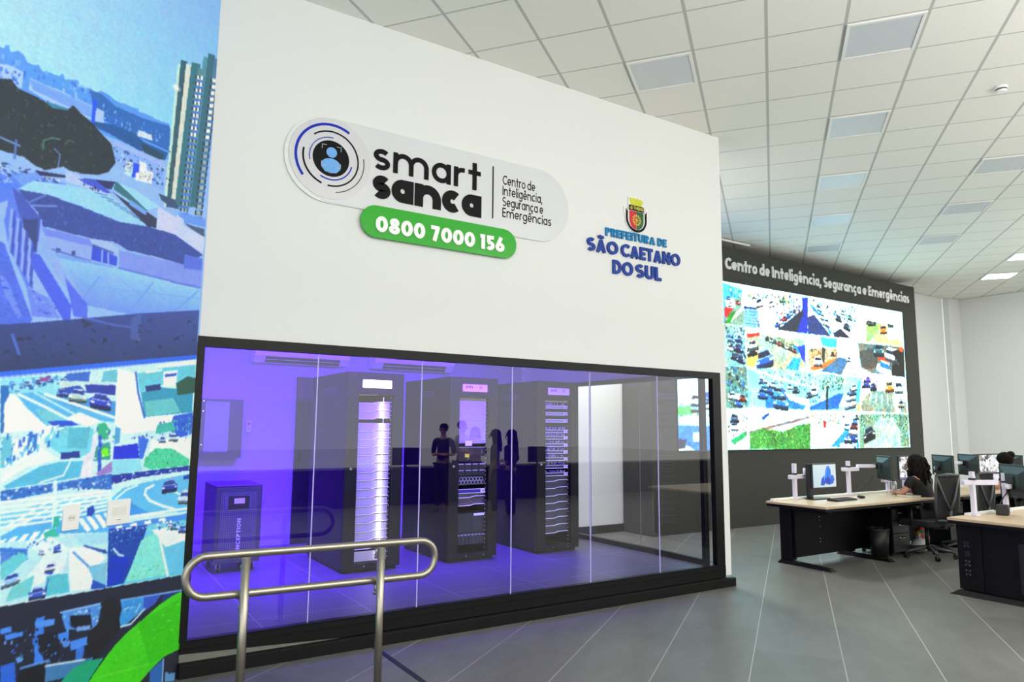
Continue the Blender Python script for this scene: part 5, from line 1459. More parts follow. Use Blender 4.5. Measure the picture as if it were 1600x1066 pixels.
w_ = MB().prism([(CX - 0.070, CZ + 0.132), (CX + 0.070, CZ + 0.132), (CX + 0.095, CZ + 0.200), (CX + 0.070, CZ + 0.185), (CX + 0.058, CZ + 0.208), (CX + 0.035, CZ + 0.190), (CX + 0.018, CZ + 0.212), (CX - 0.010, CZ + 0.192), (CX - 0.030, CZ + 0.212), (CX - 0.055, CZ + 0.190), (CX - 0.074, CZ + 0.208), (CX - 0.095, CZ + 0.196)], front, 0.0122, 0.017)
w_.build('mural_crown', mat('crest_lime', (204, 208, 44), 0.4), cr)

# ---------------------------------------------------------------- handrail
hr = thing('handrail', 'stainless steel double-bar handrail on two posts in front of the glass', 'handrail', (0, 0, 0))
hz = lambda x: -0.012 * (x - 1.35)
x0, x1, yr, zt, zb = 0.715, 1.955, 4.120, 0.902, 0.690
cz, rr = (zt + zb) / 2, (zt - zb) / 2
loop = [(x, yr, zt + hz(x)) for x in np.linspace(x0, x1, 8)] + [(x1 + rr * math.sin(t), yr, cz + rr * math.cos(t) + hz(x1)) for t in np.linspace(0.25, PI - 0.25, 14)] \
     + [(x, yr, zb + hz(x)) for x in np.linspace(x1, x0, 8)] + [(x0 - rr * math.sin(t), yr, cz - rr * math.cos(t) + hz(x0)) for t in np.linspace(0.25, PI - 0.25, 14)]
MB().tube(loop, 0.0215, 16, closed=True).build('rail', steel, hr)
yp = yr - 0.072
for px in (0.895, 1.668):
    po = MB().cyl((px, yp, 0.0), (px, yp, zt + hz(px) - 0.012), 0.023, n=18).build('post', steel, hr)
    MB().cyl((px, yp, 0.0005), (px, yp, 0.008), 0.055, n=24).build('floor_flange', steel, po)
    for z_ in (zt, zb):
        z = z_ + hz(px)
        k_ = MB().cyl((px - 0.0, yr, z - 0.020), (px, yr, z - 0.075), 0.008, n=10).cyl((px, yr + 0.008, z - 0.070), (px, yp, z - 0.070), 0.008, n=10)
        k_.cyl((px, yr, z - 0.060), (px, yr, z - 0.084), 0.013, n=12).box(px - 0.018, px + 0.018, yr - 0.014, yr + 0.014, z - 0.026, z - 0.020)
        k_.build('bracket', steel, hr)

# ---------------------------------------------------------------- server racks
violet_plate = mat('nameplate_white', (242, 242, 246), 0.4)
led_white = mat('led_strip', (255, 255, 255), 0.4, emit=(255, 250, 240), estr=30.0)
RW, RD, RZ = 0.59, 1.14, 1.92      # width, depth, height of a rack
def rack(lab, x, y, lips, led, plate_emit, name_txt):
    """front face at y; local x 0..RW, y 0..RD, z 0..RZ"""
    t = thing('server_rack', lab, 'server rack', (x, y, ZR), 0, 'black server racks')
    wx0, wx1, wz0, wz1 = 0.118, 0.484, 0.086, 1.704
    b = MB()
    b.box(0, 0.02, 0.04, RD, 0.03, RZ); b.box(RW - 0.02, RW, 0.04, RD, 0.03, RZ); b.box(0.0201, RW - 0.0201, 0.04, RD, RZ - 0.02, RZ)
    b.box(0.0201, RW - 0.0201, 0.04, RD, 0.03, 0.05); b.box(0.0201, RW - 0.0201, RD - 0.02, RD, 0.0501, RZ - 0.0201)
    b.box(0.02, RW - 0.02, 0.05, RD - 0.03, 0.0, 0.0299)
    b.build('body', rack_black, t, bevel=0.002)
    v = MB()
    for k in range(4):
        for j in range(14): v.box(-0.0012, -0.0002, 0.36 + j * 0.026, 0.378 + j * 0.026, RZ - 0.20 + k * 0.018, RZ - 0.192 + k * 0.018)
    v.build('side_vent', mat('vent_slots', (70, 70, 76), 0.5), t)
    d = MB()
    d.box(0, wx0, 0, 0.035, 0.035, RZ); d.box(wx1, RW, 0, 0.035, 0.035, RZ); d.box(wx0, wx1, 0, 0.035, wz1, RZ); d.box(wx0, wx1, 0, 0.035, 0.035, wz0)
    dr = d.build('door', rack_black, t, bevel=0.003)
    MB().rbox(0.150, 0.455, -0.004, -0.0005, 1.766, 1.846, 0.010, 'y').build('nameplate', mat('glowing_nameplate', (245, 245, 250), 0.4, emit=(250, 248, 255), estr=2.2) if plate_emit else violet_plate, dr)  # leftmost plate glows through emission put in its material
    if name_txt:
        def nf(a, b_, dd): return (a, -0.0042 - dd, b_)
        text_mb(MB(), 'DTI', 0.190, 1.802, 0.026, nf, 0, 0.0012, w=0.2, width=0.078).build('nameplate_lettering', mat('nameplate_ink', (50, 50, 70), 0.5), dr)
        MB().strip(arc(0.372, 1.815, 0.013, 0.013, 0, 345, 20), 0.006, nf, 0, 0.0012, closed=True).build('nameplate_emblem', mat('emblem_grey', (150, 145, 150), 0.5), dr)
    lk = MB().cyl((0.055, -0.001, 0.98), (0.055, -0.012, 0.98), 0.013, n=16).build('lock', chrome, dr)
    for sx in (0.22, 0.43): MB().cyl((sx, -0.0005, 0.055), (sx, -0.004, 0.055), 0.006, n=10).build('screw', chrome, dr)
    # inner mounting posts, rear wall of the window
    m = MB(); m.box(0.0605, wx0 + 0.012, 0.060, 0.085, 0.06, RZ - 0.04); m.box(wx1 - 0.014, RW - 0.0605, 0.060, 0.085, 0.06, RZ - 0.04)
    k = wz0 + 0.03
    while k < wz1 - 0.01: m.box(wx1 - 0.009, wx1 - 0.004, 0.0585, 0.060, k, k + 0.010, 1); k += 0.0445
    m.build('mounting_post', [rack_dark, lip_white], t)
    if led:
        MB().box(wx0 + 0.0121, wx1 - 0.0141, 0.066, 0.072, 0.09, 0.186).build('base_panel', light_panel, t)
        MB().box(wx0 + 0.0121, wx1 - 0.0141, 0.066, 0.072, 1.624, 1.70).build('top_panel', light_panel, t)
        # slim profile whose light side faces the shelves
        q = MB().box(0.3855, 0.3905, 0.0300, 0.0335, wz0 + 0.02, led * wz1); q.box(0.3860, 0.3900, 0.0337, 0.0350, wz0 + 0.02, led * wz1, 1)
        q.build('led_profile', [lip_white, led_white], t)
    for z in lips:
        p = MB(); p.box(wx0 + 0.0121, wx1 - 0.0141, 0.066, 0.072, z + 0.003, z + 0.078)
        def lf(a, b_, dd): return (a, 0.066 - dd, b_)
        p.strip([(wx0 + 0.004, z - 0.004), (0.285, z - 0.004), (0.345, z + 0.009), (wx1 - 0.012, z + 0.009)], 0.0065, lf, 0.0, 0.010, 1)
        p.build('blank_panel', [mat('pale_blank_panel', (176, 176, 176), 0.45) if led else blank_grey, lip_white], t)  # lit rack's panels made paler, putting glow and reflections into the colour
    return t
step = 0.0802
def zof(y, yb, yt): return (yb - y) / (yb - yt) * RZ
l1 = [zof(v, 893, 580) for v in (615.8, 628.7, 641.5, 654.2, 673.7, 686.7, 699.5, 712.3, 725.5, 739, 752, 765.6, 778.8, 792.3, 805.3, 818.5, 832, 845, 858.5)]
rack('black server rack with brightly lit column of pale shelves, leftmost of the three', 2.325, 6.60, [z for z in l1 if z > 0.11], 0.985, 1, False)
l2 = [zof(v, 877, 588) for v in (779, 791.5)]
rack('black server rack with white and yellow notes on its door, middle of the three', 3.430, 6.58, l2, 0, 0, True)
l3 = [zof(v, 865, 599) for v in (756, 767.3, 779, 790.3, 802, 813.3, 824.7, 836)]
rack('black server rack filled with cabled switches, rightmost of the three by the side glass', 4.530, 6.56, l3, 0, 0, True)
# strip lighting inside the other two racks
def rack_led(x, y, z0, z1):
    pass
def server(name, lab, cat, rx, ry, z0, z1, group, mats, face):
    """a unit in the rack at rx; face(mb, w, h) adds front detail at local y < 0"""
    t = thing(name, lab, cat, (rx + 0.1305, ry + 0.052, ZR + z0), 0, group)
    w, h = 0.339, z1 - z0
    MB().box(0, w, 0, 0.60, 0, h).build('chassis', mats, t, bevel=0.001)
    face(t, w, h)
    return t
slate = mat('slate_metal', (58, 58, 64), 0.4, 0.3); purple_sheen = mat('violet_steel', (120, 112, 168), 0.3, 0.5)
cable_blue = mat('blue_patch_cable', (90, 96, 190), 0.5); cable_white = mat('pale_patch_cable', (200, 196, 215), 0.5); tag_white = mat('white_label', (240, 240, 244), 0.5)
yellow_note = mat('yellow_note_paper', (216, 224, 20), 0.6)
# middle rack
RX2, RY2 = 3.430, 6.58
z2 = lambda v: zof(v, 877, 588)
def f_blank(t, w, h):
    m = MB()
    for k in range(1, 6): m.box(0, w, -0.002, -0.0002, h * k / 6 - 0.0015, h * k / 6 + 0.0015)
    m.build('seam', mat('seam_grey', (160, 160, 156), 0.5), t)
    m = MB()
    k = 0.01
    while k < h: m.box(w - 0.016, w - 0.006, -0.003, -0.0002, k, k + 0.008); k += 0.022
    m.build('mounting_slot', lip_white, t)
server('blanking_panel', 'tall pale panel filling the upper window of the middle rack', 'panel', RX2, RY2, z2(694), z2(621), None, light_panel, f_blank)
t = thing('paper_note', 'white paper note on the middle rack, above the yellow one', 'note', (RX2 + 0.232, RY2 - 0.0025, ZR + z2(697.5)), 0)
MB().box(-0.040, 0.040, 0, 0.002, 0, 0.052).build('sheet', tag_white, t)
t = thing('paper_note', 'small yellow sticky note on the middle rack', 'note', (RX2 + 0.243, RY2 + 0.0475, ZR + z2(716)), 0)
MB().box(-0.026, 0.026, 0, 0.002, 0, 0.036).build('sheet', yellow_note, t)
def f_tray(t, w, h):
    MB().box(0.005, w - 0.005, -0.003, -0.0002, h - 0.012, h - 0.004).build('edge', mat('tray_edge', (150, 150, 150), 0.4), t)
server('equipment_shelf', 'dark shelf unit behind the yellow note in the middle rack', 'server', RX2, RY2, z2(723), z2(699), 'units of the middle rack', rack_dark, f_tray)
def f_drives(cols, rows, m_):
    def f(t, w, h):
        for r in range(rows):
            for c in range(cols):
                a, b_ = w * c / cols, w * (c + 1) / cols; z0_, z1_ = h * r / rows, h * (r + 1) / rows
                q = MB().box(a + 0.004, b_ - 0.004, -0.006, -0.0002, z0_ + 0.004, z1_ - 0.004)
                q.box(a + 0.010, b_ - 0.012, -0.009, -0.0062, z1_ - 0.014, z1_ - 0.009, 1)
                q.build('drive_bay', [m_, tag_white], t)
    return f
server('disk_array', 'black server with two rows of drive bays, uppermost server of the middle rack', 'server', RX2, RY2, z2(745), z2(725), 'units of the middle rack', slate, f_drives(4, 2, dark_plastic))
def f_hex(t, w, h):
    m = MB()
    def hf(a, b_, dd): return (a, -0.0005 - dd, b_)
    for r in range(2):
        for c in range(8):
            cx = 0.024 + c * 0.041 + (0.0205 if r else 0); cz_ = h * (0.30 + 0.40 * r)
            if cx + 0.02 > w: continue
            m.strip([(cx + 0.021 * math.cos(k * PI / 3 + PI / 6), cz_ + 0.021 * math.sin(k * PI / 3 + PI / 6)) for k in range(6)], 0.0042, hf, 0, 0.005, closed=True)
    m.build('hexagon_grille', mat('grille_silver', (165, 165, 178), 0.3, 0.6), t)
server('rack_server', 'rack server with silver hexagon grille in the middle rack', 'server', RX2, RY2, z2(760), z2(746), 'units of the middle rack', rack_dark, f_hex)
def f_switch(t, w, h):
    m = MB(); m.box(0, w, -0.003, -0.0002, 0.0, 0.006); m.box(0, w, -0.003, -0.0002, h - 0.006, h)
    m.build('bright_edge', lip_white, t)
    MB().box(w - 0.055, w - 0.004, -0.006, -0.0002, 0.002, h - 0.002).build('label', tag_white, t)
    q = MB(); q.box(w - 0.038, w - 0.032, -0.0072, -0.0062, h * .3, h * .7); q.box(w - 0.024, w - 0.018, -0.0072, -0.0062, h * .25, h * .75); q.build('label_mark', dark_plastic, t)
server('network_switch', 'thin violet switch with white end label in the middle rack', 'network switch', RX2, RY2, z2(773), z2(766), 'units of the middle rack', mat('violet_face', (44, 36, 110), 0.4), f_switch)
def f_box(t, w, h):
    MB().box(w - 0.135, w - 0.004, -0.004, -0.0002, h - 0.028, h - 0.004).build('label', tag_white, t)
    MB().box(w * 0.55, w - 0.02, -0.003, -0.0002, 0.02, h - 0.05).build('grille', mat('grille_dark', (44, 44, 48), 0.5), t)
server('rack_server', 'tall dark server with white strip label, low in the middle rack', 'server', RX2, RY2, z2(834), z2(804), 'units of the middle rack', mat('graphite', (36, 37, 40), 0.45), f_box)
server('disk_array', 'drive array with upright bays, lowest unit of the middle rack', 'server', RX2, RY2, z2(852), z2(836), 'units of the middle rack', purple_sheen, f_drives(8, 1, dark_plastic))
# right-hand rack: eleven patched switches
RX3, RY3 = 4.530, 6.56
z3 = lambda v: zof(v, 865, 599)
ordw = ['topmost', 'second', 'third', 'fourth', 'fifth', 'sixth', 'seventh', 'eighth', 'ninth', 'tenth', 'lowest']
ylab = [628.8, 639.4, 650, 661.3, 678, 688.3, 700, 711, 722, 734, 745.8]
rnd = random.Random(7)
for i, yl in enumerate(ylab):
    zc = z3(yl)
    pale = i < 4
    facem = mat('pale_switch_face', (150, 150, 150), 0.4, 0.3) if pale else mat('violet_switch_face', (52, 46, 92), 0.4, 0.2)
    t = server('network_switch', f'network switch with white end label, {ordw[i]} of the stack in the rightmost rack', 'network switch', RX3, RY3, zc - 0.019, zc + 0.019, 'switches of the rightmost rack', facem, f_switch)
    if i not in (2, 3):
        for k in range(16):
            cb = MB()
            x = 0.012 + k * 0.0175
            if rnd.random() < 0.2: continue
            dz = rnd.uniform(0.022, 0.034)
            cb.tube([(x, -0.003, 0.038), (x + rnd.uniform(-.004, .004), -0.022, 0.038 + dz * 0.4), (x + rnd.uniform(-.010, .010), -0.016, 0.038 + dz)], 0.0032, 6)
            cb.build('patch_cable', rnd.choice((cable_blue, cable_white, cable_white)), t)
cord = MB().tube([(RX3 + RW + 0.003, RY3 + 0.30, ZR + 0.74), (RX3 + RW + 0.022, RY3 + 0.30, ZR + 0.79), (RX3 + RW + 0.050, RY3 + 0.30, ZR + 0.80), (RX3 + RW + 0.066, RY3 + 0.30, ZR + 0.76), (RX3 + RW + 0.060, RY3 + 0.30, ZR + 0.70), (RX3 + RW + 0.040, RY3 + 0.30, ZR + 0.64), (RX3 + RW + 0.003, RY3 + 0.30, ZR + 0.61)], 0.005, 8).build('cable_loop', dark_plastic)
tag(cord, 'black cable loop sticking out of the right side of the rightmost rack', 'cable')

# ---------------------------------------------------------------- battery cabinet on castors
bc = thing('battery_cabinet', 'dark castor-mounted battery cabinet with vertical INCEPTION lettering at far left behind glass', 'cabinet', (1.29, 7.215, ZR), 0)
CW, CD = 0.425, 0.62
MB().box(0, CW, 0, CD, 0.085, 0.80).build('body', mat('cabinet_violet_grey', (58, 55, 74), 0.45), bc, bevel=0.006)
MB().box(-0.002, CW + 0.002, -0.002, CD + 0.002, 0.8005, 0.815).build('lid', mat('cabinet_lid', (70, 68, 86), 0.4), bc, bevel=0.004)
pn = MB(); pn.box(0.045, CW - 0.045, -0.006, -0.0003, 0.125, 0.745)
for j in range(34):
    for i in range(17):
        if 0.60 < 0.14 + j * 0.0178 < 0.72 and 0.09 < 0.055 + i * 0.0195 < 0.32: continue
        pn.box(0.055 + i * 0.0195, 0.063 + i * 0.0195, -0.0072, -0.0062, 0.14 + j * 0.0178, 0.147 + j * 0.0178, 1)
fp = pn.build('front_panel', [mat('cabinet_front', (84, 80, 104), 0.45), rack_dark], bc)
MB().box(0.115, 0.305, -0.012, -0.0075, 0.595, 0.715).build('display_bezel', mat('bezel_dark', (30, 29, 38), 0.4), bc)
MB().box(0.165, 0.262, -0.014, -0.0125, 0.642, 0.692).build('display', mat('pale_display', (200, 200, 206), 0.3), bc)
def vf(a, b, d): return (0.236 - b, -0.0075 - d, 0.20 + a)
text_mb(MB(), 'INCEPTION', 0.0, 0.0, 0.036, vf, 0, 0.002, w=0.19, width=0.30, gap=0.16).build('lettering', mat('cabinet_letter', (206, 200, 235), 0.4), bc)
for x in (0.06, CW - 0.06):
    for y in (0.06, CD - 0.06):
        c = MB().cyl((x - 0.012, y, 0.034), (x + 0.012, y, 0.034), 0.034, n=18, mi=1).box(x - 0.017, x - 0.013, y - 0.02, y + 0.02, 0.03, 0.0845).box(x + 0.013, x + 0.017, y - 0.02, y + 0.02, 0.03, 0.0845).box(x - 0.028, x + 0.028, y - 0.028, y + 0.028, 0.0800, 0.0848)
        c.build('castor', [chrome, dark_plastic], bc)

# ---------------------------------------------------------------- things on the rear wall of the server room
wc = thing('wall_cabinet', 'shallow wall cabinet with glass door on the violet rear wall', 'cabinet', (1.295, YB - 0.020, 1.245), 0)
MB().box(0, 0.445, -0.18, 0, 0, 0.655).build('body', mat('wall_cabinet_body', (70, 66, 96), 0.4), wc, bevel=0.004)
d = MB(); d.box(0.0, 0.445, -0.196, -0.1805, 0, 0.07); d.box(0, 0.445, -0.196, -0.1805, 0.63, 0.655); d.box(0, 0.045, -0.196, -0.1805, 0.07, 0.63); d.box(0.30, 0.445, -0.196, -0.1805, 0.07, 0.63)
d.build('door_frame', mat('wall_cabinet_door', (44, 40, 70), 0.35), wc)
MB().box(0.0451, 0.2999, -0.190, -0.186, 0.0701, 0.6299).build('door_pane', mat('door_pane_violet', (120, 110, 150), 0.15), wc)
k = MB()
for x, z in ((0.022, 0.15), (0.022, 0.52), (0.022, 0.63)): k.cyl((x, -0.1965, z), (x, -0.202, z), 0.008, n=12)
k.build('lock', chrome, wc)
rm = thing('remote_holder', 'small air conditioner remote in its wall holder on the violet wall', 'remote control', (1.845, YB - 0.020, 1.53), 0)
MB().rbox(-0.026, 0.026, -0.022, 0, 0, 0.13, 0.012, 'y').build('body', mat('remote_white', (220, 218, 226), 0.4), rm)
MB().box(-0.015, 0.015, -0.0235, -0.0222, 0.085, 0.115).build('screen', mat('remote_screen', (110, 110, 120), 0.3), rm)
bt = MB()
for j in range(3):
    for i in (-1, 1): bt.cyl((i * 0.009, -0.0222, 0.025 + j * 0.018), (i * 0.009, -0.024, 0.025 + j * 0.018), 0.005, n=10)
bt.build('button', mat('remote_button', (150, 150, 158), 0.5), rm)
def ac(lab, x):
    t = thing('air_conditioner', lab, 'air conditioner', (x, YB - 0.020, 2.345), 0, 'split air conditioners on the rear wall')
    prof = [(0, 0), (-0.15, 0.0), (-0.215, 0.075), (-0.225, 0.13), (-0.215, 0.27), (-0.17, 0.305), (0, 0.305)]
    b = MB(); b.prism(prof, lambda a, b_, d_: (d_, a, b_), 0, 1.13); b.build('body', mat('ac_white', (236, 236, 236), 0.35), t, bevel=0.006)
    MB().hexa([(0.12, -0.165, 0.010), (1.01, -0.165, 0.010), (1.01, -0.155, 0.002), (0.12, -0.155, 0.002), (0.12, -0.214, 0.066), (1.01, -0.214, 0.066), (1.01, -0.205, 0.075), (0.12, -0.205, 0.075)]).build('air_outlet', mat('ac_slot', (52, 50, 58), 0.6), t)
    v = MB(); v.box(0.12, 1.01, -0.208, -0.192, 0.032, 0.036); v.build('louvre', mat('ac_louvre', (190, 190, 190), 0.4), t)
    MB().box(0.82, 0.95, -0.227, -0.223, 0.150, 0.170).build('badge', mat('ac_badge', (170, 168, 180), 0.4), t)
ac('white split air conditioner high on the violet wall, left one above the wall cabinet', 1.835)
ac('white split air conditioner high on the violet wall, right one above the racks', 3.30)
dn = thing('wall_panel_door', 'dark narrow door panel on the violet wall just left of the first rack', 'door', (2.385, YB - 0.0225, 0), 0)
MB().box(0, 0.80, -0.04, 0, ZR, 2.20).build('leaf', mat('charcoal_door', (40, 40, 46), 0.5), dn)
MB().box(0.03, 0.06, -0.075, -0.0405, 1.18, 1.30).build('handle', chrome, dn)

# ---------------------------------------------------------------- video wall
vw = thing('video_wall', 'huge video wall showing a mosaic of street cameras in a dark surround with title lettering', 'screen', (0, 0, 0))
VY = 7.94
dark_pan = mat('anthracite_panel', (70, 70, 66), 0.8, spec=0.2, vary=0.06, bscale=12)
SX0, SX1, SZ0, SZ1 = 8.17, 14.90, 1.275, 4.115
m = MB()
m.box(7.60, SX0, VY, YB - 0.03, 0.001, 4.72); m.box(SX1, 15.44, VY, YB - 0.03, 0.001, 4.72); m.box(SX0, SX1, VY, YB - 0.03, SZ1, 4.72); m.box(SX0, SX1, VY, YB - 0.03, 0.001, SZ0); m.box(SX0, SX1, VY + 0.06, VY + 0.1, SZ0, SZ1)
m.build('surround', dark_pan, vw)
lines = MB(); lines.box(7.60, 15.44, VY - 0.002, VY - 0.0003, 4.165, 4.170)
lines.build('panel_joint', mat('joint_dark', (30, 30, 30), 0.7), vw)
bz = MB(); bz.box(SX0, SX1, VY - 0.012, VY - 0.0005, SZ1, SZ1 + 0.02); bz.box(SX0, SX1, VY - 0.012, VY - 0.0005, SZ0 - 0.02, SZ0); bz.box(SX1, SX1 + 0.03, VY - 0.012, VY - 0.0005, SZ0 - 0.02, SZ1 + 0.02); bz.box(SX0 - 0.02, SX0, VY - 0.012, VY - 0.0005, SZ0 - 0.02, SZ1 + 0.02)
bz.build('bezel', mat('bezel_black', (26, 27, 26), 0.5), vw)
cs = Canvas(SX0, SX1, SZ0, SZ1, 0.011, (206, 232, 232)); cs.draw(VIDEO); cs.photo(5, 0.012, 0.22, 1.85, 1.05, (0.88, 1.02, 1.05), soft=True)
cs.mesh('screen', lambda x, z: (x, np.full(x.shape, VY - 0.006), z), paint_mat('video_image', 3.2), vw)
def vfnt(a, b, d): return (a, VY - d, b)
text_mb(MB(), 'Centro de Inteligência, Segurança e Emergências', 9.375, 4.335, 0.205, vfnt, 0.001, 0.022, w=0.225, width=5.80, gap=0.105, space=0.30).build('title_lettering', mat('title_white', (222, 222, 220), 0.4), vw)
tl = MB().box(7.9, 9.95, 7.86, 7.90, 4.80, 4.83).build('ceiling_rail', mat('rail_white', (240, 240, 236), 0.5))
tag(tl, 'thin white rail under the ceiling at left end of the video wall title', 'rail')
cd = MB().cyl((18.5548, 8.52, 3.55), (18.535, 8.52, 3.55), 0.035, n=16).build('wall_fitting', dark_plastic)
tag(cd, 'tiny dark round fitting on the white right wall near the corner', 'fitting')

# ---------------------------------------------------------------- control desks
def small_screen(name, parent, x0, x1, z0, z1, y, ops, emit=1.0, fill=(220, 222, 226), step=0.006):
    c = Canvas(x0, x1, z0, z1, step, fill); c.draw(ops)
    return c.mesh(name, lambda x, z: (x, np.full(x.shape, y), z), paint_mat(name + '_image', emit), parent)
def mosaic(seed, x0, x1, z0, z1):
    X0, X1, Z0, Z1 = [int(v * 1000) for v in (x0, x1, z0, z1)]
    q = [X0, Z0, X1, Z0, X1, Z1, X0, Z1]
    return [('s', seed, 60, (90, 60), ((236, 238, 232), (206, 206, 210), (120, 116, 120), (60, 60, 66), (250, 250, 250), (170, 160, 150)), q),
            ('s', seed + 1, 14, (60, 30), ((150, 120, 160), (90, 130, 90), (40, 40, 46)), q),
            ('p', (70, 62, 150), [X0, Z0, X1, Z0, X1, Z0 + 22, X0, Z0 + 22])]
petal = [('G4', (196, 216, 222), (206, 218, 222), (176, 204, 216), (200, 210, 214), [-260, -150, 260, -150, 260, 150, -260, 150]),
         ('p', (24, 110, 214), [40, -90, 90, -60, 130, 10, 130, 70, 95, 118, 50, 118, 20, 70, 0, 0, 0, -70]),
         ('p', (40, 140, 232), [50, 60, 85, 112, 60, 112, 30, 70, 15, 0, 35, 0]),
         ('p', (18, 74, 190), [-90, -116, -20, -118, 40, -80, 30, -20, -20, 0, -70, -40]),
         ('p', (30, 96, 210), [110, -110, 170, -100, 205, -50, 180, 0, 140, 10, 100, -40]),
         ('p', (16, 60, 170), [30, -110, 110, -112, 120, -50, 70, -10, 30, -40]),
         ('p', (90, 180, 244), [-10, -60, 10, -10, 20, 40, 10, 40, -15, -20])]
def monitor(lab, loc, rz, kind, group='desk monitors', w=0.53, h=0.31, tilt=0):
    """screen faces local -y; loc is the centre of the screen"""
    t = thing('monitor', lab, 'monitor', loc, rz, group)
    b = MB(); b.box(-w / 2, w / 2, -0.012, 0.016, -h / 2, h / 2)
    b.hexa([(-w / 2 + 0.02, 0.0161, -h / 2 + 0.02), (w / 2 - 0.02, 0.0161, -h / 2 + 0.02), (w * .22, 0.055, -h * .22), (-w * .22, 0.055, -h * .22), (-w / 2 + 0.02, 0.0161, h / 2 - 0.02), (w / 2 - 0.02, 0.0161, h / 2 - 0.02), (w * .22, 0.055, h * .22), (-w * .22, 0.055, h * .22)])
    b.build('housing', monitor_back, t, bevel=0.003)
    MB().box(-0.05, 0.05, 0.0555, 0.068, -0.05, 0.05).build('mount_plate', dark_plastic, t)
    if kind == 'petal': small_screen('petal_screen', t, -w / 2 + 0.012, w / 2 - 0.012, -h / 2 + 0.014, h / 2 - 0.012, -0.0135, petal, 0.9)
    elif kind == 'mosaic':
        a = (-w / 2 + 0.012, w / 2 - 0.012, -h / 2 + 0.014, h / 2 - 0.012)
        small_screen('mosaic_screen', t, *a, -0.0135, mosaic(int(abs(loc[0]) * 100), *a), 0.9)
    else: MB().box(-w / 2 + 0.012, w / 2 - 0.012, -0.0135, -0.0125, -h / 2 + 0.014, h / 2 - 0.012).build('screen', mat('dark_screen', (14, 16, 18), 0.15), t)
    return t
def arm(lab, base, top_z, reach, elbow, col=arm_white, zt=0.75):
    """pole clamped on the desk edge at base; reach = target behind the monitor, elbow = joint in between (world coordinates)"""
    x, y = base
    t = thing('monitor_stand', lab, 'monitor stand', (x, y, zt), 0, 'white monitor stands')
    MB().rbox(-0.05, 0.05, -0.045, 0.045, 0.0005, 0.028, 0.012, 'z').build('clamp', col, t, bevel=0.002)
    p = MB().rbox(-0.026, 0.026, -0.022, 0.022, 0.0285, top_z - zt, 0.010, 'z').build('pole', col, t)
    ez = elbow[2] - zt
    def bar(a, b, hgt, name):
        a, b = Vector(a), Vector(b); d = (b - a); n = Vector((-d.y, d.x, 0)).normalized() * 0.024
        u = Vector((0, 0, hgt / 2)); m = MB()
        m.hexa([a - n - u, b - n - u, b + n - u, a + n - u, a - n + u, b - n + u, b + n + u, a + n + u])
        return m.build(name, col, t, bevel=0.006)
    e = Vector((elbow[0] - x, elbow[1] - y, ez)); r = Vector((reach[0] - x, reach[1] - y, reach[2] - zt))
    d0 = Vector((e.x, e.y, 0)); d0 = d0.normalized() * -0.11 if d0.length > 0.01 else Vector((-0.1, 0, 0))
    bar((d0.x, d0.y, ez), (e.x, e.y, ez), 0.05, 'lower_arm')
    MB().cyl((e.x, e.y, ez - 0.02), (e.x, e.y, r.z + 0.02), 0.020, n=14).build('elbow', col, t)
    bar((e.x, e.y, r.z), (r.x, r.y, r.z), 0.045, 'upper_arm')
    MB().cyl((r.x, r.y, r.z - 0.035), (r.x, r.y, r.z + 0.035), 0.028, n=14).build('head_joint', dark_plastic, t)
    MB().cyl((0, 0, ez + 0.026), (0, 0, ez + 0.046), 0.034, n=16).build('collar', dark_plastic, t)
    return t

def desk(lab, x0, x1, y0, y1, foot_xs):
    t = thing('control_desk', lab, 'desk', (x0, y0, 0), 0, 'black control desks with wooden tops')
    L, D = x1 - x0, y1 - y0
    MB().box(0, L, 0, D, 0.722, 0.75).build('tabletop', [desk_wood], t, bevel=0.004)
    MB().box(0.004, L - 0.004, 0.006, D - 0.006, 0.690, 0.7215).build('apron', desk_black, t)
    MB().box(0.24, L - 0.05, D - 0.22, D - 0.19, 0.09, 0.6895).build('modesty_panel', desk_black, t)
    for fx in foot_xs:
        b = MB().box(fx - 0.04, fx + 0.05, D - 0.18, D - 0.02, 0.055, 0.6895); b.box(fx - 0.035, fx + 0.045, 0.12, D - 0.181, 0.64, 0.6895)
        lg = b.build('leg', desk_black, t, bevel=0.004)
        f = MB().hexa([(fx - 0.05, 0.10, 0.0), (fx + 0.05, 0.10, 0.0), (fx + 0.05, D + 0.03, 0.0), (fx - 0.05, D + 0.03, 0.0), (fx - 0.035, 0.14, 0.030), (fx + 0.035, 0.14, 0.030), (fx + 0.035, D - 0.02, 0.054), (fx - 0.035, D - 0.02, 0.054)])
        f.build('foot', desk_black, lg, bevel=0.004)
    for z in (0.24, 0.28, 0.42, 0.50, 0.54, 0.58): MB().cyl((0.72, D - 0.2201, z), (0.72, D - 0.226, z), 0.005, n=8).build('screw', chrome, t)
    MB().box(0.05, L - 0.05, D - 0.075, D - 0.025, 0.7505, 0.776).build('cable_tray', mat('cable_tray_white', (222, 222, 218), 0.4), t, bevel=0.003)
    return t
desk('long black desk with wooden top before the video wall, nearer the glass room', 7.29, 10.35, 4.86, 5.66, (0.26, 1.47, 2.75))
desk('second black desk in the row before the video wall, behind the seated woman', 10.37, 13.9, 4.86, 5.66, (0.30, 1.80, 3.20))
d2 = thing('control_desk', 'near black desk with wooden top at the right edge of the picture', 'desk', (7.56, 2.95, 0), 0, 'black control desks with wooden tops')
MB().box(0, 3.2, -0.7, 0.76, 0.722, 0.75).build('tabletop', desk_wood, d2, bevel=0.004)
MB().box(0.004, 3.19, -0.694, 0.754, 0.690, 0.7215).build('apron', desk_black, d2)
b = MB().box(0.10, 0.14, -0.68, 0.70, 0.05, 0.6895); b.box(0.085, 0.099, 0.50, 0.72, 0.06, 0.6895)
b.build('end_panel', desk_black, d2, bevel=0.003)
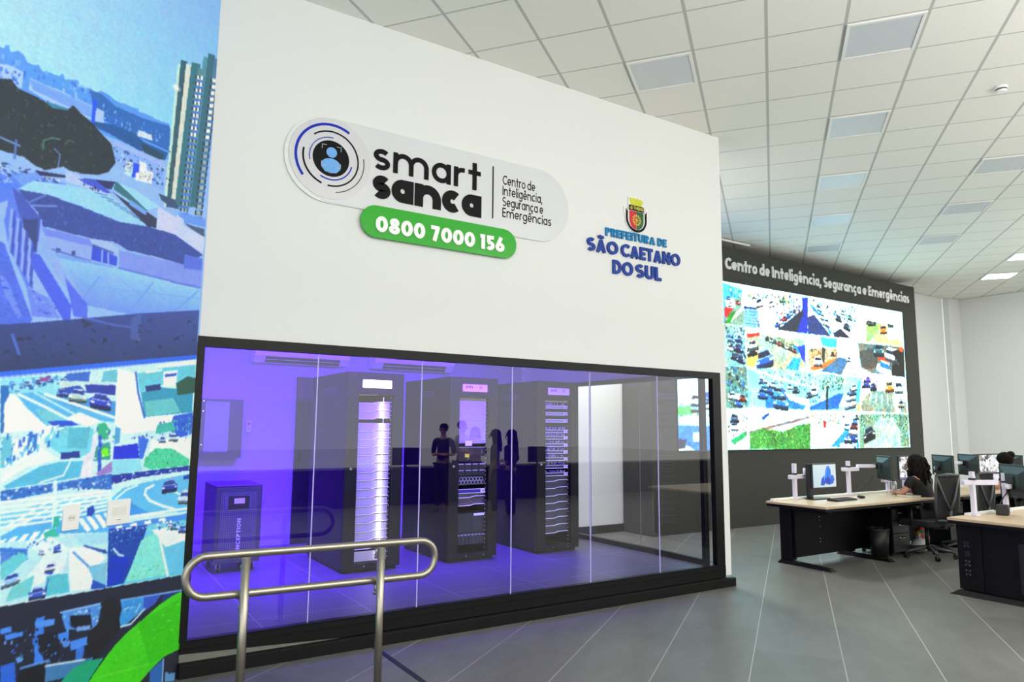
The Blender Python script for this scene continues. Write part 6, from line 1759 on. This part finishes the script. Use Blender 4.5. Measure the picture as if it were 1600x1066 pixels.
MB().box(0.082, 0.0995, -0.60, 0.18, 0.10, 0.56).build('cover_panel', mat('panel_black_satin', (20, 20, 22), 0.4), d2)
MB().box(0.15, 3.1, 0.50, 0.53, 0.09, 0.6895).build('modesty_panel', desk_black, d2)
f = MB().hexa([(0.03, -0.66, 0.0), (0.20, -0.66, 0.0), (0.20, 0.80, 0.0), (0.03, 0.80, 0.0), (0.06, -0.62, 0.03), (0.17, -0.62, 0.03), (0.17, 0.72, 0.0495), (0.06, 0.72, 0.0495)])
f.build('foot', desk_black, d2, bevel=0.003)
for k, z in enumerate((0.20, 0.29, 0.38, 0.47)): MB().box(0.078, 0.0845, 0.605, 0.655, z, z + 0.05).build('cable_port', mat('port_black', (8, 8, 9), 0.4), d2)
for z in (0.205, 0.245, 0.295, 0.335, 0.475):
    for y in (0.612, 0.648): MB().cyl((0.0779, y, z), (0.0760, y, z), 0.005, n=8).build('screw', chrome, d2)
MB().box(0.30, 3.1, 0.685, 0.735, 0.7505, 0.776).build('cable_tray', mat('cable_tray_white', (222, 222, 218), 0.4), d2, bevel=0.003)

# monitors and their arms (front desk row)
pm_ = monitor('monitor showing a blue petal wallpaper on the desk nearest the glass', (8.19, 5.47, 1.035), 0.0, 'petal', w=0.50, h=0.31)
MB().box(-0.262, -0.205, 0.016, 0.075, -0.272, 0.15).build('stand_column', dark_plastic, pm_, bevel=0.004)
MB().rbox(-0.30, 0.06, -0.06, 0.085, -0.284, -0.2725, 0.03, 'z').build('stand_base', dark_plastic, pm_)
arm('white monitor stand at the desk corner, holding the blue-wallpaper monitor', (7.78, 5.60), 1.19, (8.10, 5.56, 1.105), (8.02, 5.62, 1.025))
monitor('dark-backed side monitor turned toward the seated woman, on her left', (9.45, 5.40, 1.11), 0.84, 'dark', w=0.52, h=0.32)
arm('white monitor stand second from the desk corner, left of the seated woman', (8.93, 5.60), 1.20, (9.34, 5.46, 1.13), (9.12, 5.58, 1.09))
monitor('monitor showing camera pictures directly before the seated woman', (10.27, 5.50, 1.09), 0.0, 'mosaic', w=0.60, h=0.335)
arm('white monitor stand behind the seated woman\'s camera monitor', (10.30, 5.605), 0.98, (10.27, 5.585, 1.0), (10.29, 5.60, 0.93))
arm('white monitor stand behind the silver bottle', (9.86, 5.60), 1.0, (9.52, 5.46, 0.99), (9.70, 5.58, 0.92))
monitor('dark-backed side monitor seen just right of the woman\'s hair', (11.0, 5.40, 1.11), 0.98, 'dark', w=0.52, h=0.30)
monitor('dark-backed side monitor left of the far camera monitor', (11.76, 5.40, 1.10), 0.95, 'dark', w=0.52, h=0.32)
monitor('wide far monitor with camera pictures near the right edge', (12.62, 5.52, 1.085), 0.0, 'mosaic', w=0.84, h=0.33)
monitor('far dark-backed monitor right of the wide camera monitor', (13.15, 5.38, 1.10), 0.95, 'dark', w=0.52, h=0.27)
arm('white monitor stand reaching left from the far side monitor', (11.45, 5.605), 1.12, (11.70, 5.47, 1.13), (11.32, 5.50, 1.14))
arm('white monitor stand behind the monitor just right of the woman\'s hair', (11.22, 5.605), 1.02, (10.93, 5.455, 1.06), (11.10, 5.56, 0.95))
arm('white monitor stand behind the wide far camera monitor', (12.75, 5.605), 0.96, (12.62, 5.595, 1.06), (12.66, 5.60, 0.90))
arm('white monitor stand behind the last far side monitor', (13.45, 5.605), 1.02, (13.08, 5.435, 1.06), (13.25, 5.55, 0.95))
# near desk
arm('white monitor stand nearest the viewer, on the near desk\'s corner', (7.93, 3.62), 1.195, (8.42, 3.60, 1.14), (8.17, 3.50, 1.085))
arm('white monitor stand on the near desk, behind the black speaker box', (8.68, 3.64), 1.16, (8.56, 3.54, 1.03), (8.44, 3.52, 1.03))
monitor('large dark-backed monitor on the near desk at the right edge', (8.63, 3.50, 1.085), 0.91, 'dark', w=0.56, h=0.34)

# things on the desks
t = thing('keyboard', 'black keyboard on the desk before the blue-wallpaper monitor', 'keyboard', (8.17, 5.22, 0.7505), 0.05)
MB().hexa([(-0.22, -0.07, 0), (0.22, -0.07, 0), (0.22, 0.07, 0), (-0.22, 0.07, 0), (-0.22, -0.07, 0.012), (0.22, -0.07, 0.012), (0.22, 0.07, 0.024), (-0.22, 0.07, 0.024)]).build('case', dark_plastic, t)
kk = MB()
for r in range(5):
    for c in range(15): kk.box(-0.208 + c * 0.028, -0.184 + c * 0.028, -0.060 + r * 0.025, -0.039 + r * 0.025, 0.014 + r * 0.0022, 0.021 + r * 0.0022)
kk.build('keys', mat('key_black', (44, 45, 46), 0.5), t)
t = thing('mouse', 'black mouse right of the keyboard', 'mouse', (8.66, 5.27, 0.7505), 0.1)
MB().sphere((0, 0, 0.0175), 0.05, 16, sx=0.62, sy=1.1, sz=0.35).build('shell', dark_plastic, t)
MB().cyl((-0.003, 0.03, 0.036), (0.003, 0.03, 0.036), 0.007, n=10).build('wheel', mat('wheel_grey', (90, 90, 90), 0.5), t)
t = thing('bottle', 'silver water bottle on the desk beside the dark side monitor', 'bottle', (9.62, 5.38, 0.7505))
MB().cyl((0, 0, 0), (0, 0, 0.155), 0.036, 0.036, 20).cyl((0, 0, 0.155), (0, 0, 0.180), 0.036, 0.024, 20).build('body', mat('patterned_silver', (196, 194, 200), 0.3, 0.4, vary=0.3, bscale=80), t)
MB().cyl((0, 0, 0.1805), (0, 0, 0.200), 0.024, n=18).build('cap', dark_plastic, t)
t = thing('notebook', 'closed pale notebook on the desk by the woman\'s elbow', 'notebook', (9.55, 5.08, 0.7505), -0.25)
MB().box(-0.17, 0.17, -0.11, 0.11, 0.004, 0.020).build('pages', mat('page_white', (225, 220, 205), 0.6), t)
MB().box(-0.175, 0.175, -0.115, 0.115, 0.0, 0.0039).box(-0.175, 0.175, -0.115, 0.115, 0.0201, 0.024).build('cover', mat('notebook_grey', (150, 146, 134), 0.6), t)
t = thing('speaker_box', 'small black desktop speaker on the near desk', 'speaker', (8.26, 3.50, 0.7505), 0.3)
MB().box(-0.055, 0.055, -0.055, 0.055, 0, 0.105).build('case', dark_plastic, t, bevel=0.008)
MB().cyl((0, -0.0555, 0.052), (0, -0.060, 0.052), 0.036, n=20).build('speaker_cone', mat('cone_grey', (56, 62, 60), 0.6), t)
cb = MB().tube([(9.28, 5.45, 1.0), (9.2, 5.50, 0.90), (9.08, 5.56, 0.82), (9.0, 5.58, 0.785)], 0.006, 8).build('monitor_cable', dark_plastic)
tag(cb, 'black cable hanging from the side monitor left of the seated woman', 'cable')
cb = MB().tube([(8.60, 3.56, 1.0), (8.50, 3.58, 0.92), (8.42, 3.60, 0.82), (8.36, 3.62, 0.785)], 0.006, 8).build('monitor_cable', dark_plastic)
tag(cb, 'black cable hanging from the monitor on the near desk', 'cable')

# drawer units and bins under the desks
def drawers(lab, x, y):
    t = thing('drawer_unit', lab, 'drawer unit', (x, y, 0), 0, 'black three-drawer units')
    MB().box(0, 0.39, 0.02, 0.48, 0.05, 0.62).build('body', desk_black, t)
    for cx in (0.04, 0.35):
        for cy in (0.07, 0.43): MB().cyl((cx - 0.01, cy, 0.025), (cx + 0.01, cy, 0.025), 0.025, n=14).build('castor', dark_plastic, t)
    for z0, z1 in ((0.055, 0.285), (0.290, 0.445), (0.450, 0.595)):
        d = MB().box(0.004, 0.386, 0.0, 0.0199, z0, z1).build('drawer', mat('drawer_black', (22, 22, 23), 0.4), t, bevel=0.002)
        h = MB().tube([(0.13, -0.001, z1 - 0.045), (0.14, -0.022, z1 - 0.05), (0.195, -0.026, z1 - 0.052), (0.25, -0.022, z1 - 0.05), (0.26, -0.001, z1 - 0.045)], 0.008, 8)
        h.build('handle', chrome, d)
    MB().cyl((0.35, -0.0005, 0.605), (0.35, -0.008, 0.605), 0.008, n=10).build('lock', chrome, t)
    return t
drawers('black three-drawer unit under the front desk, left of the seated woman', 9.11, 5.14)
drawers('black three-drawer unit partly hidden behind the woman\'s chair', 10.55, 5.14)
t = thing('waste_bin', 'black waste bin with liner bag under the front desk', 'bin', (8.92, 5.22, 0))
MB().cyl((0, 0, 0), (0, 0, 0.36), 0.095, 0.125, 24).build('body', mat('bin_black', (20, 20, 21), 0.5), t)
MB().tube([(0.127 * math.cos(a), 0.127 * math.sin(a), 0.360 + 0.008 * math.sin(7 * a)) for a in np.linspace(0, 2 * PI, 28)[:-1]], 0.006, 6, closed=True).build('liner', mat('bin_liner', (60, 60, 62), 0.3), t)

# ---------------------------------------------------------------- office chairs
def chair(lab, loc, rz):
    """sitter faces local +y"""
    t = thing('office_chair', lab, 'chair', loc, rz, 'black mesh office chairs')
    b = MB()
    for k in range(5):
        a = k * 2 * PI / 5 + 0.3; c, s = math.cos(a), math.sin(a)
        b.tube([(0.03 * c, 0.03 * s, 0.125), (0.17 * c, 0.17 * s, 0.105), (0.30 * c, 0.30 * s, 0.075)], [0.026, 0.020, 0.015], 10)
    b.cyl((0, 0, 0.10), (0, 0, 0.15), 0.035, n=16); base = b.build('star_base', mesh_grey, t)
    for k in range(5):
        a = k * 2 * PI / 5 + 0.3; c, s = math.cos(a), math.sin(a)
        x, y = 0.30 * c, 0.30 * s
        m = MB().cyl((x - s * 0.024, y + c * 0.024, 0.030), (x - s * 0.006, y + c * 0.006, 0.030), 0.030, n=14).cyl((x + s * 0.024, y - c * 0.024, 0.030), (x + s * 0.006, y - c * 0.006, 0.030), 0.030, n=14).cyl((x, y, 0.03), (x, y, 0.075), 0.009, n=8)
        m.build('castor', dark_plastic, base)
    MB().cyl((0, 0, 0.15), (0, 0, 0.40), 0.024, n=14).build('gas_column', dark_plastic, t)
    st = MB().rbox(-0.25, 0.25, -0.24, 0.25, 0.40, 0.475, 0.09, 'z', 6).build('seat', mesh_black, t, bevel=0.02)
    # Y-shaped back frame and mesh
    f = MB()
    f.tube([(0, -0.10, 0.385), (0, -0.26, 0.40), (0, -0.315, 0.50), (0, -0.325, 0.62)], [0.022, 0.022, 0.024, 0.022], 10)
    for s in (-1, 1):
        f.tube([(0, -0.325, 0.62), (s * 0.10, -0.325, 0.76), (s * 0.225, -0.315, 1.03)], [0.020, 0.017, 0.014], 10)
        f.tube([(s * 0.20, -0.27, 0.50), (s * 0.235, -0.29, 0.68), (s * 0.240, -0.305, 0.92), (s * 0.225, -0.315, 1.05)], 0.016, 10)
    f.tube([(-0.225, -0.315, 1.05), (0, -0.325, 1.065), (0.225, -0.315, 1.05)], 0.018, 10); f.tube([(-0.20, -0.27, 0.50), (0, -0.29, 0.485), (0.20, -0.27, 0.50)], 0.016, 10)
    f.build('back_frame', mesh_grey, t)
    n = 8; v = []
    for j in range(n + 1):
        z = 0.51 + 0.53 * j / n; hw = 0.205 + 0.025 * math.sin(PI * min(1, j / n * 1.1)); y0 = -0.272 - 0.043 * j / n
        for i in range(9):
            u = -1 + i / 4; v.append((u * hw, y0 + 0.030 * (u * u - 1) * -0.6 - 0.012, z))
    fc = [(j * 9 + i, j * 9 + i + 1, (j + 1) * 9 + i + 1, (j + 1) * 9 + i) for j in range(n) for i in range(8)]
    o = MB().add(v, fc, 0, True).build('back_mesh', mat('chair_back_mesh', (22, 23, 23), 0.9), t)
    so_ = o.modifiers.new('thick', 'SOLIDIFY'); so_.thickness = 0.008
    for s in (-1, 1):
        m = MB().tube([(s * 0.20, 0.0, 0.39), (s * 0.29, 0.0, 0.42), (s * 0.30, -0.01, 0.64)], 0.014, 8).rbox(s * 0.30 - 0.04, s * 0.30 + 0.04, -0.13, 0.13, 0.6405, 0.668, 0.03, 'z')
        m.build('armrest', dark_plastic, t)
    return t
chair('black mesh office chair in which the long-haired woman sits', (9.50, 4.92, 0), -0.10)
chair('empty black mesh office chair behind the near desk\'s monitor stand', (10.42, 4.90, 0), 0.0)
chair('farther black mesh office chair between the front desks at right', (12.02, 4.86, 0), -0.1)

# ---------------------------------------------------------------- people
skin_a = mat('warm_skin', (196, 140, 116), 0.55); hair_m = mat('dark_brown_hair', (17, 12, 11), 0.85, spec=0.15, bump=0.6, bscale=60); cloth_black = mat('black_cloth', (16, 16, 18), 0.85)
def skinned(name, joints, bones, m, parent, level=2, extra=None):
    """one continuous surface grown over a skeleton: joints name -> (x, y, z, radius x, radius y)"""
    names = list(joints); idx = {n: i for i, n in enumerate(names)}
    me = bpy.data.meshes.new(name); me.from_pydata([joints[n][:3] for n in names], [(idx[a], idx[b]) for a, b in bones], [])
    o = bpy.data.objects.new(name, me); COL.objects.link(o)
    sk = o.modifiers.new('skin', 'SKIN'); sk.use_smooth_shade = True
    for i, n in enumerate(names):
        d = me.skin_vertices[0].data[i]; j = joints[n]; d.radius = (j[3], j[4] if len(j) > 4 else j[3]); d.use_root = (i == 0)
    sb = o.modifiers.new('sub', 'SUBSURF'); sb.levels = level; sb.render_levels = level
    dg = bpy.context.evaluated_depsgraph_get(); nm = bpy.data.meshes.new_from_object(o.evaluated_get(dg))
    bpy.data.objects.remove(o); bpy.data.meshes.remove(me)
    nm.name = name
    if extra:
        bm = bmesh.new(); bm.from_mesh(nm)
        t = extra.build('tmp', m); bm.from_mesh(t.data); bpy.data.objects.remove(t)
        bm.to_mesh(nm); bm.free()
    nm.materials.clear(); nm.materials.append(m)
    for p in nm.polygons: p.use_smooth = True
    r = bpy.data.objects.new(name, nm); COL.objects.link(r); r.parent = parent
    return r
def hand(mb, w, d, side, curl=0.5, down=(0, 0, -1)):
    """five fingers from the wrist end w along direction d"""
    w = Vector(w); d = Vector(d).normalized(); up = Vector(down); s = d.cross(up).normalized() * side; n = s.cross(d)
    p = w + d * 0.085
    for k, l in enumerate((0.070, 0.078, 0.073, 0.056)):
        a = p + s * (0.026 - 0.0175 * k); b = a + d * l * 0.45 + up * 0.012 * curl; c = b + d * l * 0.3 + up * 0.020 * curl; e = c + d * l * 0.22 + up * 0.026 * curl
        mb.tube([a - d * 0.02, a, b, c, e], [0.010, 0.0095, 0.0088, 0.008, 0.006], 8)
    a = w + d * 0.030 + s * 0.028
    mb.tube([a - s * 0.008, a + s * 0.016 + d * 0.016, a + s * 0.026 + d * 0.040 + up * 0.012, a + s * 0.026 + d * 0.060 + up * 0.02], [0.012, 0.011, 0.0098, 0.007], 8)
def face(mb, c, f, r=0.1):
    """nose, ears, brows, lips and eyeballs on a head at c looking along f"""
    c = Vector(c); f = Vector(f).normalized(); s = Vector((f.y, -f.x, 0)).normalized(); u = Vector((0, 0, 1))
    mb.tube([c + f * 0.088 + u * 0.012, c + f * 0.104 - u * 0.018, c + f * 0.110 - u * 0.032, c + f * 0.090 - u * 0.038], [0.007, 0.011, 0.013, 0.010], 8)
    for k in (-1, 1):
        mb.sphere(c + f * 0.080 + s * 0.031 * k + u * 0.008, 0.013, 10)
        mb.tube([c + f * 0.084 + s * 0.048 * k + u * 0.026, c + f * 0.094 + s * 0.016 * k + u * 0.028], 0.006, 6)
        mb.sphere(c + s * 0.080 * k - f * 0.006 - u * 0.006, 0.030, 10, sx=0.5, sy=0.6, sz=1.05)
    mb.tube([c + f * 0.086 - s * 0.022 - u * 0.062, c + f * 0.095 - u * 0.060, c + f * 0.086 + s * 0.022 - u * 0.062], [0.004, 0.008, 0.004], 8)
def standing(lab, loc, rz, hgt, top, legs, hair, hair_kind, arms='folded', skin=skin_a):
    t = thing('person', lab, 'person', loc, rz)
    k = hgt / 1.72
    J = dict(pel=(0, 0, .95, .135, .10), wai=(0, .0, 1.08, .125, .09), che=(0, .0, 1.27, .15, .10), upc=(0, -.005, 1.39, .13, .085), nek=(0, 0, 1.48, .05, .05), jaw=(0, .015, 1.555, .058, .062), hed=(0, .008, 1.63, .076, .088), top=(0, 0, 1.685, .05, .06))
    B = [('pel', 'wai'), ('wai', 'che'), ('che', 'upc'), ('upc', 'nek'), ('nek', 'jaw'), ('jaw', 'hed'), ('hed', 'top')]
    ex = MB()
    for n, s in (('l', -1), ('r', 1)):
        J.update({n + 'hip': (s * .09, 0, .88, .085, .085), n + 'kne': (s * .10, .02, .48, .055, .055), n + 'ank': (s * .105, -.01, .085, .038, .038), n + 'toe': (s * .115, .14, .035, .036, .03)})
        B += [('pel', n + 'hip'), (n + 'hip', n + 'kne'), (n + 'kne', n + 'ank'), (n + 'ank', n + 'toe')]
        J.update({n + 'sho': (s * .185, -.005, 1.40, .052, .052), n + 'elb': (s * .235, -.02, 1.12, .038, .038)})
        if arms == 'folded': J.update({n + 'wri': (s * .02, .19, 1.13, .026, .026), n + 'han': (s * -.05, .20, 1.135, .03, .018)}); hd = (-s, .1, .02)
        else: J.update({n + 'wri': (s * .24, .07, .89, .025, .025), n + 'han': (s * .24, .09, .83, .03, .018)}); hd = (0, .25, -1)
        B += [('upc', n + 'sho'), (n + 'sho', n + 'elb'), (n + 'elb', n + 'wri'), (n + 'wri', n + 'han')]
        hand(ex, tuple(v * k for v in J[n + 'wri'][:3]), hd, s, 0.6, (0, -0.2, -1) if arms == 'folded' else (0, -1, -.2))
    J = {n: tuple(v * k for v in j) for n, j in J.items()}
    face(ex, J['hed'][:3], (0, 1, 0))
    skinned('body', J, B, skin, t, 2, ex)
    grow = lambda ns, g: {n: J[n][:3] + (J[n][3] + g, J[n][4] + g) for n in ns}
    tj = grow(('pel', 'wai', 'che', 'upc', 'lsho', 'lelb', 'rsho', 'relb'), .012)
    skinned('top', tj, [('pel', 'wai'), ('wai', 'che'), ('che', 'upc'), ('upc', 'lsho'), ('lsho', 'lelb'), ('upc', 'rsho'), ('rsho', 'relb')], top, t)
    lj = grow(('pel', 'lhip', 'lkne', 'lank', 'rhip', 'rkne', 'rank'), .014)
    skinned('trousers', lj, [('pel', 'lhip'), ('lhip', 'lkne'), ('lkne', 'lank'), ('pel', 'rhip'), ('rhip', 'rkne'), ('rkne', 'rank')], legs, t)
    hd = Vector(J['hed'][:3]); m = MB().sphere(hd + Vector((0, -.020, .030)), .098, 18, sx=.92, sy=1.02, sz=.92)
    if hair_kind == 'long':
        for i in range(11):
            a = math.radians(180 + 18 * i) ; x, y = .085 * math.cos(a), -.01 + .085 * math.sin(a)
            m.tube([hd + Vector((x * .8, y * .8, .05)), hd + Vector((x, y, -.06)), hd + Vector((x * 1.15, y * 1.15, -.18)), hd + Vector((x * 1.1, y * 1.1 - .01, -.30))], [.03, .034, .034, .018], 8)
    m.build('hair', hair, t)
    return t
standing('short-haired person in dark polo shirt, arms folded, leftmost of the group mirrored in the glass', (6.36, -2.20, 0), 0.9, 1.66, mat('navy_cloth', (26, 28, 40), 0.8), cloth_black, hair_m, 'short')
standing('person in pale shirt mirrored in the glass at the middle rack\'s left edge', (6.86, -2.36, 0), -0.6, 1.72, mat('pale_shirt', (190, 192, 200), 0.8), mat('grey_cloth', (70, 70, 76), 0.8), hair_m, 'short')
standing('long-haired person in grey top mirrored over the middle rack\'s pale panel', (7.49, -2.93, 0), 0.5, 1.60, mat('grey_top', (140, 138, 144), 0.8), cloth_black, hair_m, 'long')
standing('long-haired person in grey-blue blouse mirrored in the glass just right of the middle rack', (6.83, -1.02, 0), 2.2, 1.55, mat('grey_blue_cloth', (92, 92, 112), 0.8), cloth_black, hair_m, 'long', 'down')
standing('person all in black with long hair, rightmost of the group mirrored in the glass', (6.84, -0.48, 0), 2.6, 1.55, cloth_black, cloth_black, hair_m, 'long')
# dark counter with screens in the hall behind the group, seen mirrored in the glass
ct = thing('counter', 'long black counter mirrored in the glass as a dark band across the racks', 'counter', (1.2, -4.2, 0))
MB().box(0, 16.5, 0, 0.7, 0, 0.72).build('body', desk_black, ct); MB().box(-0.02, 16.52, -0.02, 0.72, 0.7205, 0.75).build('top', desk_black, ct)

for x, w, lab in ((6.3, 0.62, 'dark screen mirrored in the glass between the left and middle racks'), (9.75, 0.55, 'dark screen mirrored in the glass on the rightmost rack\'s left side')):
    t = thing('display', lab, 'screen', (x, -3.85, 0.7502))
    MB().box(-w / 2, w / 2, -0.02, 0.02, 0.05, 0.42).build('housing', desk_black, t, bevel=0.004)
    MB().box(-w / 2 + 0.015, w / 2 - 0.015, 0.0205, 0.022, 0.065, 0.405).build('panel', mat('dark_screen', (14, 16, 18), 0.15), t)
    MB().box(-0.12, 0.12, -0.08, 0.08, 0, 0.012).box(-0.03, 0.03, -0.03, -0.0205, 0.012, 0.2).build('foot', desk_black, t)
# seated woman
wm = thing('person', 'woman with long dark curly hair in black clothes sitting at the front desk', 'person', (9.65, 5.0, 0), -0.05)
J = dict(pel=(0, -.03, .565, .15, .12), wai=(0, -.02, .70, .125, .10), che=(0, .03, .86, .145, .105), upc=(0, .05, .965, .12, .085), nek=(0, .075, 1.045, .048, .048), jaw=(0, .105, 1.10, .058, .06), hed=(0, .10, 1.175, .076, .088), top=(0, .095, 1.225, .05, .06))
B = [('pel', 'wai'), ('wai', 'che'), ('che', 'upc'), ('upc', 'nek'), ('nek', 'jaw'), ('jaw', 'hed'), ('hed', 'top')]
ex = MB()
for n, s in (('l', -1), ('r', 1)):
    J.update({n + 'hip': (s * .10, .05, .555, .09, .085), n + 'kne': (s * .12, .42, .53, .06, .06), n + 'ank': (s * .11, .40, .10, .04, .04), n + 'toe': (s * .12, .54, .036, .036, .03),
              n + 'sho': (s * .175, .05, .965, .050, .050), n + 'elb': (s * .245, .14, .79, .038, .038), n + 'wri': (s * .11, .325, .795, .026, .026), n + 'han': (s * .06, .375, .792, .032, .018)})
    B += [('pel', n + 'hip'), (n + 'hip', n + 'kne'), (n + 'kne', n + 'ank'), (n + 'ank', n + 'toe'), ('upc', n + 'sho'), (n + 'sho', n + 'elb'), (n + 'elb', n + 'wri'), (n + 'wri', n + 'han')]
    hand(ex, J[n + 'wri'][:3], (-s * .7, .7, -.03), s, 0.4)
face(ex, J['hed'][:3], (0, 1, -.1))
skinned('body', J, B, skin_a, wm, 2, ex)
g = lambda ns, q: {n: J[n][:3] + (J[n][3] + q, J[n][4] + q) for n in ns}
ms = dict(g(('pel', 'wai', 'che', 'upc', 'lsho', 'rsho'), .014))
for n, s in (('l', -1), ('r', 1)): ms[n + 'arm'] = (s * .22, .105, .86, .054, .054)
skinned('top', ms, [('pel', 'wai'), ('wai', 'che'), ('che', 'upc'), ('upc', 'lsho'), ('lsho', 'larm'), ('upc', 'rsho'), ('rsho', 'rarm')], cloth_black, wm)
skinned('trousers', g(('pel', 'lhip', 'lkne', 'lank', 'rhip', 'rkne', 'rank'), .014), [('pel', 'lhip'), ('lhip', 'lkne'), ('lkne', 'lank'), ('pel', 'rhip'), ('rhip', 'rkne'), ('rkne', 'rank')], cloth_black, wm)
hd = Vector(J['hed'][:3]); m = MB().sphere(hd + Vector((0, -.020, .028)), .108, 18, sx=.98, sy=1.0, sz=.92)
rn = random.Random(4)
for i in range(46):
    a = math.radians(rn.uniform(165, 375)); r0 = rn.uniform(.05, .10); x, y = r0 * math.cos(a), -.01 + r0 * math.sin(a)
    L_ = rn.uniform(.20, .36); pts = []
    for q in range(9):
        f_ = q / 8; w_ = 1 + .62 * math.sin(min(1, f_ * 1.6) * PI / 2) * (1 - .2 * f_)
        pts.append(hd + Vector((x * w_ + .011 * math.sin(q * 2.1 + i), y * w_ + .011 * math.cos(q * 2.3 + i * 2), .075 - f_ * (L_ + .075))))
    m.tube(pts, [.020 + .006 * math.sin(q * 1.9 + i) for q in range(8)] + [.008], 7)
m.build('hair', hair_m, wm)
# second operator farther along the row
w2 = thing('person', 'dark-haired operator mostly hidden by the far monitors at the right edge', 'person', (12.04, 4.93, 0), 0.1)
skinned('body', J, B, skin_a, w2, 2)
skinned('top', ms, [('pel', 'wai'), ('wai', 'che'), ('che', 'upc'), ('upc', 'lsho'), ('lsho', 'larm'), ('upc', 'rsho'), ('rsho', 'rarm')], cloth_black, w2)
skinned('trousers', g(('pel', 'lhip', 'lkne', 'lank', 'rhip', 'rkne', 'rank'), .014), [('pel', 'lhip'), ('lhip', 'lkne'), ('lkne', 'lank'), ('pel', 'rhip'), ('rhip', 'rkne'), ('rkne', 'rank')], cloth_black, w2)
MB().sphere(hd + Vector((0, -.020, .030)), .112, 18, sx=.98, sy=1.0, sz=.9).sphere(hd + Vector((.02, -.09, .09)), .055, 12).build('hair', hair_m, w2)
# bags on the floor beside the woman's chair
t = thing('bag', 'white and grey plastic bag under the desk by the woman\'s chair', 'bag', (9.77, 5.16, 0), 0.3)
def bag(name, r, m_, sx, sy, sz, z, par, dx=0, dy=0):
    mb = MB().sphere((dx, dy, z), r, 18, sx=sx, sy=sy, sz=sz)
    rr_ = random.Random(len(name)); mb.v = [(p[0] * (1 + .12 * math.sin(9 * p[2] * 8 + p[0] * 30)), p[1] * (1 + .12 * math.cos(7 * p[0] * 9)), max(0.001, p[2])) for p in mb.v]
    return mb.build(name, m_, par)
bag('sack', 0.13, mat('pale_plastic', (196, 200, 198), 0.5), 1.2, .8, .75, 0.095, t)
MB().tube([(-.05, 0, .17), (-.03, 0, .235), (.03, 0, .235), (.05, 0, .17)], 0.010, 8).build('handle', mat('pale_plastic', (196, 200, 198), 0.5), t)
t = thing('bag', 'colourful patterned cloth bag hanging low beside the woman\'s chair', 'bag', (10.02, 5.26, 0), 0.3)
pm = bpy.data.materials.new('patterned_cloth'); pm.use_nodes = True; nt = pm.node_tree
vo = nt.nodes.new('ShaderNodeTexVoronoi'); vo.inputs['Scale'].default_value = 16
tcn = nt.nodes.new('ShaderNodeTexCoord'); nt.links.new(tcn.outputs['Object'], vo.inputs['Vector'])
rp = nt.nodes.new('ShaderNodeValToRGB'); rp.color_ramp.interpolation = 'CONSTANT'
for i_, c_ in enumerate(((214, 70, 60), (226, 120, 100), (230, 190, 60), (30, 130, 100), (232, 210, 190), (200, 60, 70))):
    e = rp.color_ramp.elements[0] if i_ == 0 else rp.color_ramp.elements.new(i_ / 6)
    e.position = i_ / 6; e.color = lin(c_)
sp_ = nt.nodes.new('ShaderNodeSeparateColor'); nt.links.new(vo.outputs['Color'], sp_.inputs[0]); nt.links.new(sp_.outputs[0], rp.inputs[0]); nt.links.new(rp.outputs[0], nt.nodes['Principled BSDF'].inputs['Base Color'])
bag('sack', 0.13, pm, .85, .7, 1.15, 0.15, t)
MB().tube([(-.06, 0, .28), (-.03, 0, .36), (.03, 0, .36), (.06, 0, .28)], 0.010, 8).build('handle', pm, t)
